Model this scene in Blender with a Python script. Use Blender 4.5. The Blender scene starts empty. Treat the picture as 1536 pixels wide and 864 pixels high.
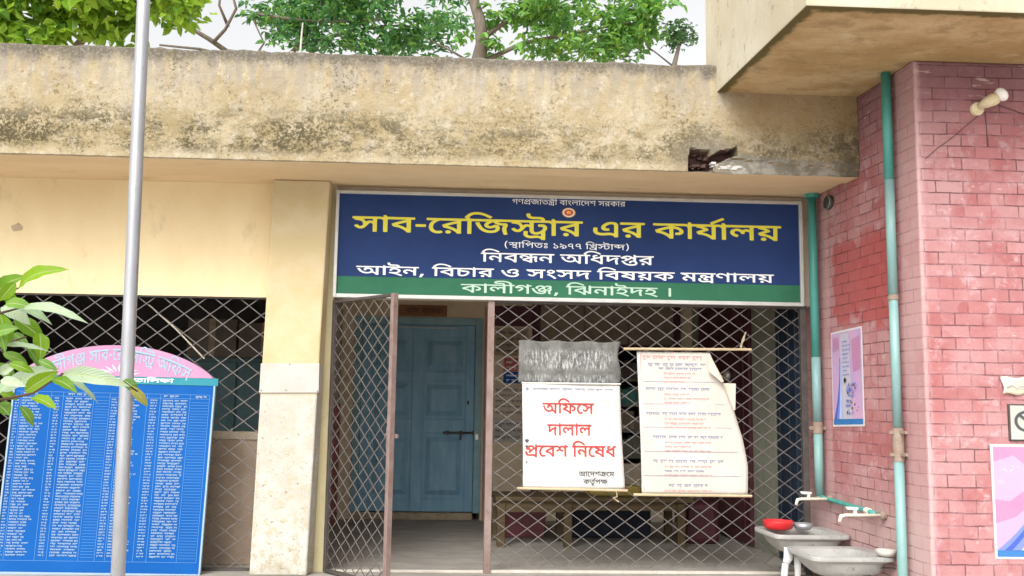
import bpy, bmesh, math, random
from mathutils import Vector, Matrix, noise as mnoise

# ------------------------------------------------------------------ camera, sky, sun, exposure
S = bpy.context.scene
COL = S.collection
R = math.radians
cam = bpy.data.cameras.new('camera'); cam_o = bpy.data.objects.new('camera', cam); COL.objects.link(cam_o)
cam.sensor_width = 36; cam.lens = 36 * 1400 / 1536; cam.clip_start = .05; cam.clip_end = 2000
_r = Vector((.99865091, -.04989134, .01439522)); _u = Vector((-.02021981, -.11828366, .99277396)); _f = Vector((.04782811, .99172568, .11913288))
cam_o.matrix_world = Matrix(((_r.x, _u.x, -_f.x, 0), (_r.y, _u.y, -_f.y, 0), (_r.z, _u.z, -_f.z, 1.62), (0, 0, 0, 1)))
S.camera = cam_o
W = bpy.data.worlds.new('World'); S.world = W; W.use_nodes = True
wn = W.node_tree; bg = wn.nodes['Background']
sky = wn.nodes.new('ShaderNodeTexSky'); sky.sky_type = 'NISHITA'; sky.sun_disc = False
SUN_EL = 46; SUN_AZ = 205          # the sun stands behind the photographer, a little to the left, veiled by cloud
sky.sun_elevation = R(SUN_EL); sky.sun_rotation = R(SUN_AZ)
sky.dust_density = 6; sky.air_density = 1.2; sky.ozone_density = 1
hs = wn.nodes.new('ShaderNodeHueSaturation'); hs.inputs['Saturation'].default_value = .06
wn.links.new(sky.outputs[0], hs.inputs['Color']); wn.links.new(hs.outputs[0], bg.inputs['Color'])
bg.inputs['Strength'].default_value = .15
sun = bpy.data.lights.new('sun', 'SUN'); sun.energy = .5; sun.angle = R(35); sun.color = (1, .96, .9)
sun_o = bpy.data.objects.new('sun', sun); COL.objects.link(sun_o)
_sd = Vector((math.sin(R(SUN_AZ)) * math.cos(R(SUN_EL)), math.cos(R(SUN_AZ)) * math.cos(R(SUN_EL)), math.sin(R(SUN_EL))))
sun_o.rotation_euler = _sd.to_track_quat('Z', 'Y').to_euler(); sun_o.location = (-3, -6, 12)
S.view_settings.view_transform = 'Standard'; S.view_settings.look = 'None'
S.view_settings.exposure = 1.0; S.view_settings.gamma = 1; S.view_settings.use_curve_mapping = False

# ------------------------------------------------------------------ building frame (its side walls run 4 degrees off square)
TS = -.068814
def P(u, Y, z): return Vector((u + Y * TS, Y, z))
rnd = random.Random(11)

class MB:
    """collects faces in building coordinates (u along the facade, Y into depth, z up)"""
    def __init__(s, world=False): s.v = []; s.f = []; s.world = world
    def poly(s, pts): n = len(s.v); s.v += [tuple(p) for p in pts]; s.f.append(tuple(range(n, n + len(pts)))); return s
    def box(s, u0, u1, Y0, Y1, z0, z1):
        n = len(s.v)
        s.v += [(u0, Y0, z0), (u1, Y0, z0), (u1, Y1, z0), (u0, Y1, z0), (u0, Y0, z1), (u1, Y0, z1), (u1, Y1, z1), (u0, Y1, z1)]
        for q in ((0, 3, 2, 1), (4, 5, 6, 7), (0, 1, 5, 4), (1, 2, 6, 5), (2, 3, 7, 6), (3, 0, 4, 7)): s.f.append(tuple(n + i for i in q))
        return s
    def hexa(s, b, t):
        n = len(s.v); s.v += list(b) + list(t)
        for q in ((0, 3, 2, 1), (4, 5, 6, 7), (0, 1, 5, 4), (1, 2, 6, 5), (2, 3, 7, 6), (3, 0, 4, 7)): s.f.append(tuple(n + i for i in q))
        return s
    def prism(s, pts, Y0, Y1):
        """outline in (u, z), counter-clockwise seen from the street"""
        n = len(s.v); k = len(pts)
        s.v += [(p[0], Y0, p[1]) for p in pts] + [(p[0], Y1, p[1]) for p in pts]
        s.f.append(tuple(range(n, n + k))); s.f.append(tuple(range(n + 2 * k - 1, n + k - 1, -1)))
        for i in range(k): j = (i + 1) % k; s.f.append((n + j, n + i, n + k + i, n + k + j))
        return s
    def tube(s, path, r, n=10, caps=True):
        path = [Vector(p) for p in path]; rs = r if isinstance(r, (list, tuple)) else [r] * len(path)
        base = len(s.v); up = None
        for i, p in enumerate(path):
            a = path[max(i - 1, 0)]; b = path[min(i + 1, len(path) - 1)]; d = (b - a).normalized()
            if up is None: up = d.orthogonal().normalized()
            x = (up - d * up.dot(d)).normalized(); y = d.cross(x); up = x
            for k in range(n):
                t = 2 * math.pi * k / n; q = p + (x * math.cos(t) + y * math.sin(t)) * rs[i]; s.v.append(tuple(q))
        for i in range(len(path) - 1):
            for k in range(n):
                a = base + i * n + k; b = base + i * n + (k + 1) % n
                s.f.append((a, b, b + n, a + n))
        if caps:
            s.f.append(tuple(base + k for k in range(n - 1, -1, -1))); e = base + (len(path) - 1) * n; s.f.append(tuple(e + k for k in range(n)))
        return s
    def bar(s, a, b, w, t, nrm):
        """flat strip from a to b, w wide, t thick along nrm"""
        a = Vector(a); b = Vector(b); nrm = Vector(nrm).normalized(); d = (b - a).normalized(); x = d.cross(nrm).normalized() * w / 2; y = nrm * t / 2
        return s.hexa([tuple(q) for q in (a - x - y, a + x - y, a + x + y, a - x + y)], [tuple(q) for q in (b - x - y, b + x - y, b + x + y, b - x + y)])
    def rings(s, rings, cap0=False, cap1=False):
        n0 = len(s.v); k = len(rings[0])
        for r in rings: s.v += [tuple(p) for p in r]
        for i in range(len(rings) - 1):
            for j in range(k):
                a = n0 + i * k + j; b = n0 + i * k + (j + 1) % k; s.f.append((a, b, b + k, a + k))
        if cap0: s.f.append(tuple(n0 + j for j in range(k - 1, -1, -1)))
        if cap1: s.f.append(tuple(n0 + (len(rings) - 1) * k + j for j in range(k)))
        return s
    def grid(s, fn, nu, nv):
        n0 = len(s.v)
        for j in range(nv + 1):
            for i in range(nu + 1): s.v.append(tuple(fn(i / nu, j / nv)))
        for j in range(nv):
            for i in range(nu):
                a = n0 + j * (nu + 1) + i; s.f.append((a, a + 1, a + nu + 2, a + nu + 1))
        return s
    def build(s, name, mat, parent=None, smooth=False, bevel=0, base=None, uvs=None, recalc=True):
        root = parent
        while root is not None and root.parent: root = root.parent
        if base is None: base = root['_b'] if root is not None else None
        cs = [Vector(p) if s.world else P(*p) for p in s.v]
        if base is None:
            base = Vector((sum(c.x for c in cs) / len(cs), sum(c.y for c in cs) / len(cs), min(c.z for c in cs)))
        base = Vector(base)
        me = bpy.data.meshes.new(name); me.from_pydata([c - base for c in cs], [], s.f)
        if recalc:
            bm = bmesh.new(); bm.from_mesh(me); bmesh.ops.recalc_face_normals(bm, faces=bm.faces); bm.to_mesh(me); bm.free()
        uv = me.uv_layers.new(name='metres')
        for p in me.polygons:
            nn = p.normal; ax = max(range(3), key=lambda i: abs(nn[i]))
            for li in p.loop_indices:
                vi = me.loops[li].vertex_index
                if uvs: uv.data[li].uv = uvs[vi]; continue
                c = s.v[vi]
                uv.data[li].uv = ((c[1], c[2]), (c[0], c[2]), (c[0], c[1]))[ax]
        if smooth:
            for p in me.polygons: p.use_smooth = True
        if mat: me.materials.append(mat)
        o = bpy.data.objects.new(name, me); COL.objects.link(o)
        if parent is not None: o.parent = parent
        else: o.location = base; o['_b'] = tuple(base)
        if bevel:
            m = o.modifiers.new('edge', 'BEVEL'); m.width = bevel; m.segments = 2; m.limit_method = 'ANGLE'; m.angle_limit = R(50)
        return o

def tag(o, label=None, cat=None, group=None, kind=None):
    if label: o['label'] = label
    if cat: o['category'] = cat
    if group: o['group'] = group
    if kind: o['kind'] = kind
    return o
def thing(name, label, cat, base, group=None, world=False):
    o = bpy.data.objects.new(name, None); COL.objects.link(o); b = Vector(base) if world else P(*base)
    o.location = b; o['_b'] = tuple(b); o.empty_display_size = .1
    return tag(o, label, cat, group)
def copy_tree(o, parent=None):
    c = o.copy(); COL.objects.link(c); c.parent = parent
    for ch in list(o.children): copy_tree(ch, c)
    return c

# ------------------------------------------------------------------ materials
class NT:
    def __init__(s, name):
        s.m = bpy.data.materials.new(name); s.m.use_nodes = True; s.t = s.m.node_tree; s.n = s.t.nodes; s.l = s.t.links
        s.b = s.n['Principled BSDF']; s._uv = None
    def put(s, sock, v):
        if hasattr(v, 'is_output') or isinstance(v, bpy.types.NodeSocket): s.l.new(v, sock)
        else: sock.default_value = v
    def uv(s):
        if not s._uv: s._uv = s.n.new('ShaderNodeUVMap').outputs[0]
        return s._uv
    def xy(s):
        x = s.n.new('ShaderNodeSeparateXYZ'); s.l.new(s.uv(), x.inputs[0]); return x.outputs[0], x.outputs[1]
    def obj(s): return s.n.new('ShaderNodeTexCoord').outputs['Object']
    def island(s): return s.n.new('ShaderNodeNewGeometry').outputs['Random Per Island']
    def scale(s, v, sc, off=(0, 0, 0)):
        m = s.n.new('ShaderNodeMapping'); m.inputs['Scale'].default_value = sc; m.inputs['Location'].default_value = off; s.l.new(v, m.inputs[0]); return m.outputs[0]
    def noise(s, sc, det=4, rough=.6, v=None, dist=0):
        t = s.n.new('ShaderNodeTexNoise'); t.inputs['Scale'].default_value = sc; t.inputs['Detail'].default_value = det; t.inputs['Roughness'].default_value = rough; t.inputs['Distortion'].default_value = dist
        s.l.new(v if v is not None else s.uv(), t.inputs['Vector']); return t.outputs[0]
    def step(s, x, a, b):
        m = s.n.new('ShaderNodeMapRange'); m.interpolation_type = 'SMOOTHSTEP'; s.put(m.inputs[0], x); m.inputs[1].default_value = min(a, b); m.inputs[2].default_value = max(a, b)
        m.inputs[3].default_value = 0 if a < b else 1; m.inputs[4].default_value = 1 if a < b else 0; return m.outputs[0]
    def op(s, o, a, b=0.):
        m = s.n.new('ShaderNodeMath'); m.operation = o; s.put(m.inputs[0], a); s.put(m.inputs[1], b); return m.outputs[0]
    def mul(s, *a):
        r = a[0]
        for x in a[1:]: r = s.op('MULTIPLY', r, x)
        return r
    def mix(s, f, a, b):
        m = s.n.new('ShaderNodeMix'); m.data_type = 'RGBA'; s.put(m.inputs[0], f)
        for k, v in ((6, a), (7, b)): s.put(m.inputs[k], v if not isinstance(v, tuple) else (*v, 1))
        return m.outputs[2]
    def bump(s, h, st=.5, d=.01):
        b = s.n.new('ShaderNodeBump'); b.inputs['Strength'].default_value = st; b.inputs['Distance'].default_value = d; s.l.new(h, b.inputs['Height']); s.l.new(b.outputs[0], s.b.inputs['Normal']); return b
    def out(s, c, rough=.8, metal=0., spec=.3):
        s.put(s.b.inputs['Base Color'], c if not isinstance(c, tuple) else (*c, 1)); s.put(s.b.inputs['Roughness'], rough); s.b.inputs['Metallic'].default_value = metal
        s.b.inputs['Specular IOR Level'].default_value = spec; return s.m

def worn(name, c1, c2, dirt=(.1, .08, .05), sc=6, dirt_amt=.5, rough=.8, bump=.3, metal=0, spec=.3, stretch=(1, 1, 1), fine=60):
    n = NT(name); v = n.scale(n.uv(), stretch)
    a = n.noise(sc, 5, .6, v); b = n.noise(sc * 2.7, 6, .7, n.scale(n.uv(), stretch, (7, 3, 1)))
    c = n.mix(n.step(a, .35, .68), c1, c2)
    c = n.mix(n.mul(n.step(b, .56, .74), dirt_amt), c, dirt)
    f = n.noise(fine, 3, .7)
    c = n.mix(n.mul(n.step(f, .55, .8), .25 * min(1, dirt_amt * 2)), c, dirt)
    n.bump(n.op('ADD', n.mul(b, .6), n.mul(f, .4)), bump, .006)
    return n.out(c, rough, metal, spec)

def mat_parapet():
    n = NT('stained cream plaster'); u, z = n.xy()
    big = n.noise(2.2, 5, .6); med = n.noise(9, 6, .7); fine = n.noise(46, 5, .75); spk = n.noise(120, 3, .7)
    streak = n.noise(7, 5, .65, n.scale(n.uv(), (1.6, .22, 1)))
    c = n.mix(n.step(big, .38, .62), (.355, .285, .17), (.405, .345, .235))
    c = n.mix(n.mul(n.step(med, .48, .66), .7), c, (.485, .44, .355))
    c = n.mix(n.mul(n.step(n.noise(13, 6, .75, n.scale(n.uv(), (1, 1, 1), (2, 6, 0))), .52, .66), .75), c, (.27, .20, .10))
    c = n.mix(n.mul(n.step(fine, .52, .68), .55), c, (.21, .145, .06))
    c = n.mix(n.mul(n.step(n.noise(30, 5, .7, n.scale(n.uv(), (1, 1, 1), (5, 1, 0))), .56, .70), .6), c, (.55, .49, .38))
    # grey washed streaks running down from the coping
    top = n.mul(n.step(n.op('ADD', z, n.mul(n.op('SUBTRACT', med, .5), .3)), 3.58, 3.95), n.step(streak, .40, .58))
    c = n.mix(n.mul(top, .85), c, (.29, .255, .21))
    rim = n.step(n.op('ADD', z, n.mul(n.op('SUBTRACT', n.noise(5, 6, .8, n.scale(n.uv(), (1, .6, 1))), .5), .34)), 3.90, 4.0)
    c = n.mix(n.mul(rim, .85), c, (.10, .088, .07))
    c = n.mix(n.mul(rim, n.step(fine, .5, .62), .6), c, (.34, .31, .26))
    # dark algae band low on the face
    band = n.mul(n.step(z, 3.26, 3.34), n.step(z, 3.70, 3.46))
    wob = n.noise(2.0, 7, .8, n.scale(n.uv(), (.8, 1.5, 1), (3, 9, 0)))
    sp = n.step(n.op('ADD', n.mul(fine, .55), n.mul(med, .45)), .44, .53)
    left = n.op('ADD', .78, n.mul(n.step(u, .8, -1.0), .22))
    c = n.mix(n.mul(band, n.step(n.noise(5, 5, .7, n.scale(n.uv(), (1, 1, 1), (11, 5, 0))), .42, .58), .6), c, (.23, .18, .09))
    c = n.mix(n.mul(band, n.step(wob, .42, .54), sp, left, .96), c, (.075, .06, .03))
    c = n.mix(n.mul(n.step(n.noise(2.6, 7, .8, n.scale(n.uv(), (1, .8, 1), (6, 2, 0))), .48, .60), n.step(n.noise(34, 6, .8, n.scale(n.uv(), (1, 1, 1), (1, 5, 0))), .50, .58), .8), c, (.10, .082, .045))
    c = n.mix(n.mul(n.step(spk, .56, .68), n.step(med, .38, .6), .6), c, (.11, .088, .05))
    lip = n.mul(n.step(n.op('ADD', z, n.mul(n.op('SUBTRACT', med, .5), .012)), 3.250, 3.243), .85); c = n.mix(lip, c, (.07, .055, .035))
    # the cracked, soot-stained corner under the porch
    du = n.op('SUBTRACT', u, 2.12); dz = n.op('SUBTRACT', z, 3.36)
    rr = n.op('SQRT', n.op('ADD', n.mul(du, du, 2.2), n.mul(dz, dz, 5)))
    rr = n.op('ADD', rr, n.mul(n.op('SUBTRACT', med, .5), .55))
    c = n.mix(n.mul(n.step(rr, .5, .1), .75), c, (.19, .165, .13))
    low = n.mul(n.step(n.op('SUBTRACT', n.op('ADD', z, n.mul(n.op('SUBTRACT', med, .5), .12)), n.mul(n.op('SUBTRACT', 3.2, u), .05)), 3.35, 3.30), n.step(u, 2.15, 2.3))
    c = n.mix(n.mul(low, .8), c, n.mix(n.step(med, .42, .58), (.15, .145, .12), (.30, .29, .26)))
    wet = n.mul(n.step(u, 3.0, 3.2), n.step(n.op('ADD', med, n.mul(n.op('SUBTRACT', 3.6, z), .5)), .45, .6))
    c = n.mix(n.mul(wet, .8), c, (.10, .085, .055))
    brown = n.mul(n.step(u, 2.15, 2.5), n.step(n.op('ADD', z, n.mul(med, .2)), 3.58, 3.75))
    c = n.mix(n.mul(brown, .6), c, (.32, .215, .10))
    n.bump(n.op('ADD', n.mul(fine, .5), n.op('ADD', n.mul(med, .5), n.mul(spk, .3))), .8, .014)
    return n.out(c, .92, 0, .15)

def mat_brick(name, side):
    n = NT(name); u, z = n.xy()
    wob = n.n.new('ShaderNodeTexNoise'); wob.inputs['Scale'].default_value = 5; wob.inputs['Detail'].default_value = 3; n.l.new(n.uv(), wob.inputs[0])
    va = n.n.new('ShaderNodeVectorMath'); va.operation = 'SUBTRACT'; n.l.new(wob.outputs[1], va.inputs[0]); va.inputs[1].default_value = (.5, .5, .5)
    vs = n.n.new('ShaderNodeVectorMath'); vs.operation = 'SCALE'; n.l.new(va.outputs[0], vs.inputs[0]); vs.inputs['Scale'].default_value = .016
    vv = n.n.new('ShaderNodeVectorMath'); vv.operation = 'ADD'; n.l.new(n.scale(n.uv(), (1, 1, 1), (.04, .02, 0)), vv.inputs[0]); n.l.new(vs.outputs[0], vv.inputs[1])
    br = n.n.new('ShaderNodeTexBrick'); n.l.new(vv.outputs[0], br.inputs['Vector'])
    br.inputs['Scale'].default_value = 1; br.inputs['Brick Width'].default_value = .178 if not side else .19; br.inputs['Row Height'].default_value = .0765
    br.inputs['Mortar Size'].default_value = .0042; br.inputs['Mortar Smooth'].default_value = .25; br.inputs['Bias'].default_value = -.1
    br.squash = 1.0; br.offset = .5
    br.inputs['Color1'].default_value = (.33, .115, .115, 1); br.inputs['Color2'].default_value = (.41, .19, .19, 1); br.inputs['Mortar'].default_value = (.35, .15, .165, 1)
    mort = br.outputs['Fac']
    big = n.noise(1.7, 5, .6); med = n.noise(8, 6, .7); fine = n.noise(60, 4, .7)
    sn = n.n.new('ShaderNodeVectorMath'); sn.operation = 'SNAP'; n.l.new(vv.outputs[0], sn.inputs[0]); sn.inputs[1].default_value = (.19 if side else .178, .0765, 1)
    per = n.noise(7.3, 2, .5, sn.outputs[0]); per2 = n.noise(5.1, 2, .5, n.scale(sn.outputs[0], (1, 1, 1), (3, 8, 0)))
    c = br.outputs['Color']
    c = n.mix(n.mul(n.step(per, .50, .66), .42), c, (.38, .125, .118)); c = n.mix(n.mul(n.step(per2, .52, .68), .34), c, (.48, .31, .31))
    c = n.mix(n.mul(n.step(big, .40, .62), .65), c, (.44, .26, .26))
    c = n.mix(n.mul(n.step(med, .53, .68), .65), c, (.50, .34, .35))
    c = n.mix(n.mul(n.step(n.noise(5, 6, .7, n.scale(n.uv(), (1, 1, 1), (4, 8, 0))), .54, .70), .6), c, (.34, .095, .10))
    c = n.mix(n.mul(n.step(fine, .55, .72), .45), c, (.20, .08, .09))
    c = n.mix(n.mul(n.step(n.noise(22, 5, .75, n.scale(n.uv(), (.6, 1.4, 1), (1, 7, 0))), .60, .70), .55), c, (.56, .43, .43))
    # dirt and the canopy's shade, painted in together at the wall top
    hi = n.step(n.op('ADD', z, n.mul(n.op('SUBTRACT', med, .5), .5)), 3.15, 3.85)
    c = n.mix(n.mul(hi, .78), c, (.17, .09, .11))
    flake = n.mul(n.step(z, 3.5, 3.7), n.step(n.noise(9, 4, .6, n.scale(n.uv(), (.5, 2.2, 1), (2, 2, 0))), .60, .66)); c = n.mix(n.mul(flake, .7), c, (.52, .40, .36))
    if side:
        # a brighter repainted patch, and bare smooth plaster towards the street corner and the gate end
        e = n.mul(n.op('SUBTRACT', n.op('ADD', n.mul(med, .3), n.mul(per, .9)), .6), .5); zz = n.op('ADD', z, e); yy = n.op('ADD', u, n.mul(e, .6))
        pt = n.mul(n.step(zz, 2.14, 2.26), n.step(zz, 2.88, 2.76), n.step(yy, 5.98, 6.0), n.step(yy, 6.88, 6.82))
        c = n.mix(n.mul(pt, .8), c, (.36, .07, .065))
        edge = n.op('MAXIMUM', n.step(u, 5.93, 5.86), n.step(u, 6.90, 6.96))
        c = n.mix(n.mul(edge, .6), c, (.48, .30, .295))
        low = n.step(zz, 1.05, .8); c = n.mix(n.mul(low, .55), c, (.50, .375, .355))
        keep = n.op('SUBTRACT', 1, n.mul(edge, .6))
    else:
        edge = n.mul(n.step(n.op('ADD', u, n.mul(n.op('SUBTRACT', med, .5), .05)), 3.28, 3.235), n.op('ADD', .35, n.mul(big, .9))); c = n.mix(n.mul(edge, .8), c, (.55, .37, .37))
        keep = n.op('SUBTRACT', 1, edge)
    show = n.op('ADD', .08, n.mul(n.step(n.noise(4.3, 4, .7, n.scale(n.uv(), (1, 1, 1), (9, 2, 0))), .42, .60), .85))
    mm = n.mul(mort, show, keep)
    c = n.mix(n.mul(mm, .85), c, (.11, .045, .05))
    n.bump(n.op('SUBTRACT', n.op('ADD', n.mul(med, .4), n.op('ADD', n.mul(fine, .3), n.mul(per, .5))), n.mul(mort, keep, .9)), .8, .012)
    return n.out(c, .85, 0, .2)

def mat_near(name, c1, c2, c3, trans, rough):
    n = NT(name); r = n.island(); x, y = n.xy()
    c = n.mix(n.step(r, .0, .55), c1, c2); c = n.mix(n.step(r, .62, 1.), c, c3)
    d = n.op('ABSOLUTE', n.op('SUBTRACT', y, .5))
    w = n.op('SINE', n.op('SUBTRACT', n.mul(x, 70.), n.mul(d, 34.)))
    c = n.mix(n.mul(n.step(w, .55, .95), .22), c, (.05, .12, .01)); bl = n.noise(9, 5, .7, n.scale(n.obj(), (4, 4, 4)))
    c = n.mix(n.mul(n.step(bl, .55, .7), .35), c, (.26, .30, .05)); c = n.mix(n.mul(n.step(d, .055, .025), .7), c, (.46, .52, .22))
    n.out(c, rough, 0, .35); n.bump(n.op('ADD', n.mul(w, .3), n.step(d, .0, .08)), .35, .004)
    tr = n.n.new('ShaderNodeBsdfTranslucent'); n.l.new(c, tr.inputs[0]); mx = n.n.new('ShaderNodeMixShader'); mx.inputs[0].default_value = trans
    n.l.new(n.b.outputs[0], mx.inputs[1]); n.l.new(tr.outputs[0], mx.inputs[2]); n.l.new(mx.outputs[0], n.n['Material Output'].inputs[0]); return n.m

def mat_tarp():
    n = NT('grey tarpaulin'); u, z = n.xy()
    a = n.noise(7, 6, .75, n.scale(n.uv(), (1.2, .9, 1))); b = n.noise(26, 5, .8, n.scale(n.uv(), (2.6, .6, 1))); f = n.noise(70, 3, .7)
    c = n.mix(n.step(a, .35, .65), (.09, .088, .08), (.17, .168, .155))
    mid = n.op('MAXIMUM', n.mul(n.step(z, 1.84, 1.88), n.step(z, 2.02, 1.98)), n.mul(n.step(z, 1.83, 1.80), .8)); inn = n.mul(n.step(u, .90, 1.0), n.step(u, 1.66, 1.56))
    c = n.mix(n.mul(mid, inn, n.step(b, .47, .60), .8), c, (.47, .48, .48)); c = n.mix(n.mul(n.step(f, .55, .7), .4), c, (.05, .05, .045))
    n.bump(n.op('ADD', a, n.mul(b, .5)), .7, .01); return n.out(c, .55, 0, .3)

def mat_under():
    n = NT('stained porch ceiling'); u, y = n.xy()
    a = n.noise(1.6, 6, .65, n.scale(n.uv(), (.8, 1.3, 1))); b = n.noise(5, 7, .75, n.scale(n.uv(), (.85, 1.3, 1), (3, 1, 0))); f = n.noise(50, 4, .7)
    c = n.mix(n.step(a, .38, .62), (.37, .245, .11), (.50, .365, .20)); c = n.mix(n.mul(n.step(b, .48, .64), .75), c, (.29, .20, .10))
    c = n.mix(n.mul(n.step(n.noise(3.3, 6, .7, n.scale(n.uv(), (.8, 1.4, 1), (8, 4, 0))), .55, .68), .6), c, (.55, .44, .29))
    c = n.mix(n.mul(n.step(f, .55, .7), .35), c, (.16, .11, .055))
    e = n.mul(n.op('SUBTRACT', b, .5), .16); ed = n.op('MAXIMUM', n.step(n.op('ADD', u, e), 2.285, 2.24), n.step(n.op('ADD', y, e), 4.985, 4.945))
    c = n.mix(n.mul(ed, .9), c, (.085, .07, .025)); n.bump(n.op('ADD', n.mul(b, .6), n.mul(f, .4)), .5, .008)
    return n.out(c, .92, 0, .15)

def mat_leaf(name, c1, c2, c3, trans=.4, rough=.45):
    n = NT(name); r = n.island()
    c = n.mix(n.step(r, .0, .55), c1, c2); c = n.mix(n.step(r, .62, 1.), c, c3)
    n.out(c, rough, 0, .35)
    tr = n.n.new('ShaderNodeBsdfTranslucent'); n.l.new(c, tr.inputs[0]); mx = n.n.new('ShaderNodeMixShader'); mx.inputs[0].default_value = trans
    n.l.new(n.b.outputs[0], mx.inputs[1]); n.l.new(tr.outputs[0], mx.inputs[2]); n.l.new(mx.outputs[0], n.n['Material Output'].inputs[0]); return n.m

def plain(name, c, rough=.6, metal=0., spec=.4): return NT(name).out(c, rough, metal, spec)

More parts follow.
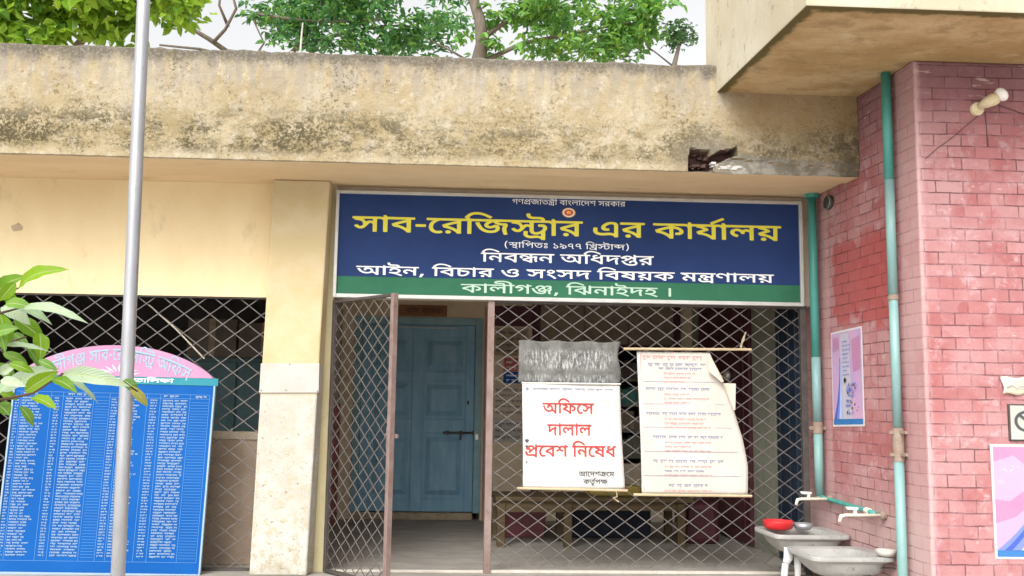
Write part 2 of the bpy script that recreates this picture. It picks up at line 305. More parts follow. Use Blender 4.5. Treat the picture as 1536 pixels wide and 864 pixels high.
M = dict(
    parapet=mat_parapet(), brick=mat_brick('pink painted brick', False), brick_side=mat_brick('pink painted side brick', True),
    soffit=worn('tan soffit plaster', (.66, .49, .29), (.72, .55, .34), (.40, .28, .15), 1.6, .4, .9, .2, stretch=(.5, 1.6, 1)),
    yellow=worn('pale yellow wall paint', (.72, .575, .34), (.77, .64, .40), (.40, .33, .2), 1.7, .35, .78, .25, stretch=(1.3, .6, 1), fine=45),
    canopy=worn('grimy cream plaster', (.43, .375, .265), (.50, .455, .35), (.17, .15, .115), 2.4, .85, .9, .6, stretch=(1.2, .7, 1), fine=36),
    canopy_under=mat_under(),
    lime=worn('whitewash', (0.433, 0.409, 0.363), (0.468, 0.450, 0.421), (0.292, 0.263, 0.211), 4, .15, .85, .15),
    cement=worn('grey cement floor', (.25, .23, .20), (.33, .305, .27), (.12, .105, .09), 3, .5, .7, .3, stretch=(1, 2.2, 1)),
    ground=worn('dusty concrete yard', (.46, .43, .39), (.53, .50, .46), (.30, .27, .24), 1.2, .5, .95, .4),
    inwall=worn('grubby inner wall', (.52, .43, .32), (.60, .51, .39), (.26, .2, .14), 2.4, .6, .85, .25),
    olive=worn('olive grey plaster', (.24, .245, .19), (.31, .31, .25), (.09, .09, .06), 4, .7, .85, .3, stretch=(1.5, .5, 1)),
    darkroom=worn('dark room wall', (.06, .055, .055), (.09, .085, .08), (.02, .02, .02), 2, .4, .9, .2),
    dado=worn('old brick red paint', (0.405, 0.105, 0.090), (0.510, 0.180, 0.150), (0.675, 0.420, 0.330), 7, .7, .8, .3),
    maroon=worn('maroon door paint', (0.064, 0.015, 0.022), (0.085, 0.024, 0.030), (0.025, 0.010, 0.012), 6, .4, .5, .15),
    navy=worn('dark navy door paint', (.012, .02, .035), (.018, .03, .05), (.008, .008, .01), 6, .4, .4, .15),
    bluedoor=worn('faded blue door paint', (.20, .40, .545), (.26, .47, .61), (.08, .14, .19), 5, .35, .5, .2, stretch=(2, .5, 1)),
    bluetrim=worn('peeling teal frame paint', (.2, .36, .42), (.28, .44, .48), (.3, .3, .27), 7, .5, .6, .25),
    steel=worn('weathered grille steel', (0.120, 0.108, 0.101), (0.161, 0.145, 0.135), (0.081, 0.040, 0.024), 9, .5, .55, .2, .35, .4),
    rust=worn('rusty gate steel', (0.204, 0.138, 0.120), (0.258, 0.192, 0.174), (0.084, 0.036, 0.024), 8, .6, .6, .25, .2, .4),
    darksteel=worn('dark grimy steel', (.07, .06, .055), (.1, .085, .08), (.15, .07, .04), 8, .4, .6, .2, .3),
    galv=worn('galvanised pipe', (0.347, 0.354, 0.375), (0.417, 0.424, 0.444), (0.195, 0.181, 0.167), 11, .45, .42, .12, .55, .5, stretch=(0.800, 0.280, 0.800)),
    green_pipe=worn('sea green pipe paint', (.045, .245, .205), (.07, .31, .265), (.03, .09, .08), 5, .3, .4, .1, 0, .5, stretch=(2, .4, 1)),
    pale_pipe=worn('faded aqua pipe paint', (0.167, 0.310, 0.298), (0.223, 0.360, 0.347), (0.087, 0.149, 0.124), 5, .35, .45, .1, 0, .5, stretch=(2, .4, 1)),
    bracket=worn('rusty pipe bracket', (0.256, 0.176, 0.128), (0.288, 0.240, 0.200), (0.080, 0.040, 0.024), 20, .6, .7),
    alu=worn('dull aluminium frame', (0.480, 0.480, 0.456), (0.544, 0.544, 0.520), (0.280, 0.264, 0.224), 8, .3, .45, .05, .3),
    sign_blue=worn('dark blue sign film', (.017, .038, .125), (.022, .047, .15), (.015, .022, .05), 1.3, .25, .6, .03, 0, .12),
    sign_green=worn('green sign film', (.028, .125, .07), (.036, .15, .085), (.025, .06, .04), 2, .25, .6, .03, 0, .12),
    yellow_ink=plain('yellow lettering', (.70, .64, .05), .45), white_ink=plain('white lettering', (.82, .83, .84), .45),
    red_ink=plain('red lettering', (.40, .035, .035), .6), black_ink=plain('dark grey lettering', (.06, .065, .07), .6), faint_red=plain('faded red print', (.58, .27, .26), .7), faint_blue=plain('faded blue grey print', (.24, .25, .34), .7),
    paper=worn('white vinyl sheet', (.55, .535, .495), (.60, .585, .55), (.36, .31, .23), 3, .5, .55, .2), oldpaper=worn('aged paper banner', (.50, .465, .41), (.56, .53, .475), (.36, .29, .2), 2.2, .55, .7, .25),
    cream_paper=worn('cream paper back', (.56, .49, .37), (.6, .53, .43), (.5, .4, .28), 4, .3, .75), tan_paper=worn('tan notice paper', (.33, .27, .18), (.42, .35, .25), (.12, .09, .06), 14, .6, .8),
    wood=worn('pale wooden rod', (0.440, 0.336, 0.200), (0.512, 0.416, 0.272), (0.240, 0.160, 0.080), 9, .3, .7), bench=worn('worn bench wood', (0.072, 0.047, 0.020), (0.099, 0.068, 0.032), (0.027, 0.018, 0.009), 6, .5, .6, .2, stretch=(.5, 3, 1)),
    board_blue=worn('bright blue board print', (0.003, 0.075, 0.291), (0.005, 0.088, 0.326), (0.004, 0.044, 0.176), 1.5, .2, .6, .03, 0, .12), board_pink=worn('pink board print', (0.428, 0.196, 0.333), (0.452, 0.226, 0.357), (0.357, 0.178, 0.268), 3, .2, .45, .03),
    board_teal=worn('teal heading strip', (0.017, 0.185, 0.235), (0.022, 0.213, 0.258), (0.017, 0.112, 0.140), 3, .2, .45, .03), print_pale=plain('pale blue print', (0.264, 0.360, 0.452), .5), print_line=plain('thin blue ruled lines', (0.072, 0.216, 0.480), .5),
    brownply=worn('brown plywood sheet', (.25, .185, .135), (.31, .235, .18), (.13, .09, .06), 5, .5, .8), teal_cup=worn('teal grey cupboard', (.06, .115, .125), (.08, .14, .15), (.03, .05, .05), 4, .4, .5),
    greybox=worn('grey brown carton board', (.15, .125, .105), (.19, .16, .135), (.07, .055, .045), 5, .4, .8),
    ceramic=worn('grimy basin', (0.283, 0.277, 0.260), (0.351, 0.345, 0.325), (0.081, 0.070, 0.057), 5, .75, .45, .2, 0, .4, fine=30), pvc=worn('white pvc', (0.578, 0.578, 0.561), (0.629, 0.629, 0.612), (0.340, 0.315, 0.272), 8, .35, .4, .05), ivory=worn('ivory tap plastic', (.72, .65, .50), (.78, .72, .6), (.4, .3, .2), 9, .35, .4, .05),
    pale_green_ink=plain('pale green lettering', (.42, .58, .46), .5),
    red_plastic=worn('red plastic', (.60, .025, .03), (.66, .035, .035), (.4, .06, .05), 5, .3, .35, .03, 0, .5), pink_plastic=worn('dull red pink plastic', (0.195, 0.056, 0.068), (0.232, 0.075, 0.083), (0.090, 0.030, 0.038), 4, .4, .5, .05),
    navy_cloth=worn('dark blue cloth', (.018, .022, .035), (.028, .034, .05), (.07, .075, .085), 8, .4, .8, .3),
    plate=worn('brown name plate', (.20, .085, .035), (.25, .11, .05), (.1, .05, .03), 6, .4, .5), plate_ink=plain('dark brown lettering', (.05, .02, .01), .6),
    bulb=plain('milky lamp globe', (.82, .80, .76), .25, 0, .5), holder=worn('yellowed lamp holder', (.60, .50, .30), (.68, .6, .42), (.35, .25, .12), 20, .4, .5), black=plain('black rubber', (.02, .02, .022), .6), wire=plain('dark cable', (.05, .035, .035), .7),
    poster_lilac=worn('lilac poster print', (0.450, 0.297, 0.504), (0.522, 0.324, 0.468), (0.557, 0.468, 0.613), 3, .5, .5, .05), poster_blue=plain('deep blue poster print', (.05, .10, .40), .5), poster_violet=plain('violet blue poster print', (.16, .21, .58), .5), poster_sky=plain('pale blue poster print', (.38, .5, .80), .5), poster_band=plain('blue footer print', (.035, .16, .40), .5), poster_white=plain('white poster print', (0.465, 0.435, 0.510), .5), poster_border=plain('poster white border', (0.585, 0.570, 0.585), .55),
    emblem_red=plain('emblem red', (.60, .06, .03), .5), emblem_gold=plain('emblem gold', (.75, .5, .12), .5), padlock=plain('pale metal', (.6, .58, .54), .35, .6),
    rubber_grey=mat_tarp(),
    cavity=worn('broken brick', (.075, .04, .035), (.12, .065, .055), (.02, .015, .012), 20, .7, .95, .5), rubble=worn('mortar rubble', (.42, .41, .37), (.52, .5, .46), (.2, .19, .16), 14, .5, .95, .4),
    bark=worn('grey bark', (.13, .105, .085), (.19, .16, .13), (.07, .055, .045), 5, .5, .9, .4, stretch=(4, 1, 1)), twig=plain('brown twig', (.085, .05, .028), .8),
    leaf_bright=mat_leaf('bright broad leaf', (0.224, 0.403, 0.034), (0.336, 0.515, 0.050), (0.134, 0.291, 0.039), .5), leaf_blue=mat_leaf('cool green leaf', (0.065, 0.195, 0.072), (0.130, 0.325, 0.098), (0.221, 0.429, 0.078), .35), leaf_mid=mat_leaf('mid green leaf', (0.088, 0.237, 0.062), (0.175, 0.375, 0.075), (0.312, 0.500, 0.075), .4), leaf_dark=mat_leaf('grey green leaf', (0.075, 0.163, 0.062), (0.112, 0.225, 0.088), (0.163, 0.288, 0.100), .3),
    near_bright=mat_near('yellow green shrub leaf', (.17, .33, .01), (.24, .42, .012), (.14, .30, .015), .5, .4), near_sheen=mat_near('leaf with painted pale sheen', (.36, .46, .30), (.43, .52, .36), (.30, .42, .26), .3, .3), near_mid=mat_near('green shrub leaf', (.13, .28, .04), (.19, .36, .05), (.10, .23, .04), .4, .4), near_tip=mat_near('yellowing leaf', (.36, .40, .06), (.38, .36, .08), (.36, .42, .06), .4, .5),  # second leaf colour is pale: light from above and gloss are painted in
)

# ------------------------------------------------------------------ lettering
TEXTS={
'gov':(4090,'1482,-38,1479,-36,1476,-26,1470,-19,1462,-13,1456,-11,1440,-10,1406,-15,1377,-15,1366,-13,1346,-5,1336,4,1328,16,1323,32,1322,49,1323,66,1326,77,1329,78,1349,74,1351,72,1348,60,1348,39,1352,27,1362,15,1369,12,1387,9,1447,15,1464,11,1477,0,1479,0,1480,84,1478,90,1474,96,1469,99,1459,101,1446,99,1437,96,1427,89,1418,80,1413,69,1415,60,1422,56,1442,56,1445,37,1443,34,1436,31,1417,31,1402,37,1393,44,1388,54,1387,64,1388,74,1393,86,1406,102,1421,112,1421,116,1393,137,1382,138,1377,136,1372,129,1371,122,1375,114,1383,106,1384,102,1367,86,1353,99,1348,107,1345,119,1345,136,1351,149,1365,159,1380,163,1394,161,1406,157,1417,150,1433,136,1450,125,1464,123,1476,127,1480,130,1483,134,1486,149,1484,159,1479,170,1473,180,1469,183,1042,183,1040,179,1039,2,1037,0,1019,0,1014,0,1013,4,1013,157,1009,166,1003,174,994,181,986,183,866,183,864,182,866,178,877,166,884,162,896,157,910,153,945,152,957,132,957,129,952,117,946,99,943,69,946,36,954,6,950,2,934,-2,930,-1,927,9,921,32,918,57,918,90,920,104,927,127,927,129,910,130,887,135,869,143,856,153,837,175,822,168,802,153,793,142,788,127,790,119,794,113,800,110,817,110,829,115,852,131,877,122,881,119,885,106,886,79,884,67,878,50,867,38,856,30,844,25,827,21,796,21,770,29,756,37,739,50,728,62,717,79,702,109,687,152,690,156,702,159,709,161,712,159,725,120,738,92,748,77,762,63,770,57,780,52,800,46,822,46,837,50,849,57,858,69,861,86,861,97,859,104,857,104,840,93,829,89,807,85,796,86,784,90,776,96,768,106,763,117,763,130,765,140,772,156,782,168,804,182,804,184,647,183,645,179,645,-11,644,-14,640,-15,621,-14,616,-4,608,6,599,11,592,13,582,14,526,8,514,8,507,10,494,10,474,15,464,20,455,27,447,39,442,52,440,76,443,92,447,95,466,93,468,89,466,82,466,64,468,56,476,45,480,40,487,37,500,33,532,33,562,38,586,38,602,33,609,29,617,22,619,22,620,119,617,124,601,144,599,144,594,141,540,89,514,66,506,71,495,82,496,86,507,98,509,104,511,114,507,126,500,131,492,132,480,131,470,127,448,147,446,150,456,163,480,188,489,194,504,203,519,208,534,210,554,208,574,199,590,188,616,161,619,160,620,226,620,228,624,230,634,230,637,228,643,210,647,207,989,206,996,204,1004,199,1012,190,1014,190,1015,194,1013,202,1013,227,1017,230,1031,229,1039,209,1044,206,1479,207,1481,210,1479,219,1476,225,1467,229,1417,230,1399,231,1384,235,1377,238,1370,246,1367,250,1365,257,1365,269,1367,276,1376,286,1387,294,1406,301,1430,305,1480,305,1502,301,1534,293,1554,283,1570,270,1586,247,1593,229,1596,209,1599,206,1628,206,1630,202,1630,187,1627,183,1599,183,1595,180,1595,4,1593,0,1590,0,1572,0,1570,2,1569,180,1566,183,1502,182,1509,164,1511,154,1511,136,1506,122,1498,114,1497,110,1504,96,1506,82,1506,-34,1504,-38;2120,-13,2083,36,2064,55,2027,82,2027,86,2040,102,2044,102,2049,99,2077,78,2101,54,2123,27,2140,-1,2138,-4,2126,-12;2559,-2,2544,2,2530,8,2520,16,2510,28,2503,40,2498,56,2495,80,2496,107,2505,136,2518,157,2543,180,2544,184,2450,183,2447,182,2446,4,2445,0,2440,0,2424,0,2422,2,2421,157,2415,169,2409,176,2400,181,2392,183,2359,182,2358,177,2358,2,2356,0,2337,0,2334,1,2333,4,2333,104,2331,107,2317,121,2302,126,2290,124,2284,119,2280,112,2279,91,2262,88,2258,90,2256,100,2249,114,2239,124,2229,129,2217,131,2206,129,2197,124,2190,112,2190,99,2192,92,2203,79,2210,74,2225,67,2226,66,2219,46,2216,43,2196,52,2184,60,2175,69,2168,79,2164,90,2161,106,2164,120,2171,136,2178,142,2189,149,2206,155,2224,155,2244,149,2258,140,2266,133,2277,144,2290,150,2307,149,2317,146,2330,137,2332,137,2332,182,2327,183,2146,183,2143,186,2143,189,2143,204,2146,206,2396,206,2407,202,2419,192,2420,191,2422,227,2424,229,2436,230,2440,227,2446,209,2450,206,2794,206,2812,210,2824,210,2836,208,2849,203,2859,196,2870,182,2880,196,2892,204,2902,208,2914,210,2936,206,2950,198,2962,188,2963,227,2966,229,2976,230,2979,229,2982,227,2987,212,2990,207,3020,206,3024,204,3025,187,3023,184,2994,183,2990,180,2990,4,2987,0,2967,0,2963,2,2963,149,2962,152,2954,165,2944,175,2937,179,2922,185,2910,185,2900,181,2895,177,2889,167,2888,150,2891,142,2895,137,2907,130,2920,126,2929,126,2932,124,2931,104,2929,100,2914,102,2892,110,2882,118,2872,130,2870,130,2859,115,2847,107,2832,101,2816,100,2813,102,2811,112,2812,124,2816,126,2826,126,2837,130,2847,136,2852,144,2854,149,2855,159,2852,169,2844,179,2829,185,2812,185,2797,182,2789,183,2650,183,2647,180,2647,99,2650,100,2675,120,2696,134,2746,159,2750,161,2754,160,2772,140,2772,137,2762,110,2756,82,2756,56,2758,40,2767,6,2764,2,2747,-2,2744,-1,2742,0,2737,19,2733,37,2731,67,2730,72,2731,79,2731,96,2740,129,2737,129,2717,119,2694,104,2640,59,2625,69,2621,74,2620,182,2617,183,2589,183,2579,179,2560,167,2546,154,2540,146,2527,120,2523,107,2521,92,2521,74,2523,64,2529,49,2535,39,2547,28,2562,23,2576,23,2594,29,2597,27,2605,10,2599,5,2586,0,2576,-2;3390,-1,3381,4,3377,12,3376,19,3378,26,3382,31,3389,36,3404,36,3410,31,3413,27,3416,19,3416,12,3413,6,3409,2,3400,-2;3947,-1,3940,2,3935,7,3933,12,3934,24,3938,30,3946,36,3960,36,3967,31,3971,26,3973,17,3971,9,3966,2,3959,-1;164,0,161,4,161,129,148,147,130,166,116,177,107,181,96,185,80,185,70,182,64,179,57,175,47,164,44,159,46,158,59,161,80,161,96,156,100,153,108,146,111,140,115,129,114,112,110,100,102,88,91,77,77,67,62,58,58,60,45,80,47,83,62,90,76,98,81,104,88,117,88,124,86,129,80,135,72,138,57,138,34,131,14,146,10,150,9,154,23,176,43,196,59,204,69,208,82,210,102,208,114,204,124,199,142,186,159,169,160,169,162,227,164,229,174,230,179,227,187,207,220,206,221,202,221,187,219,183,190,183,187,180,186,2,182,0;370,0,368,4,368,126,366,132,350,152,334,168,322,176,317,179,300,184,286,185,273,180,263,170,260,162,260,146,264,137,272,128,282,124,304,119,309,117,310,106,307,92,299,91,287,93,272,98,254,108,243,119,236,130,231,154,234,170,239,182,245,190,257,201,274,208,287,210,312,206,324,202,339,193,347,186,366,168,367,169,368,172,368,226,369,229,384,229,392,210,396,207,424,206,427,205,428,187,427,184,397,183,393,180,393,2,389,0;1856,0,1853,2,1842,19,1830,34,1807,53,1777,69,1739,81,1727,110,1730,116,1770,138,1822,161,1852,171,1854,174,1854,182,1849,183,1712,183,1710,187,1710,205,1716,206,1917,206,1929,202,1940,192,1942,191,1943,227,1946,229,1949,230,1960,229,1969,207,2002,206,2003,200,2003,187,2002,184,1972,183,1968,180,1967,1,1964,0,1947,0,1943,2,1942,157,1936,169,1930,176,1922,181,1914,183,1886,183,1881,182,1880,179,1879,2,1876,0;3280,0,3278,4,3278,104,3269,116,3260,122,3254,125,3249,124,3237,115,3207,65,3194,50,3186,45,3170,42,3154,45,3144,51,3130,66,3120,80,3123,84,3132,89,3139,92,3155,72,3162,68,3172,68,3180,73,3187,80,3196,94,3196,100,3189,130,3181,144,3167,154,3159,157,3121,166,3122,182,3107,183,3105,186,3105,204,3107,206,3809,206,3816,204,3824,199,3832,190,3834,190,3835,194,3833,202,3833,227,3836,229,3846,230,3850,229,3852,228,3859,209,3862,206,4087,206,4090,206,4093,204,4093,187,4092,184,4062,183,4058,180,4058,4,4056,0,4032,0,4019,21,4006,36,3986,53,3966,64,3947,73,3917,81,3904,110,3906,114,3966,146,4009,164,4032,172,4033,180,4030,183,4027,183,3866,183,3860,182,3860,4,3858,0,3854,0,3836,0,3833,2,3833,157,3829,166,3823,174,3814,181,3804,183,3704,183,3699,182,3698,174,3699,170,3719,166,3744,156,3759,146,3776,129,3786,107,3786,86,3783,76,3778,67,3767,58,3752,53,3724,54,3723,56,3724,76,3727,78,3746,78,3754,81,3759,89,3761,97,3759,109,3751,122,3737,133,3710,143,3699,144,3698,139,3698,2,3696,0,3677,0,3670,2,3660,18,3646,36,3624,54,3606,66,3586,74,3560,80,3555,89,3547,110,3549,114,3589,136,3626,153,3669,169,3671,172,3670,182,3666,183,3503,182,3501,177,3501,2,3499,0,3480,0,3476,1,3464,19,3450,35,3429,53,3399,69,3360,81,3348,110,3352,116,3392,138,3444,161,3474,171,3476,174,3476,182,3470,183,3306,183,3303,179,3303,2,3299,0;1199,17,1174,22,1156,30,1144,38,1125,57,1112,76,1100,99,1092,119,1082,150,1082,154,1084,156,1102,161,1106,160,1120,119,1132,94,1140,78,1158,59,1177,47,1190,43,1204,41,1222,43,1236,47,1243,50,1251,59,1259,72,1261,80,1261,106,1254,122,1244,135,1236,139,1219,143,1207,141,1198,136,1195,129,1195,107,1189,105,1172,102,1168,114,1167,127,1169,137,1173,147,1183,157,1194,162,1212,166,1224,166,1246,161,1256,156,1268,146,1278,132,1283,120,1286,107,1288,92,1286,74,1278,50,1273,44,1262,33,1242,22,1219,16;3672,39,3670,142,3662,141,3637,131,3586,106,3580,102,3580,100,3596,96,3610,89,3634,76,3653,60,3670,39;1853,40,1855,47,1854,144,1849,144,1807,128,1782,116,1759,102,1760,100,1787,91,1812,78,1830,65;3475,40,3476,47,3476,144,3470,144,3429,128,3404,116,3381,102,3382,100,3409,91,3434,78,3452,65;4030,40,4032,40,4033,44,4032,144,4029,145,4022,143,3989,129,3957,114,3938,102,3938,100,3942,98,3957,94,3972,88,3996,74,4011,62,4025,49;2064,117,2049,122,2044,125,2036,132,2032,139,2026,157,2026,166,2028,176,2035,189,2049,201,2062,206,2086,206,2106,196,2114,186,2120,170,2119,150,2113,136,2107,129,2097,122,2082,116;534,119,537,120,580,160,582,164,581,167,569,176,556,183,547,185,529,185,516,181,502,174,486,159,482,154,484,153,504,155,516,151,522,146,526,142,531,132;3212,124,3214,124,3222,136,3229,143,3237,147,3244,149,3256,147,3266,143,3276,135,3277,135,3277,182,3272,183,3158,182,3159,180,3186,171,3198,160,3207,144;2066,139,2077,138,2084,140,2090,145,2096,152,2097,162,2096,171,2090,179,2080,184,2067,185,2059,181,2052,173,2050,167,2050,157,2052,150,2057,144;1506,207,1568,207,1568,217,1566,226,1558,244,1544,258,1536,264,1514,274,1494,279,1454,283,1447,281,1424,281,1416,280,1402,276,1392,269,1391,264,1392,259,1400,255,1447,255,1454,253,1467,253,1487,246,1495,239,1500,230'),
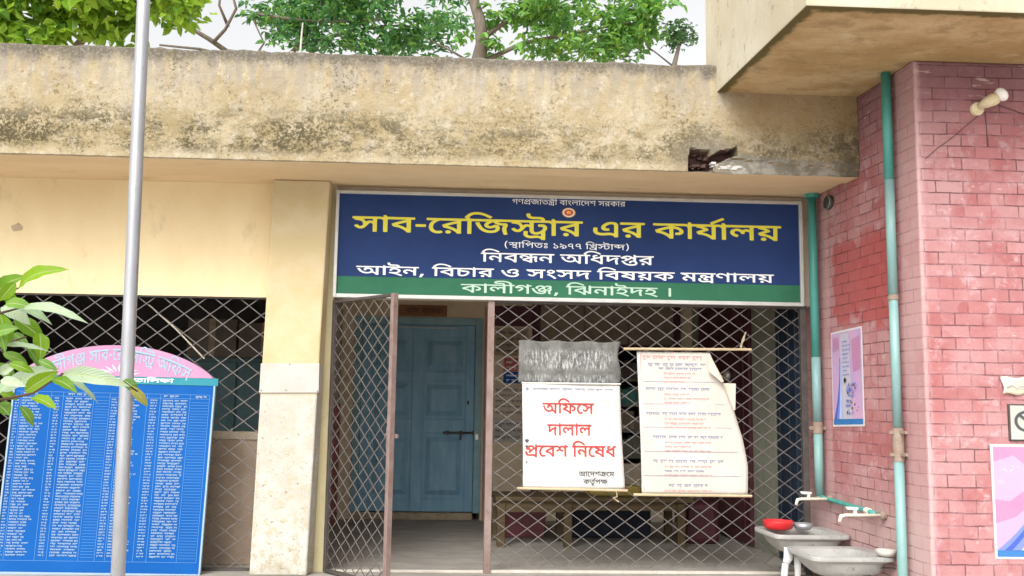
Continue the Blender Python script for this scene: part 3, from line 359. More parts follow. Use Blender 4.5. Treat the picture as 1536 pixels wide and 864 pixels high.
'main':(3683,'1607,-68,1602,-64,1595,-51,1584,-43,1576,-40,1557,-40,1522,-45,1502,-45,1494,-44,1480,-38,1472,-33,1461,-23,1457,-16,1453,-10,1448,9,1448,32,1452,52,1454,56,1457,57,1480,55,1487,50,1484,22,1485,9,1489,-2,1497,-8,1514,-12,1530,-10,1544,-7,1562,-6,1584,-9,1597,-15,1600,-13,1599,19,1596,19,1584,13,1572,10,1564,8,1546,8,1532,12,1522,17,1513,26,1505,40,1501,57,1501,106,1492,115,1487,118,1482,120,1477,119,1470,112,1438,59,1422,43,1409,38,1390,38,1382,40,1369,48,1356,60,1347,74,1344,80,1346,84,1360,94,1366,97,1369,97,1373,94,1382,80,1387,75,1392,73,1402,74,1413,84,1419,94,1420,102,1418,112,1413,130,1409,138,1402,145,1396,149,1382,154,1357,158,1347,161,1344,166,1346,176,1342,178,1229,177,1228,176,1233,170,1240,165,1249,162,1266,158,1296,158,1300,157,1304,154,1316,132,1314,124,1307,106,1303,86,1303,49,1308,22,1313,6,1311,0,1307,-2,1287,-7,1282,-6,1279,-1,1268,44,1266,62,1266,89,1274,122,1273,124,1240,130,1219,140,1204,151,1190,169,1187,168,1179,164,1157,148,1150,139,1148,134,1147,127,1148,120,1150,117,1154,115,1170,115,1179,118,1200,134,1206,136,1230,128,1236,124,1243,107,1245,96,1245,76,1243,66,1236,49,1222,33,1206,23,1189,18,1179,16,1147,17,1129,22,1106,33,1080,56,1070,70,1052,106,1042,132,1036,154,1037,157,1044,161,1064,166,1069,164,1071,160,1085,117,1098,90,1109,76,1126,62,1139,55,1154,51,1176,51,1194,57,1201,62,1206,69,1210,82,1209,94,1207,96,1182,83,1160,80,1147,82,1136,87,1126,93,1118,102,1111,122,1111,130,1114,140,1123,160,1130,169,1137,175,1137,177,1006,178,1003,174,1003,2,1001,-3,997,-5,977,-5,970,-3,968,4,968,176,964,178,916,177,915,172,915,2,912,-3,909,-5,887,-5,880,-3,869,16,856,30,834,49,807,64,789,71,770,75,766,78,762,84,752,110,753,116,757,119,784,134,829,156,852,166,876,174,878,176,878,177,737,178,722,171,707,160,699,151,683,127,676,104,676,92,675,87,676,69,680,56,685,46,689,40,697,34,704,30,712,28,722,28,744,34,747,32,751,27,758,16,759,10,754,3,734,-5,720,-7,699,-5,676,5,658,22,647,42,640,69,640,104,644,120,653,144,664,161,676,174,677,177,625,179,622,180,620,186,620,206,624,210,629,211,956,211,957,212,958,214,945,230,944,236,952,249,968,272,984,288,1000,299,1016,306,1034,310,1062,310,1072,308,1096,301,1110,294,1129,284,1149,270,1178,249,1181,242,1167,224,1164,222,1160,222,1119,253,1102,263,1087,269,1067,275,1052,276,1034,275,1022,271,1010,265,998,254,985,236,984,229,996,213,999,211,1597,211,1600,214,1599,219,1597,223,1592,226,1579,228,1529,228,1507,233,1491,242,1482,252,1475,266,1471,282,1471,290,1474,302,1476,306,1480,308,1496,308,1502,307,1507,302,1508,299,1506,287,1509,276,1516,267,1526,263,1539,261,1589,261,1600,259,1609,256,1617,251,1626,242,1632,229,1635,214,1637,212,1672,211,1689,204,1690,227,1691,230,1696,234,1707,235,1712,234,1716,232,1724,212,1727,211,1954,211,1957,209,1960,204,1960,186,1957,180,1952,178,1927,178,1925,176,1925,4,1922,-3,1917,-5,1896,-5,1890,-3,1875,20,1856,40,1846,48,1820,63,1799,71,1776,77,1772,82,1761,110,1761,114,1764,118,1790,133,1834,154,1866,168,1884,174,1887,176,1886,178,1732,178,1727,177,1726,2,1724,-3,1720,-5,1716,-5,1696,-5,1692,-3,1690,2,1690,154,1686,164,1680,171,1674,176,1666,178,1538,177,1536,172,1536,69,1539,52,1541,47,1546,44,1556,41,1567,43,1577,47,1589,53,1600,64,1606,72,1611,80,1614,90,1616,106,1614,114,1610,118,1597,121,1580,119,1576,122,1572,146,1574,151,1579,153,1602,156,1616,155,1627,151,1636,146,1640,141,1651,120,1651,92,1647,79,1636,56,1636,-61,1634,-66,1630,-68;799,-6,789,-2,785,2,780,12,780,20,786,33,794,39,799,41,812,41,824,32,829,20,829,12,824,2,820,-2,809,-7;1809,-7,1800,-3,1792,6,1790,10,1790,22,1793,30,1800,38,1809,41,1819,41,1828,37,1836,29,1838,24,1838,10,1832,0,1827,-3,1819,-7;2346,-6,2334,0,2330,6,2327,17,2329,26,2334,34,2342,39,2347,41,2359,41,2366,37,2373,30,2376,22,2376,9,2371,2,2364,-3,2356,-7;3529,-6,3519,-2,3513,4,3510,12,3510,24,3516,34,3524,39,3529,41,3542,41,3552,34,3557,27,3559,17,3557,9,3552,0,3547,-3,3539,-7;170,-5,166,-1,165,4,165,104,156,115,147,119,140,119,135,114,100,58,93,49,83,42,72,38,52,38,37,45,21,59,8,79,8,82,10,86,24,94,32,97,36,96,50,76,56,73,64,73,72,79,79,87,83,96,83,106,76,132,73,137,66,145,56,150,46,154,20,158,13,160,9,166,8,177,-1,178,-6,180,-9,186,-9,202,-7,207,-4,210,2,211,234,211,240,209,250,203,252,204,253,206,253,227,254,230,259,234,270,235,276,234,279,232,286,214,289,212,514,211,519,210,522,207,523,204,523,187,520,180,516,178,490,178,488,176,488,4,487,-1,484,-4,479,-5,460,-5,454,-3,438,20,419,40,409,48,384,63,362,71,339,77,335,82,324,110,324,114,327,118,354,133,397,154,429,168,447,174,450,176,450,177,291,177,290,172,290,2,287,-3,284,-5,264,-5,259,-5,256,-3,253,2,252,157,244,171,237,176,230,178,206,178,201,177,200,174,200,2,197,-3,194,-5;2236,-5,2231,-1,2227,7,2222,15,2217,19,2209,23,2179,23,2146,18,2119,18,2092,24,2075,32,2065,40,2057,52,2050,72,2048,82,2048,100,2051,122,2054,127,2059,130,2066,130,2079,127,2086,124,2087,120,2085,107,2085,79,2090,67,2097,60,2102,57,2119,53,2146,53,2174,58,2202,58,2216,54,2227,49,2230,52,2230,162,2227,172,2224,176,2217,180,2200,180,2186,174,2174,166,2165,157,2155,140,2154,130,2155,124,2157,122,2164,120,2182,120,2187,117,2190,94,2187,89,2184,87,2174,85,2157,85,2144,88,2130,97,2125,104,2118,119,2118,140,2124,159,2136,177,2153,194,2174,206,2192,213,2209,214,2232,211,2246,204,2255,196,2259,189,2265,174,2265,4,2263,-1,2259,-5;2432,-5,2427,-2,2418,14,2409,25,2396,38,2379,51,2362,61,2350,66,2313,77,2308,86,2299,110,2302,117,2326,131,2372,154,2404,168,2422,174,2425,176,2425,177,2289,178,2284,180,2281,186,2281,204,2286,210,2292,211,2489,211,2494,210,2497,207,2498,204,2498,187,2496,180,2490,178,2466,178,2463,176,2462,0,2460,-3,2456,-5;2714,-5,2710,-3,2699,16,2688,29,2666,49,2647,61,2632,68,2598,77,2595,82,2584,112,2587,118,2606,128,2652,151,2707,172,2709,174,2709,177,2706,178,2574,179,2570,180,2569,184,2568,202,2570,209,2576,211,2850,211,2869,203,2870,204,2871,206,2872,229,2876,233,2882,235,2892,235,2897,232,2903,216,2907,212,3076,212,3077,214,3064,234,3066,239,3156,298,3169,306,3177,309,3181,307,3192,290,3193,287,3190,282,3095,217,3092,214,3092,212,3094,211,3150,211,3167,204,3168,227,3169,230,3176,235,3187,235,3194,232,3202,212,3206,211,3682,211,3689,209,3691,204,3691,186,3689,180,3684,178,3659,178,3657,176,3656,4,3654,-3,3649,-5,3629,-5,3624,-4,3602,20,3576,41,3552,53,3532,59,3504,65,3499,68,3486,99,3487,104,3509,118,3544,136,3547,139,3546,141,3527,151,3509,158,3489,163,3486,167,3489,176,3488,177,3482,178,3452,178,3448,176,3448,2,3446,-3,3442,-5,3437,-5,3419,-5,3414,-3,3412,0,3411,104,3403,114,3396,119,3386,121,3375,119,3370,112,3368,102,3369,90,3367,87,3362,85,3346,83,3338,87,3334,102,3327,114,3317,122,3300,126,3290,124,3286,121,3280,116,3278,107,3282,92,3287,86,3294,80,3313,70,3315,66,3308,44,3306,40,3300,38,3282,45,3270,52,3259,62,3247,80,3244,89,3241,100,3241,112,3244,122,3250,136,3260,146,3274,154,3290,160,3309,160,3330,154,3349,140,3352,141,3359,148,3376,155,3392,154,3410,146,3412,147,3411,174,3409,178,3206,177,3205,172,3205,2,3202,-3,3199,-5,3194,-5,3174,-5,3170,-3,3168,2,3168,156,3164,164,3159,171,3152,176,3146,178,3120,178,3117,178,3115,176,3115,2,3112,-3,3109,-5,3090,-5,3086,-5,3080,-2,3052,28,3032,43,3016,51,2997,58,2962,65,2958,69,2947,94,2945,99,2947,104,2970,119,3004,136,3005,139,3004,140,2982,153,2949,163,2945,167,2948,176,2947,177,2908,177,2906,172,2906,2,2904,-3,2900,-5,2882,-5,2877,-5,2874,-3,2871,2,2871,152,2866,166,2856,176,2849,178,2747,178,2746,176,2747,174,2762,171,2784,163,2806,149,2820,134,2829,119,2833,109,2835,92,2833,82,2828,70,2823,64,2814,55,2796,48,2765,49,2762,50,2760,56,2760,66,2763,79,2769,83,2787,83,2792,85,2797,92,2798,102,2796,111,2791,117,2784,124,2769,133,2750,138,2746,137,2745,132,2745,2,2742,-3,2737,-5;3618,47,3620,47,3621,50,3620,177,3616,178,3550,177,3550,176,3569,164,3588,149,3591,142,3593,127,3589,121,3542,98,3538,94,3564,84,3586,73,3608,57;3077,49,3079,49,3080,52,3079,177,3074,178,3009,177,3009,176,3033,160,3046,149,3051,139,3051,127,3047,120,3000,98,2997,94,3019,86,3042,74,3063,60;448,56,450,55,451,59,451,134,450,137,447,137,414,124,386,111,374,104,376,102,400,91,419,81,439,66;877,56,879,55,880,59,879,138,866,134,837,123,802,104,802,102,804,101,820,94,846,81,864,68;1885,56,1887,55,1888,59,1888,134,1887,137,1884,137,1850,124,1822,111,1811,104,1812,102,1837,91,1856,81,1876,66;2423,56,2426,55,2426,59,2426,134,2425,137,2417,136,2392,126,2357,109,2349,104,2349,102,2372,93,2390,83,2409,70;2707,56,2709,55,2710,59,2710,132,2708,136,2706,136,2687,129,2650,113,2635,104,2635,102,2638,100,2659,92,2677,81,2694,68;532,80,528,84,526,90,526,110,529,116,532,117,609,118,614,116,616,112,616,87,614,82,610,80;107,137,109,137,116,145,122,149,137,155,149,152,162,146,164,146,164,177,159,178,78,177,79,176,90,167,97,159;1443,137,1446,137,1456,148,1466,152,1474,155,1486,152,1500,145,1500,177,1496,178,1415,177,1415,176,1424,170,1432,161'),
'est':(3308,'86,-45,70,-23,57,4,49,27,43,49,38,79,36,119,38,124,38,142,41,164,48,192,58,219,70,242,84,261,87,263,107,263,109,262,109,259,102,247,87,217,77,189,70,160,66,139,66,117,65,110,66,102,66,80,72,49,77,29,88,-3,100,-26,110,-43,110,-44,107,-45;3199,-45,3199,-41,3209,-24,3216,-11,3231,27,3240,66,3241,77,3241,96,3243,100,3241,139,3238,162,3231,190,3217,226,3198,260,3200,263,3220,263,3224,262,3238,242,3251,216,3259,192,3266,164,3270,142,3270,127,3271,120,3271,92,3266,50,3261,30,3249,-3,3238,-24,3224,-44,3219,-45;360,-38,330,-21,296,-6,234,10,236,27,239,32,270,26,286,26,310,30,320,35,326,40,331,54,331,57,328,67,320,76,309,82,289,85,276,81,271,77,268,69,269,59,267,56,249,51,246,52,243,57,241,70,244,80,247,87,257,98,276,106,274,109,258,120,247,137,245,137,234,116,227,108,217,102,204,100,186,104,175,110,165,120,153,137,154,140,160,144,172,149,185,132,190,128,202,125,212,128,221,137,226,150,230,174,229,182,226,183,139,183,136,187,136,202,138,206,386,206,399,201,409,192,410,192,412,227,414,229,417,230,429,229,435,210,439,207,492,206,494,207,494,209,476,234,482,246,498,269,515,286,534,298,557,305,590,305,622,296,652,281,673,267,701,246,702,242,697,235,690,227,687,227,649,256,629,268,609,276,594,280,577,281,560,280,544,274,535,269,524,260,516,249,504,230,510,220,520,209,524,206,557,206,560,202,560,187,558,184,529,183,525,180,525,4,522,0,504,0,500,2,499,182,496,183,440,183,437,180,436,2,434,0,417,0,413,0,411,4,411,156,403,170,396,178,390,181,382,183,347,182,352,169,356,152,354,132,349,120,343,112,323,102,324,100,337,93,349,80,354,70,356,62,356,47,352,36,341,22,317,9,354,-9,372,-20,369,-28,363,-36;2406,-38,2403,-36,2397,-25,2389,-18,2380,-13,2369,-10,2357,-10,2322,-15,2294,-15,2282,-13,2266,-7,2257,0,2250,9,2245,26,2245,49,2247,56,2249,58,2264,56,2271,54,2270,32,2274,20,2280,14,2302,8,2317,8,2340,13,2369,13,2386,8,2400,-3,2402,-3,2403,0,2402,4,2399,9,2384,26,2359,48,2339,61,2320,69,2306,74,2286,79,2284,80,2277,106,2277,109,2282,111,2302,113,2322,118,2336,125,2344,131,2349,139,2353,149,2353,164,2349,174,2346,176,2327,156,2316,149,2310,147,2296,143,2287,143,2269,147,2256,155,2250,162,2247,170,2245,180,2246,194,2250,204,2254,208,2259,208,2275,202,2276,199,2273,192,2272,184,2274,176,2280,169,2289,166,2300,169,2318,179,2336,204,2350,208,2354,206,2361,199,2372,184,2378,166,2378,146,2374,134,2368,124,2354,110,2339,102,2320,96,2319,94,2320,92,2346,83,2366,71,2380,60,2402,39,2403,224,2404,229,2416,230,2420,229,2428,209,2432,206,2730,207,2730,217,2728,222,2717,231,2704,233,2656,233,2642,235,2618,246,2612,252,2607,260,2601,277,2601,294,2603,300,2606,303,2622,303,2626,300,2626,286,2629,274,2631,269,2639,262,2649,258,2664,256,2712,256,2726,254,2739,248,2748,239,2753,227,2756,207,2797,206,2806,202,2817,192,2819,191,2820,194,2820,227,2824,230,2837,229,2844,210,2846,207,2849,206,3166,206,3169,206,3171,204,3171,186,3169,183,3026,183,3022,180,3022,99,3026,100,3047,119,3069,134,3104,153,3124,161,3129,160,3146,142,3146,136,3137,116,3131,94,3130,79,3131,42,3141,6,3137,2,3120,-2,3116,0,3112,14,3105,54,3105,90,3108,112,3114,127,3114,130,3094,121,3067,104,3037,80,3017,60,3014,58,2996,59,2974,80,2954,92,2934,101,2904,108,2901,110,2890,136,2891,139,2949,164,2992,179,2994,180,2992,183,2850,183,2846,182,2844,2,2842,0,2826,0,2821,0,2820,4,2820,156,2813,169,2807,176,2799,181,2789,183,2662,183,2657,182,2656,57,2660,42,2667,35,2682,31,2694,33,2709,40,2724,51,2733,62,2743,80,2745,99,2745,107,2743,112,2738,117,2732,120,2722,121,2714,120,2706,120,2701,139,2703,142,2710,145,2730,146,2744,144,2752,141,2759,136,2766,127,2771,110,2771,94,2769,80,2763,64,2750,45,2728,24,2709,13,2689,8,2672,8,2667,8,2650,15,2644,20,2638,27,2631,49,2631,106,2622,116,2614,122,2609,124,2604,125,2599,123,2590,114,2561,66,2555,57,2546,48,2534,43,2522,42,2507,45,2498,50,2483,66,2474,80,2477,84,2492,92,2503,77,2514,69,2526,68,2534,73,2541,80,2550,96,2548,110,2541,134,2533,146,2520,154,2499,161,2474,166,2476,179,2474,183,2432,183,2430,179,2429,-36,2426,-39;740,0,738,4,738,119,734,127,721,144,717,144,647,78,634,67,630,67,614,82,615,86,624,96,629,107,630,119,627,124,619,131,610,132,602,131,589,127,566,150,567,154,576,165,596,185,606,193,627,204,639,208,656,210,672,208,688,202,704,192,720,178,737,159,739,159,739,160,738,167,738,226,740,229,756,229,763,209,767,206,1029,206,1034,205,1034,186,1030,183,766,182,765,177,764,2,760,0;1097,0,1080,5,1074,10,1066,18,1058,36,1058,54,1062,66,1067,74,1079,84,1092,90,1104,91,1116,90,1126,86,1137,79,1146,69,1149,60,1151,49,1150,32,1146,22,1140,15,1130,7,1110,0;1349,0,1339,2,1326,7,1316,14,1310,22,1307,29,1305,40,1307,52,1313,64,1326,74,1337,79,1342,79,1351,57,1350,56,1339,51,1335,47,1333,44,1333,37,1335,34,1340,29,1354,25,1367,25,1380,28,1388,32,1396,40,1399,46,1403,62,1399,77,1390,90,1376,103,1342,127,1320,145,1310,159,1306,169,1307,184,1313,199,1324,209,1343,199,1344,197,1335,182,1335,174,1338,166,1353,150,1399,118,1414,103,1424,86,1428,70,1428,54,1426,42,1418,26,1407,15,1396,7,1379,2,1364,0;1524,0,1520,6,1516,22,1529,28,1541,39,1546,50,1546,65,1541,72,1534,78,1524,81,1512,81,1503,77,1499,70,1499,50,1477,45,1475,47,1472,57,1471,69,1472,79,1477,89,1480,93,1494,101,1509,105,1524,105,1542,101,1558,92,1566,82,1570,73,1572,60,1571,46,1568,37,1560,27,1560,26,1562,25,1574,27,1589,32,1605,40,1612,48,1617,57,1620,66,1620,79,1614,93,1604,103,1597,108,1576,118,1506,140,1496,145,1482,155,1475,166,1473,182,1477,194,1483,204,1489,209,1494,208,1508,199,1508,196,1504,190,1501,180,1503,174,1509,168,1526,160,1587,141,1604,134,1616,128,1631,116,1639,106,1643,99,1646,86,1648,72,1644,50,1637,37,1624,23,1614,17,1599,10,1574,3,1544,0;1826,0,1816,1,1804,5,1796,10,1790,17,1786,30,1786,84,1785,87,1764,83,1732,83,1709,90,1698,97,1690,107,1683,126,1682,137,1683,150,1687,161,1696,176,1709,190,1716,194,1732,202,1746,206,1770,206,1790,199,1798,194,1804,186,1809,174,1811,164,1811,42,1814,34,1817,30,1822,27,1832,26,1835,22,1832,2,1830,0;2022,0,2000,5,1992,11,1987,19,1983,37,1983,84,1982,87,1959,83,1932,83,1922,85,1908,89,1897,96,1887,107,1882,120,1880,130,1880,144,1882,154,1885,164,1895,179,1902,186,1916,196,1926,201,1942,206,1967,206,1977,204,1987,199,1996,193,2003,184,2008,169,2010,150,2010,37,2014,30,2020,27,2029,26,2031,22,2029,2,2027,0;2174,0,2171,4,2171,180,2169,183,2140,183,2137,186,2136,202,2138,206,2166,207,2166,209,2148,232,2148,236,2170,269,2186,285,2206,298,2229,305,2260,305,2279,301,2294,296,2324,281,2344,268,2373,246,2374,242,2362,227,2359,227,2320,256,2300,268,2280,276,2266,280,2250,281,2232,280,2216,274,2207,269,2193,257,2180,239,2176,232,2176,229,2183,219,2194,207,2230,206,2231,202,2231,187,2229,183,2200,183,2197,180,2196,2,2192,0;924,17,912,18,899,22,877,32,864,41,850,57,838,72,823,102,815,122,808,144,807,152,808,156,827,161,830,160,843,122,855,96,870,72,885,57,902,47,916,43,929,41,956,45,967,50,976,59,984,74,986,82,986,104,981,119,974,130,964,137,956,141,944,143,932,141,923,136,920,130,919,122,921,109,920,107,914,105,897,103,895,106,891,126,894,139,898,149,906,156,919,162,936,166,949,166,960,164,974,159,983,154,992,146,1004,129,1011,106,1012,92,1011,77,1004,54,996,42,989,35,970,23,962,20,944,16;1100,22,1107,21,1120,27,1126,34,1128,39,1128,49,1126,56,1121,62,1114,67,1104,69,1096,67,1087,61,1082,54,1081,46,1082,36,1088,27,1094,24;2993,92,2996,92,2996,96,2995,109,2994,153,2990,153,2967,146,2925,129,2925,127,2928,126,2949,119,2969,109;1745,107,1749,106,1774,110,1783,114,1786,117,1786,154,1785,166,1780,176,1772,181,1766,183,1752,183,1739,179,1729,173,1720,165,1712,150,1710,144,1710,127,1714,118,1719,113,1730,109;1943,107,1962,108,1980,114,1982,116,1983,159,1981,169,1972,180,1966,183,1949,183,1940,181,1930,176,1918,166,1910,154,1908,149,1906,140,1906,129,1912,117,1929,108;1094,117,1080,122,1070,129,1064,137,1058,152,1058,172,1063,186,1070,194,1077,199,1094,206,1117,206,1134,198,1144,187,1149,176,1151,166,1151,157,1149,147,1141,132,1129,122,1112,116;652,120,654,119,656,120,701,162,702,164,700,167,682,179,664,185,646,184,629,178,615,169,603,157,601,154,606,153,622,155,637,149,648,137,651,129;301,124,307,123,317,125,325,130,329,139,329,157,323,172,316,182,310,183,254,182,254,180,260,159,270,142,286,128;2565,124,2567,123,2569,125,2576,136,2582,143,2589,147,2597,149,2609,147,2619,143,2629,135,2630,135,2630,182,2626,183,2512,182,2512,180,2539,171,2551,160,2561,144;1098,139,1109,138,1116,140,1122,145,1128,156,1128,166,1124,176,1119,180,1112,184,1097,184,1089,180,1082,170,1081,162,1082,152,1089,143'),
'dir':(2261,'1952,-23,1927,-18,1910,-11,1894,-2,1882,8,1863,29,1852,46,1837,76,1837,80,1840,84,1859,91,1864,90,1868,86,1880,60,1893,40,1908,26,1927,15,1936,12,1954,8,1982,8,1999,12,2011,19,2018,30,2017,49,2011,60,2006,64,1992,68,1984,68,1976,65,1972,62,1970,56,1971,42,1970,39,1966,36,1947,33,1944,34,1940,37,1937,56,1939,67,1943,77,1954,88,1967,94,1974,96,1986,97,1994,96,1997,98,1997,122,1981,144,1979,146,1976,145,1896,78,1892,77,1876,92,1873,99,1875,102,1883,109,1887,117,1889,127,1887,134,1886,137,1874,141,1850,135,1825,160,1826,164,1840,177,1858,192,1876,203,1899,211,1916,213,1934,211,1950,206,1967,196,1983,182,1994,170,1997,169,1998,227,2000,231,2006,233,2017,233,2020,231,2024,226,2029,212,2032,210,2260,210,2264,209,2267,206,2268,186,2266,181,2262,180,2236,179,2233,177,2233,4,2232,0,2229,-3,2204,-3,2199,2,2185,24,2169,40,2159,48,2130,64,2109,73,2087,78,2084,82,2073,110,2073,114,2077,117,2104,133,2144,153,2176,166,2197,173,2199,176,2198,179,2036,180,2032,178,2031,176,2031,84,2032,80,2043,67,2050,50,2051,39,2050,26,2046,16,2042,8,2029,-7,2009,-18,1984,-24;1769,-5,1764,1,1760,14,1753,52,1753,90,1756,110,1760,120,1759,123,1746,118,1718,100,1689,76,1669,56,1666,55,1649,66,1643,74,1643,176,1642,179,1637,180,1596,180,1592,177,1591,2,1589,-2,1586,-4,1562,-3,1557,2,1543,24,1518,47,1489,64,1467,73,1447,77,1442,82,1432,107,1432,114,1436,118,1470,137,1472,139,1458,156,1455,166,1454,174,1455,182,1460,194,1470,204,1476,207,1486,211,1506,213,1517,211,1520,209,1521,206,1521,196,1518,182,1516,181,1502,181,1494,179,1490,177,1488,174,1487,169,1489,162,1492,157,1500,152,1557,174,1558,177,1558,204,1560,208,1564,210,1823,209,1826,204,1826,186,1824,181,1820,180,1680,180,1677,177,1677,105,1680,106,1698,122,1720,138,1756,156,1776,164,1780,163,1801,142,1801,136,1792,116,1786,94,1785,79,1786,42,1796,4,1789,-1,1772,-5;2119,-5,2112,-2,2102,9,2102,24,2105,29,2114,38,2119,40,2130,39,2140,33,2146,26,2146,10,2141,2,2134,-3,2129,-5;32,-3,29,0,28,4,28,177,26,179,-1,180,-4,181,-7,186,-7,204,-4,208,-1,210,19,210,19,212,7,229,4,236,25,267,47,290,59,298,74,304,89,308,120,308,139,304,154,299,180,286,199,274,234,247,236,246,237,242,224,225,220,223,177,254,160,264,146,271,126,276,110,278,92,276,76,271,60,261,49,248,40,234,39,230,42,226,52,212,56,210,946,210,951,209,955,204,955,186,952,181,949,180,922,179,920,177,920,4,918,-1,914,-4,892,-4,887,0,886,70,872,86,846,106,826,113,814,113,806,111,797,106,793,97,793,86,795,80,800,74,817,64,820,60,809,39,806,35,790,42,784,46,767,63,760,80,758,92,760,106,765,117,778,132,790,139,800,143,814,144,829,143,847,138,860,131,874,121,884,111,887,110,886,176,885,179,880,180,666,179,665,174,666,138,667,137,712,153,716,150,734,132,734,129,725,99,723,86,723,66,725,50,731,24,727,19,712,15,707,14,702,19,695,44,691,67,693,99,696,112,696,116,692,116,670,108,665,104,665,2,661,-3,656,-4,636,-3,616,14,600,24,579,34,550,42,546,47,542,54,534,72,536,76,547,84,569,96,606,114,606,116,602,120,587,131,566,141,554,142,542,141,538,139,536,136,535,126,538,119,547,110,534,92,529,88,522,91,510,104,505,110,501,122,501,140,507,153,519,164,540,173,559,173,580,167,606,152,627,133,630,132,631,176,629,179,466,180,460,178,460,4,457,-2,450,-4,432,-4,429,-2,416,19,403,34,379,53,354,66,316,78,310,84,300,110,301,114,307,119,347,141,399,164,426,173,428,176,427,178,426,179,267,180,262,178,261,4,259,-2,252,-4,236,-4,230,0,229,69,223,77,212,88,201,97,187,106,167,113,156,113,142,108,137,102,135,92,137,80,146,71,158,66,162,60,156,47,150,38,147,35,129,43,112,60,106,70,101,82,101,104,108,119,124,134,132,139,144,143,156,144,170,143,189,138,207,128,226,111,229,110,230,174,228,179,62,179,60,176,60,2,57,-2,54,-4;1276,-3,1269,3,1261,17,1248,34,1226,52,1222,51,1204,37,1197,33,1187,30,1164,26,1144,28,1129,32,1117,37,1102,46,1083,66,1063,94,1055,110,1042,144,1042,147,1045,150,1066,157,1069,156,1074,149,1088,114,1106,84,1124,68,1134,63,1147,60,1160,58,1176,60,1188,64,1198,70,1202,77,1208,97,1208,104,1204,119,1197,130,1192,134,1180,139,1170,140,1160,136,1157,132,1155,122,1157,110,1156,108,1137,103,1129,103,1125,107,1123,114,1121,122,1121,132,1127,147,1142,162,1142,164,1138,170,1130,176,1120,180,1032,180,1029,184,1028,187,1028,204,1030,208,1037,210,1349,210,1351,210,1351,214,1336,234,1337,237,1349,256,1360,270,1378,289,1394,299,1406,304,1420,308,1454,308,1486,299,1519,283,1541,267,1568,246,1569,242,1566,237,1556,226,1552,224,1517,249,1496,263,1474,272,1467,274,1442,278,1424,276,1411,272,1396,263,1378,244,1372,232,1372,229,1380,217,1387,210,1420,210,1426,208,1428,204,1428,187,1427,184,1424,180,1397,180,1393,177,1392,0,1387,-4,1367,-4,1362,-2,1360,2,1359,177,1356,180,1307,180,1304,179,1303,176,1303,2,1300,-2,1297,-4;630,37,632,37,633,40,631,49,631,87,630,90,627,91,616,86,579,67,578,66,580,64,600,56,619,46;1557,49,1559,49,1559,50,1557,139,1552,139,1519,126,1487,111,1475,104,1475,102,1478,100,1502,91,1520,81,1540,66;2199,49,2200,49,2201,50,2199,139,2194,139,2160,126,2129,111,2117,104,2117,102,2120,100,2144,91,2162,81,2182,66;425,50,427,50,428,54,427,140,426,141,412,136,384,124,359,112,345,104,344,102,347,100,364,94,389,81,407,68;1268,50,1270,50,1271,54,1270,178,1266,180,1171,179,1171,177,1176,170,1180,168,1190,167,1206,161,1212,156,1224,144,1233,130,1238,116,1240,102,1239,79,1256,64;1917,136,1920,136,1949,160,1956,167,1956,169,1946,176,1927,181,1909,181,1900,180,1882,172,1880,169,1892,167,1907,158,1916,142'),
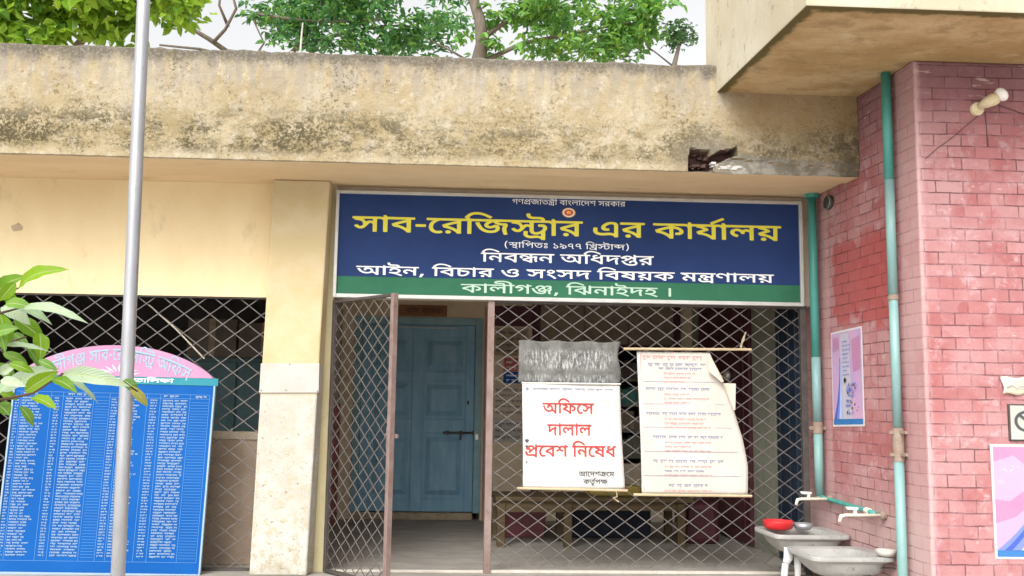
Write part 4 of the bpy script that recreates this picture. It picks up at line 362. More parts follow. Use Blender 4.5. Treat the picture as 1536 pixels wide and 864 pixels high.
'min':(5258,'780,-43,777,-40,776,-36,785,-3,792,37,797,41,827,41,832,36,831,30,819,-6,806,-38,799,-44;4454,-41,4449,-36,4446,-28,4442,-22,4437,-17,4427,-14,4414,-14,4377,-19,4349,-19,4332,-15,4322,-10,4317,-7,4305,6,4298,14,4293,27,4291,42,4291,59,4293,72,4296,79,4300,81,4320,78,4325,76,4326,72,4325,62,4325,36,4327,29,4336,18,4347,13,4360,12,4396,16,4420,18,4436,14,4447,7,4449,7,4450,82,4449,86,4444,94,4430,98,4417,96,4402,88,4393,79,4390,70,4390,62,4396,60,4412,60,4416,58,4420,52,4421,36,4417,30,4409,28,4387,28,4377,32,4363,44,4359,52,4356,66,4362,84,4370,96,4388,112,4389,116,4371,130,4364,134,4356,135,4350,133,4348,129,4349,119,4360,102,4343,84,4339,82,4328,92,4322,100,4315,114,4313,127,4315,139,4318,146,4330,157,4337,162,4354,166,4369,164,4380,159,4419,130,4432,126,4446,129,4450,132,4454,139,4455,154,4449,170,4443,179,4253,179,4251,174,4251,2,4250,-1,4246,-4,4224,-4,4220,-1,4218,2,4217,38,4200,62,4188,74,4179,81,4166,87,4152,90,4137,87,4131,84,4126,77,4125,66,4128,56,4136,48,4151,40,4155,36,4149,14,4146,10,4142,9,4127,15,4116,23,4102,37,4097,46,4091,59,4091,77,4094,86,4099,96,4112,109,4124,116,4139,120,4141,122,4136,137,4129,146,4116,154,4086,162,4082,167,4083,179,4070,180,4066,182,4065,187,4066,206,4069,209,4074,210,4513,209,4516,206,4516,202,4516,186,4514,181,4509,180,4482,180,4480,177,4484,167,4488,149,4484,127,4473,110,4479,99,4481,89,4481,-36,4480,-40,4476,-42;549,-23,496,13,469,26,434,39,404,47,399,52,399,56,402,70,407,76,412,76,434,71,469,71,479,73,487,75,500,82,506,89,510,99,511,106,510,116,503,129,490,136,476,140,459,140,446,136,442,134,439,127,440,114,437,110,417,105,412,106,409,110,406,119,406,134,408,140,418,154,435,166,432,171,422,178,414,180,364,180,360,179,358,177,358,2,356,-2,352,-4,334,-4,327,-2,325,4,324,160,318,172,306,179,274,180,270,178,270,2,267,-2,264,-4,242,-4,236,2,215,32,207,40,190,52,187,51,169,37,159,32,144,28,129,26,109,28,94,32,82,37,66,48,43,72,27,97,8,140,7,147,10,150,30,157,36,156,47,129,60,102,73,82,89,68,99,63,112,60,126,58,140,60,156,65,164,71,169,80,173,96,173,107,169,120,159,134,144,140,134,139,126,136,122,132,121,119,123,112,120,108,114,105,96,102,92,106,88,114,86,130,90,144,95,150,107,162,107,166,103,170,94,177,87,180,-3,180,-7,186,-6,206,-3,209,0,210,304,210,314,206,322,200,324,200,325,202,325,229,329,232,332,233,344,233,347,231,351,226,355,212,359,210,499,210,501,212,499,220,490,227,477,230,436,230,424,231,412,235,399,243,388,254,384,262,380,274,380,300,383,306,389,306,404,306,410,302,411,299,411,280,414,272,419,266,424,263,444,260,487,260,499,258,510,253,520,246,526,237,531,222,532,212,534,210,766,209,770,204,770,186,768,182,764,180,737,179,735,177,735,4,733,-1,729,-4,709,-4,704,0,702,69,698,76,682,91,664,104,649,111,640,113,630,113,619,109,610,103,608,90,612,79,618,72,630,66,636,60,634,56,626,40,620,35,616,37,604,43,587,58,580,69,575,84,575,100,577,107,584,121,594,131,600,136,619,143,629,144,646,143,659,139,679,129,699,113,702,112,703,174,702,179,466,179,466,176,470,170,497,166,509,161,520,153,527,146,538,132,543,116,543,99,541,89,534,76,519,60,506,52,492,48,491,46,534,23,566,-1,567,-4,563,-11,552,-22;2467,-15,2461,-10,2449,9,2425,39,2414,50,2396,64,2378,76,2372,82,2372,86,2376,91,2388,106,2392,106,2397,103,2428,79,2451,56,2469,34,2481,17,2491,0,2491,-4,2472,-15;1559,-5,1552,-1,1545,6,1541,14,1542,20,1546,30,1557,39,1572,39,1584,29,1588,19,1587,12,1584,5,1577,-2,1569,-5;2870,-5,2867,-1,2860,24,2855,60,2855,80,2856,99,2862,120,2862,124,2854,121,2824,103,2787,73,2770,57,2766,57,2749,68,2746,72,2746,176,2744,179,2697,180,2693,177,2693,4,2692,0,2689,-3,2667,-4,2662,0,2661,104,2654,115,2642,121,2636,121,2628,116,2596,62,2579,45,2567,40,2557,39,2540,42,2530,48,2516,63,2505,77,2504,80,2509,86,2526,95,2531,90,2542,75,2550,71,2559,71,2564,73,2572,82,2580,94,2580,102,2574,127,2567,141,2557,149,2540,156,2516,160,2506,163,2504,166,2506,178,2492,180,2489,184,2489,206,2492,209,2496,210,2926,209,2930,204,2930,187,2928,182,2924,180,2782,180,2778,177,2779,105,2782,106,2806,126,2837,146,2877,164,2882,163,2904,140,2893,112,2888,89,2888,49,2893,22,2898,6,2896,1,2890,-1,2876,-5;3562,-5,3555,-1,3547,7,3545,12,3545,24,3551,32,3560,39,3576,39,3584,33,3589,26,3591,17,3589,9,3584,1,3576,-4,3570,-5;5104,-5,5097,-1,5088,7,5086,12,5087,24,5093,32,5102,39,5117,39,5126,33,5131,26,5133,17,5131,9,5126,1,5117,-4,5112,-5;970,-3,967,0,966,4,966,177,964,179,937,180,934,181,931,186,931,204,934,208,937,210,957,210,958,212,942,234,943,237,963,267,985,289,997,298,1012,304,1027,308,1059,308,1077,304,1092,299,1119,286,1137,274,1173,247,1174,246,1175,242,1162,225,1159,223,1116,254,1099,264,1084,271,1064,276,1049,278,1030,276,1014,271,999,261,987,248,978,234,978,230,980,226,990,212,994,210,1420,210,1434,204,1440,198,1442,199,1443,200,1444,229,1447,232,1457,233,1462,232,1466,229,1472,213,1476,210,1700,210,1704,209,1707,206,1708,186,1706,181,1702,180,1676,179,1673,177,1673,4,1672,0,1669,-3,1644,-3,1640,0,1629,19,1616,34,1597,49,1567,66,1529,78,1524,84,1514,109,1514,113,1520,119,1550,136,1612,164,1640,174,1640,178,1636,180,1480,180,1476,178,1475,4,1472,-2,1466,-4,1449,-4,1446,-2,1443,2,1443,154,1434,171,1426,177,1414,180,1292,180,1287,178,1287,176,1296,163,1305,154,1316,149,1330,145,1352,145,1369,143,1382,138,1396,124,1399,116,1401,104,1399,84,1391,62,1381,47,1365,29,1350,18,1336,10,1314,5,1299,5,1282,9,1273,14,1263,24,1257,37,1255,46,1255,59,1253,66,1252,178,1247,180,1198,179,1196,174,1196,2,1194,-2,1190,-4,1174,-4,1169,-3,1164,1,1152,19,1143,30,1126,46,1099,63,1079,71,1052,78,1045,89,1037,110,1038,114,1042,117,1062,129,1112,154,1162,173,1164,176,1164,178,1159,180,1000,179,998,176,998,2,996,-2,992,-4;2292,-3,2289,0,2288,4,2288,104,2281,114,2274,119,2264,121,2259,119,2255,116,2223,62,2204,44,2194,40,2184,39,2167,42,2157,48,2141,64,2132,77,2131,80,2135,86,2150,95,2154,94,2156,92,2167,77,2172,73,2177,71,2184,71,2191,74,2198,80,2206,92,2206,102,2205,112,2197,136,2189,146,2180,151,2167,156,2142,160,2132,163,2131,166,2132,178,2119,180,2115,184,2115,204,2117,208,2122,210,2346,210,2350,209,2353,207,2355,204,2355,187,2352,181,2349,180,2322,179,2320,177,2319,0,2314,-4;3042,-3,3039,0,3038,4,3038,177,3036,179,3009,180,3006,181,3003,186,3003,204,3006,208,3009,210,3029,210,3029,212,3015,230,3014,236,3023,252,3038,272,3052,286,3069,298,3090,306,3100,308,3130,308,3149,304,3164,299,3187,288,3216,269,3239,251,3245,246,3246,242,3238,230,3232,225,3229,224,3187,254,3156,271,3136,276,3120,278,3102,276,3089,272,3073,264,3065,256,3052,237,3049,230,3050,227,3061,212,3066,210,3982,210,3988,209,3991,204,3991,186,3990,182,3986,180,3887,180,3884,178,3884,174,3887,172,3907,168,3921,162,3936,154,3942,150,3960,132,3966,124,3971,112,3973,104,3973,89,3969,76,3964,67,3950,55,3936,50,3907,50,3903,54,3902,57,3904,77,3909,81,3929,81,3936,85,3940,92,3939,107,3933,119,3926,126,3917,131,3894,139,3884,139,3883,4,3881,-1,3877,-4,3856,-3,3849,3,3841,17,3833,27,3809,49,3794,59,3780,66,3764,73,3742,78,3737,84,3727,109,3727,112,3732,117,3756,131,3800,153,3849,171,3851,174,3851,177,3849,179,3846,180,3694,180,3689,178,3688,4,3686,-2,3679,-4,3658,-3,3639,20,3609,43,3586,54,3566,61,3537,67,3533,70,3523,92,3521,99,3522,102,3546,118,3582,137,3583,139,3574,146,3560,153,3542,159,3523,164,3521,167,3525,177,3524,179,3484,180,3480,177,3480,4,3477,-2,3470,-4,3450,-3,3432,16,3418,29,3396,44,3379,53,3356,61,3324,68,3318,77,3312,94,3310,99,3311,102,3316,106,3344,123,3374,137,3376,139,3376,140,3346,154,3314,164,3310,167,3313,176,3312,179,3269,179,3268,174,3268,2,3266,-2,3262,-4,3244,-4,3239,-3,3236,-1,3224,19,3211,34,3192,49,3162,66,3124,78,3119,84,3108,110,3110,114,3116,119,3142,134,3207,164,3234,173,3236,176,3236,178,3230,180,3072,179,3070,176,3070,2,3067,-2,3064,-4;4660,-3,4657,0,4656,4,4656,129,4645,146,4626,165,4609,176,4600,179,4589,181,4577,181,4570,179,4562,175,4557,167,4555,160,4555,149,4560,135,4570,128,4587,123,4596,123,4600,121,4604,117,4605,100,4602,92,4599,89,4590,88,4579,90,4557,98,4545,107,4530,122,4525,130,4521,140,4520,152,4521,167,4523,174,4528,184,4536,193,4542,199,4556,208,4567,211,4582,213,4597,211,4610,207,4629,197,4654,175,4656,176,4656,179,4656,227,4659,231,4664,233,4676,233,4679,231,4686,212,4689,210,4726,210,4742,200,4744,200,4745,202,4745,229,4749,232,4752,233,4764,233,4767,231,4771,226,4775,212,4780,210,5257,210,5260,209,5264,206,5265,186,5262,181,5259,180,5232,179,5230,177,5230,4,5229,0,5226,-3,5200,-3,5181,19,5154,41,5127,54,5107,61,5079,67,5075,70,5065,92,5063,99,5063,102,5087,118,5124,137,5125,139,5116,146,5102,153,5084,159,5066,164,5063,167,5066,177,5066,179,5059,180,5026,180,5022,177,5021,4,5019,-2,5012,-4,4994,-4,4989,0,4988,104,4985,110,4974,119,4960,123,4947,119,4943,112,4941,104,4941,89,4937,86,4920,85,4917,86,4914,90,4913,97,4907,111,4902,117,4896,123,4887,126,4876,128,4866,126,4857,121,4854,116,4851,107,4854,94,4864,81,4870,77,4884,71,4888,66,4882,46,4879,41,4876,40,4864,43,4849,52,4836,63,4823,80,4820,89,4818,100,4818,112,4820,120,4825,132,4839,146,4849,153,4866,158,4884,158,4892,156,4904,152,4924,137,4927,138,4937,148,4950,153,4967,153,4976,149,4987,142,4989,143,4990,146,4988,150,4988,176,4987,179,4779,179,4778,174,4778,2,4776,-1,4772,-4,4754,-4,4747,-2,4745,4,4744,157,4739,168,4729,177,4719,180,4690,179,4688,176,4688,2,4686,-1,4682,-4;1939,10,1920,11,1892,20,1873,30,1848,54,1832,76,1810,119,1797,159,1795,167,1797,171,1817,178,1822,178,1826,176,1838,137,1853,102,1867,80,1882,63,1902,50,1917,45,1927,43,1952,43,1966,47,1978,54,1982,62,1984,69,1985,80,1982,89,1978,96,1972,101,1952,92,1947,93,1942,100,1936,117,1939,121,1966,133,1977,143,1981,154,1981,167,1978,176,1967,181,1959,182,1946,181,1937,179,1920,171,1909,161,1904,152,1903,142,1907,137,1917,133,1919,129,1914,109,1909,104,1897,107,1887,112,1874,125,1870,134,1869,142,1870,154,1878,170,1895,189,1907,198,1927,207,1956,213,1974,211,1989,206,1996,201,2006,190,2011,182,2015,170,2015,152,2012,144,2008,134,1998,119,2009,106,2016,92,2018,86,2018,66,2014,52,2007,40,1994,26,1984,20,1977,17,1957,11;1303,36,1307,35,1319,36,1329,40,1343,49,1350,56,1358,66,1364,79,1368,94,1368,100,1366,108,1360,111,1350,113,1332,113,1320,115,1304,122,1289,133,1287,132,1286,52,1290,40,1296,37;3445,42,3447,42,3448,46,3446,54,3446,90,3426,110,3410,120,3406,119,3376,106,3356,94,3357,92,3386,83,3406,73,3421,62;3653,42,3656,42,3656,46,3656,178,3650,180,3577,179,3577,177,3599,164,3613,154,3621,146,3623,142,3625,127,3620,122,3569,96,3567,94,3567,92,3597,83,3616,73,3639,56;5195,42,5197,42,5198,46,5197,178,5192,180,5119,179,5119,177,5140,164,5154,154,5163,146,5165,142,5166,127,5162,122,5110,96,5108,94,5109,92,5139,83,5157,73,5180,56;1162,50,1164,50,1165,54,1164,139,1160,140,1149,136,1117,123,1082,104,1081,102,1083,100,1100,94,1129,79,1144,68;1638,50,1640,50,1641,54,1640,140,1639,141,1626,136,1597,124,1572,112,1558,104,1558,102,1560,100,1577,94,1602,81,1620,68;3233,50,3236,50,3236,54,3236,140,3234,141,3220,136,3192,124,3167,112,3153,104,3153,102,3155,100,3172,94,3197,81,3216,68;3848,50,3850,50,3851,54,3850,138,3846,138,3824,129,3772,104,3771,102,3773,100,3797,91,3817,79;233,52,236,52,236,56,236,178,230,180,137,179,137,176,140,170,156,167,174,159,190,143,197,132,203,117,205,104,204,79;4215,86,4217,84,4218,86,4218,90,4217,178,4212,180,4140,179,4140,177,4149,171,4157,163,4164,154,4171,139,4176,116,4194,106,4205,97;2410,113,2400,117,2392,122,2379,135,2375,142,2371,156,2371,169,2377,186,2386,196,2394,203,2410,210,2432,210,2449,202,2458,196,2466,186,2471,169,2471,156,2464,136,2450,122,2442,117,2430,113;3445,129,3447,129,3448,132,3446,139,3446,176,3445,179,3367,179,3370,176,3394,164,3410,154;2227,134,2230,133,2240,144,2247,149,2259,153,2270,151,2282,143,2287,142,2287,178,2282,180,2193,179,2194,177,2206,170,2217,158,2224,144;2600,134,2604,133,2613,144,2620,149,2632,153,2644,151,2656,143,2660,142,2660,178,2656,180,2567,179,2567,177,2579,170,2590,158,2598,144;2415,142,2426,141,2432,144,2437,147,2441,154,2441,170,2437,176,2429,181,2414,181,2407,177,2402,169,2401,156,2403,150,2409,145'),
'loc':(2780,'1210,-43,1208,-40,1208,-34,1216,-1,1221,32,1223,37,1229,41,1259,41,1263,36,1261,24,1248,-14,1236,-40,1230,-44;2176,-23,2154,-7,2107,21,2076,34,2030,47,2026,50,2025,54,2029,69,2034,76,2039,76,2062,71,2096,71,2109,73,2119,77,2130,84,2136,96,2138,106,2136,119,2130,129,2117,136,2102,140,2086,140,2072,136,2069,134,2067,130,2065,124,2066,114,2064,110,2044,105,2039,106,2035,112,2033,119,2033,132,2035,140,2044,153,2062,166,2061,169,2056,174,2040,180,1989,180,1985,177,1985,4,1982,-2,1976,-4,1957,-4,1954,-2,1951,2,1951,157,1948,166,1942,173,1936,177,1927,180,1902,180,1899,179,1897,177,1896,4,1896,0,1892,-3,1869,-4,1864,0,1862,69,1860,74,1841,92,1827,103,1810,111,1800,113,1787,113,1776,108,1772,104,1770,99,1769,90,1770,82,1776,75,1791,66,1796,60,1788,42,1780,35,1777,36,1764,43,1746,59,1738,72,1735,87,1737,107,1742,117,1748,126,1755,132,1764,138,1779,143,1790,144,1806,143,1824,138,1839,129,1859,113,1862,112,1863,174,1862,179,1700,180,1696,179,1695,176,1694,26,1689,21,1666,22,1660,27,1646,49,1631,66,1626,67,1624,0,1619,-4,1602,-4,1597,-3,1592,1,1583,17,1575,27,1550,49,1536,59,1522,66,1506,73,1484,78,1479,84,1468,110,1470,114,1475,119,1499,133,1542,154,1590,173,1593,176,1592,178,1587,180,1432,179,1430,176,1430,2,1427,-2,1424,-4,1402,-3,1399,0,1398,4,1398,177,1396,179,1369,180,1366,181,1363,186,1364,206,1369,210,1389,210,1389,212,1375,230,1374,234,1374,237,1398,272,1412,286,1429,298,1449,306,1460,308,1490,308,1509,304,1524,299,1556,283,1583,264,1605,246,1606,242,1604,239,1592,225,1590,224,1587,225,1547,254,1516,270,1496,276,1479,278,1462,276,1449,272,1433,264,1417,246,1409,232,1410,227,1421,212,1426,210,1620,209,1624,206,1625,202,1625,106,1637,96,1657,76,1660,75,1661,226,1662,229,1666,232,1683,232,1687,227,1693,212,1697,210,1930,210,1937,208,1950,200,1952,229,1956,232,1960,233,1970,233,1974,231,1977,227,1983,212,1986,210,2127,210,2128,216,2126,220,2117,227,2106,230,2064,230,2050,231,2036,237,2026,243,2015,254,2006,276,2007,299,2010,304,2014,306,2030,306,2036,302,2038,299,2038,282,2040,274,2047,265,2057,261,2070,260,2114,260,2126,258,2136,254,2146,246,2153,237,2156,230,2159,214,2162,210,2569,209,2572,206,2573,200,2573,186,2569,180,2474,180,2470,179,2470,177,2476,170,2500,166,2510,163,2519,158,2533,146,2539,137,2544,127,2548,114,2548,100,2546,90,2541,79,2535,70,2524,60,2510,52,2497,48,2496,46,2536,24,2571,-1,2572,-3,2571,-6,2556,-23,2550,-22,2506,9,2477,24,2444,38,2409,47,2404,52,2403,56,2406,70,2410,76,2417,76,2439,71,2472,71,2484,73,2496,77,2504,81,2511,89,2515,99,2515,116,2510,126,2499,134,2480,140,2464,140,2450,136,2446,133,2444,129,2443,119,2444,114,2442,110,2422,105,2416,106,2414,109,2411,117,2412,137,2419,150,2428,159,2440,166,2437,171,2427,178,2419,180,2252,180,2249,179,2247,177,2247,105,2250,106,2268,122,2290,138,2326,156,2346,164,2350,163,2371,142,2371,136,2362,116,2356,94,2355,79,2356,42,2366,4,2359,-1,2342,-5,2337,-4,2334,2,2328,22,2323,52,2323,90,2326,110,2330,120,2329,123,2316,118,2288,100,2259,76,2239,56,2236,55,2219,66,2213,74,2213,176,2212,179,2093,179,2093,176,2097,170,2124,166,2139,159,2156,144,2166,129,2170,119,2171,107,2169,94,2162,77,2144,59,2132,52,2119,48,2118,46,2160,23,2193,-1,2194,-4,2192,-8,2180,-23;1142,-5,1137,2,1130,30,1128,44,1128,60,1130,79,1112,82,1100,86,1099,86,1105,67,1105,44,1102,36,1098,26,1084,10,1069,2,1056,-2,1040,-4,1027,-4,1009,0,987,8,974,18,955,37,942,57,932,77,922,104,915,130,922,136,939,141,942,141,946,137,958,97,967,77,979,57,996,40,1007,33,1030,28,1039,28,1057,32,1064,36,1069,40,1073,50,1072,59,1056,53,1044,51,1030,51,1019,55,1010,60,1005,66,999,74,995,86,995,99,1002,114,1019,131,1039,146,1051,159,1054,169,1052,176,1044,181,1029,181,1016,177,1006,171,999,163,998,156,999,152,1006,146,1007,142,996,128,987,121,980,125,970,136,965,146,963,156,965,166,970,176,985,192,997,201,1007,206,1027,211,1047,211,1059,208,1066,204,1080,190,1082,190,1102,204,1120,211,1144,211,1156,207,1162,203,1171,194,1176,186,1178,172,1174,159,1167,147,1174,139,1178,132,1180,126,1180,117,1177,109,1170,97,1173,90,1173,89,1163,72,1160,57,1160,42,1161,27,1167,4,1162,-1,1146,-5;139,-3,132,3,124,17,116,27,93,49,77,59,64,66,47,73,26,78,20,84,10,110,13,116,20,121,66,144,132,171,134,174,134,178,129,180,-1,180,-5,182,-7,187,-7,204,-3,209,276,210,282,208,294,200,296,200,296,202,297,229,300,232,306,233,316,233,319,231,323,226,327,212,330,210,539,210,541,212,539,219,537,222,530,226,479,226,474,228,462,228,444,233,439,236,428,247,425,257,425,266,427,276,437,288,447,296,462,302,490,308,542,308,566,305,587,299,600,294,622,283,638,269,651,250,659,229,662,211,666,210,690,210,696,206,696,186,694,181,690,180,664,179,662,177,661,4,661,0,657,-3,636,-4,632,-2,630,2,630,176,627,179,577,180,573,177,573,4,570,-2,564,-4,546,-4,540,0,540,104,536,110,526,119,512,123,499,119,495,112,493,104,493,89,489,86,472,85,469,86,465,90,464,97,459,111,454,117,447,123,439,126,427,128,417,126,409,121,405,116,403,107,405,94,416,81,422,77,436,71,440,66,433,46,430,41,427,40,416,43,400,52,387,63,375,80,372,89,370,100,370,112,371,120,377,132,390,146,400,153,417,158,436,158,444,156,456,152,476,137,479,138,489,148,502,153,519,153,527,149,539,142,540,143,541,146,540,150,540,176,538,179,331,179,330,174,330,2,327,-2,324,-4,306,-4,300,-3,296,2,296,154,290,168,281,177,272,180,172,180,167,178,167,176,169,173,186,169,210,159,226,150,245,130,251,120,254,112,256,104,256,87,253,76,248,67,234,55,219,50,190,50,186,54,185,57,187,77,192,81,212,81,219,85,223,92,223,107,216,119,209,126,200,131,177,139,167,139,166,2,164,-2,160,-4;852,-3,849,0,848,4,848,129,842,138,824,160,806,174,786,181,769,181,760,179,748,172,742,166,742,164,744,163,750,165,772,165,789,158,801,146,804,140,808,129,808,112,803,100,796,88,781,74,767,63,750,54,747,57,735,74,732,79,732,82,736,86,752,93,768,104,775,117,775,124,773,129,766,134,749,135,724,128,704,143,696,150,695,154,710,176,732,198,748,207,760,211,779,213,804,208,822,198,844,178,847,177,849,229,854,233,864,233,868,232,872,228,879,210,909,210,912,208,915,204,915,187,914,184,910,180,884,180,880,177,880,2,877,-2,874,-4;2719,-3,2715,0,2715,4,2715,204,2717,208,2720,210,2742,210,2746,207,2748,202,2748,2,2746,-2,2742,-4;132,50,134,50,135,54,134,138,129,138,107,129,55,104,54,102,57,100,80,91,100,79;1590,50,1592,50,1593,54,1592,139,1587,139,1566,131,1534,116,1513,104,1513,102,1515,100,1539,91,1559,79;1032,82,1044,81,1050,83,1072,96,1086,92,1090,92,1074,110,1064,126,1060,128,1036,108,1029,99,1026,90,1028,86;1118,110,1137,110,1142,112,1146,116,1147,124,1146,131,1140,133,1129,129,1126,130,1122,137,1119,150,1122,156,1134,160,1143,166,1145,174,1144,179,1142,181,1130,183,1112,178,1101,170,1090,159,1085,152,1085,149,1087,142,1093,129,1099,122,1107,115;572,210,624,210,628,212,626,226,617,244,606,256,589,266,577,271,556,276,524,278,517,280,510,278,487,278,479,276,466,273,458,267,457,264,459,261,466,258,512,258,517,256,530,256,547,251,560,240,566,232,569,224,570,214'),
'n1':(1008,'746,-5,730,-1,717,5,701,19,693,29,687,40,680,66,678,92,680,107,684,122,689,136,700,156,720,176,721,179,719,180,455,179,456,177,477,164,491,154,500,146,501,142,503,127,499,122,447,96,444,94,445,92,476,81,489,74,514,56,529,42,531,42,531,46,531,166,534,171,537,173,556,173,577,170,596,164,619,152,635,139,644,127,649,117,653,104,653,89,649,76,642,65,630,55,617,50,589,50,584,53,581,57,584,77,587,81,597,80,609,81,616,84,620,92,619,107,613,119,606,126,597,131,579,138,569,140,564,138,563,2,559,-3,554,-4,533,-3,520,14,506,28,482,44,457,56,442,61,416,67,411,70,402,92,399,99,400,102,424,118,460,137,462,139,452,146,439,153,420,159,402,164,399,167,403,177,403,179,397,180,362,180,358,177,358,2,356,-2,352,-4,328,-3,325,0,325,4,324,177,320,180,272,179,270,176,270,2,267,-2,264,-4,244,-4,240,-3,236,0,223,22,214,33,190,52,187,51,169,37,159,32,144,28,129,26,109,28,94,32,82,37,66,48,43,72,27,97,8,140,7,147,10,150,30,157,36,156,47,129,60,102,73,82,89,68,99,63,112,60,126,58,140,60,156,65,164,71,169,80,173,96,173,107,169,120,159,134,144,140,134,139,126,136,122,132,121,119,123,112,120,108,114,105,96,102,92,106,88,114,86,130,90,144,95,150,107,162,106,167,102,171,94,177,87,180,-3,180,-7,186,-7,204,-4,208,0,210,316,210,317,212,316,214,302,234,303,239,316,258,326,272,339,285,354,296,370,304,389,308,419,308,436,304,456,298,484,283,499,273,529,250,533,246,534,242,525,229,520,225,517,224,472,256,444,271,424,276,409,278,389,276,376,272,360,263,350,253,337,232,338,227,346,217,354,210,1009,210,1012,208,1015,204,1015,186,1013,182,1009,180,982,179,980,177,980,4,977,-2,974,-4,954,-4,949,0,948,104,946,107,936,118,929,121,922,121,913,114,884,66,878,57,866,45,854,40,842,39,827,42,817,48,800,66,790,79,790,81,797,88,812,95,816,92,829,75,836,71,848,72,856,79,866,94,866,100,861,126,853,142,846,148,832,154,794,162,790,166,792,179,779,180,766,176,757,171,746,163,736,154,727,140,718,124,713,107,711,92,711,74,719,49,726,37,736,30,749,26,764,26,779,32,782,32,786,29,795,12,794,9,792,6,782,0,762,-5;233,52,236,52,236,56,236,178,230,180,137,179,137,176,140,170,156,167,174,159,190,143,197,132,203,117,205,104,204,79;887,134,889,132,890,133,904,148,919,153,929,151,946,142,947,142,947,178,942,180,852,179,852,177,867,168,876,159,884,144'),
'n2':(865,'149,-5,145,-1,142,9,136,32,133,56,133,86,136,109,140,122,139,124,129,119,97,99,67,75,49,56,45,56,28,67,24,72,23,177,20,179,-1,180,-5,182,-7,186,-7,204,-3,209,207,210,214,208,227,200,229,229,234,233,246,233,249,232,254,228,258,214,262,210,539,210,552,204,559,198,560,199,561,200,562,229,567,233,577,233,582,232,585,230,591,212,596,210,864,210,867,209,871,206,871,186,869,181,866,180,839,179,837,177,836,4,834,-2,829,-4,810,-4,805,0,805,104,799,112,789,119,777,123,765,120,760,116,758,110,758,92,756,89,752,86,736,85,730,89,728,100,723,112,714,121,704,126,694,128,682,126,676,123,672,119,668,110,668,100,670,92,677,84,684,78,701,70,704,66,697,46,694,41,690,40,670,48,656,59,642,76,635,94,634,106,635,117,639,129,651,144,664,152,680,158,700,158,710,156,722,151,740,138,752,148,766,153,784,152,804,144,805,176,802,179,594,179,593,174,593,4,590,-2,584,-4,567,-4,564,-2,561,2,561,154,554,169,544,178,537,180,510,180,507,179,505,177,505,2,502,-2,499,-4,482,-4,477,-3,473,2,473,102,470,109,460,118,454,121,444,123,430,119,426,110,425,99,426,92,425,89,420,86,404,85,400,86,398,90,394,104,391,110,386,117,379,123,360,128,349,126,342,122,336,112,336,97,338,92,346,83,354,77,367,71,372,66,364,42,360,39,352,42,336,50,329,55,315,69,309,77,305,86,301,104,304,120,310,134,320,145,332,152,347,158,366,158,377,156,390,151,409,138,420,148,434,153,450,153,469,144,472,143,473,174,472,179,263,179,261,174,261,2,259,-2,256,-4,237,-4,232,-3,228,2,228,156,224,166,219,173,212,177,202,180,59,179,56,176,57,105,60,106,78,122,104,139,132,154,156,164,160,163,182,140,172,114,166,92,166,77,165,70,166,62,166,46,176,4,169,-1,152,-5'),
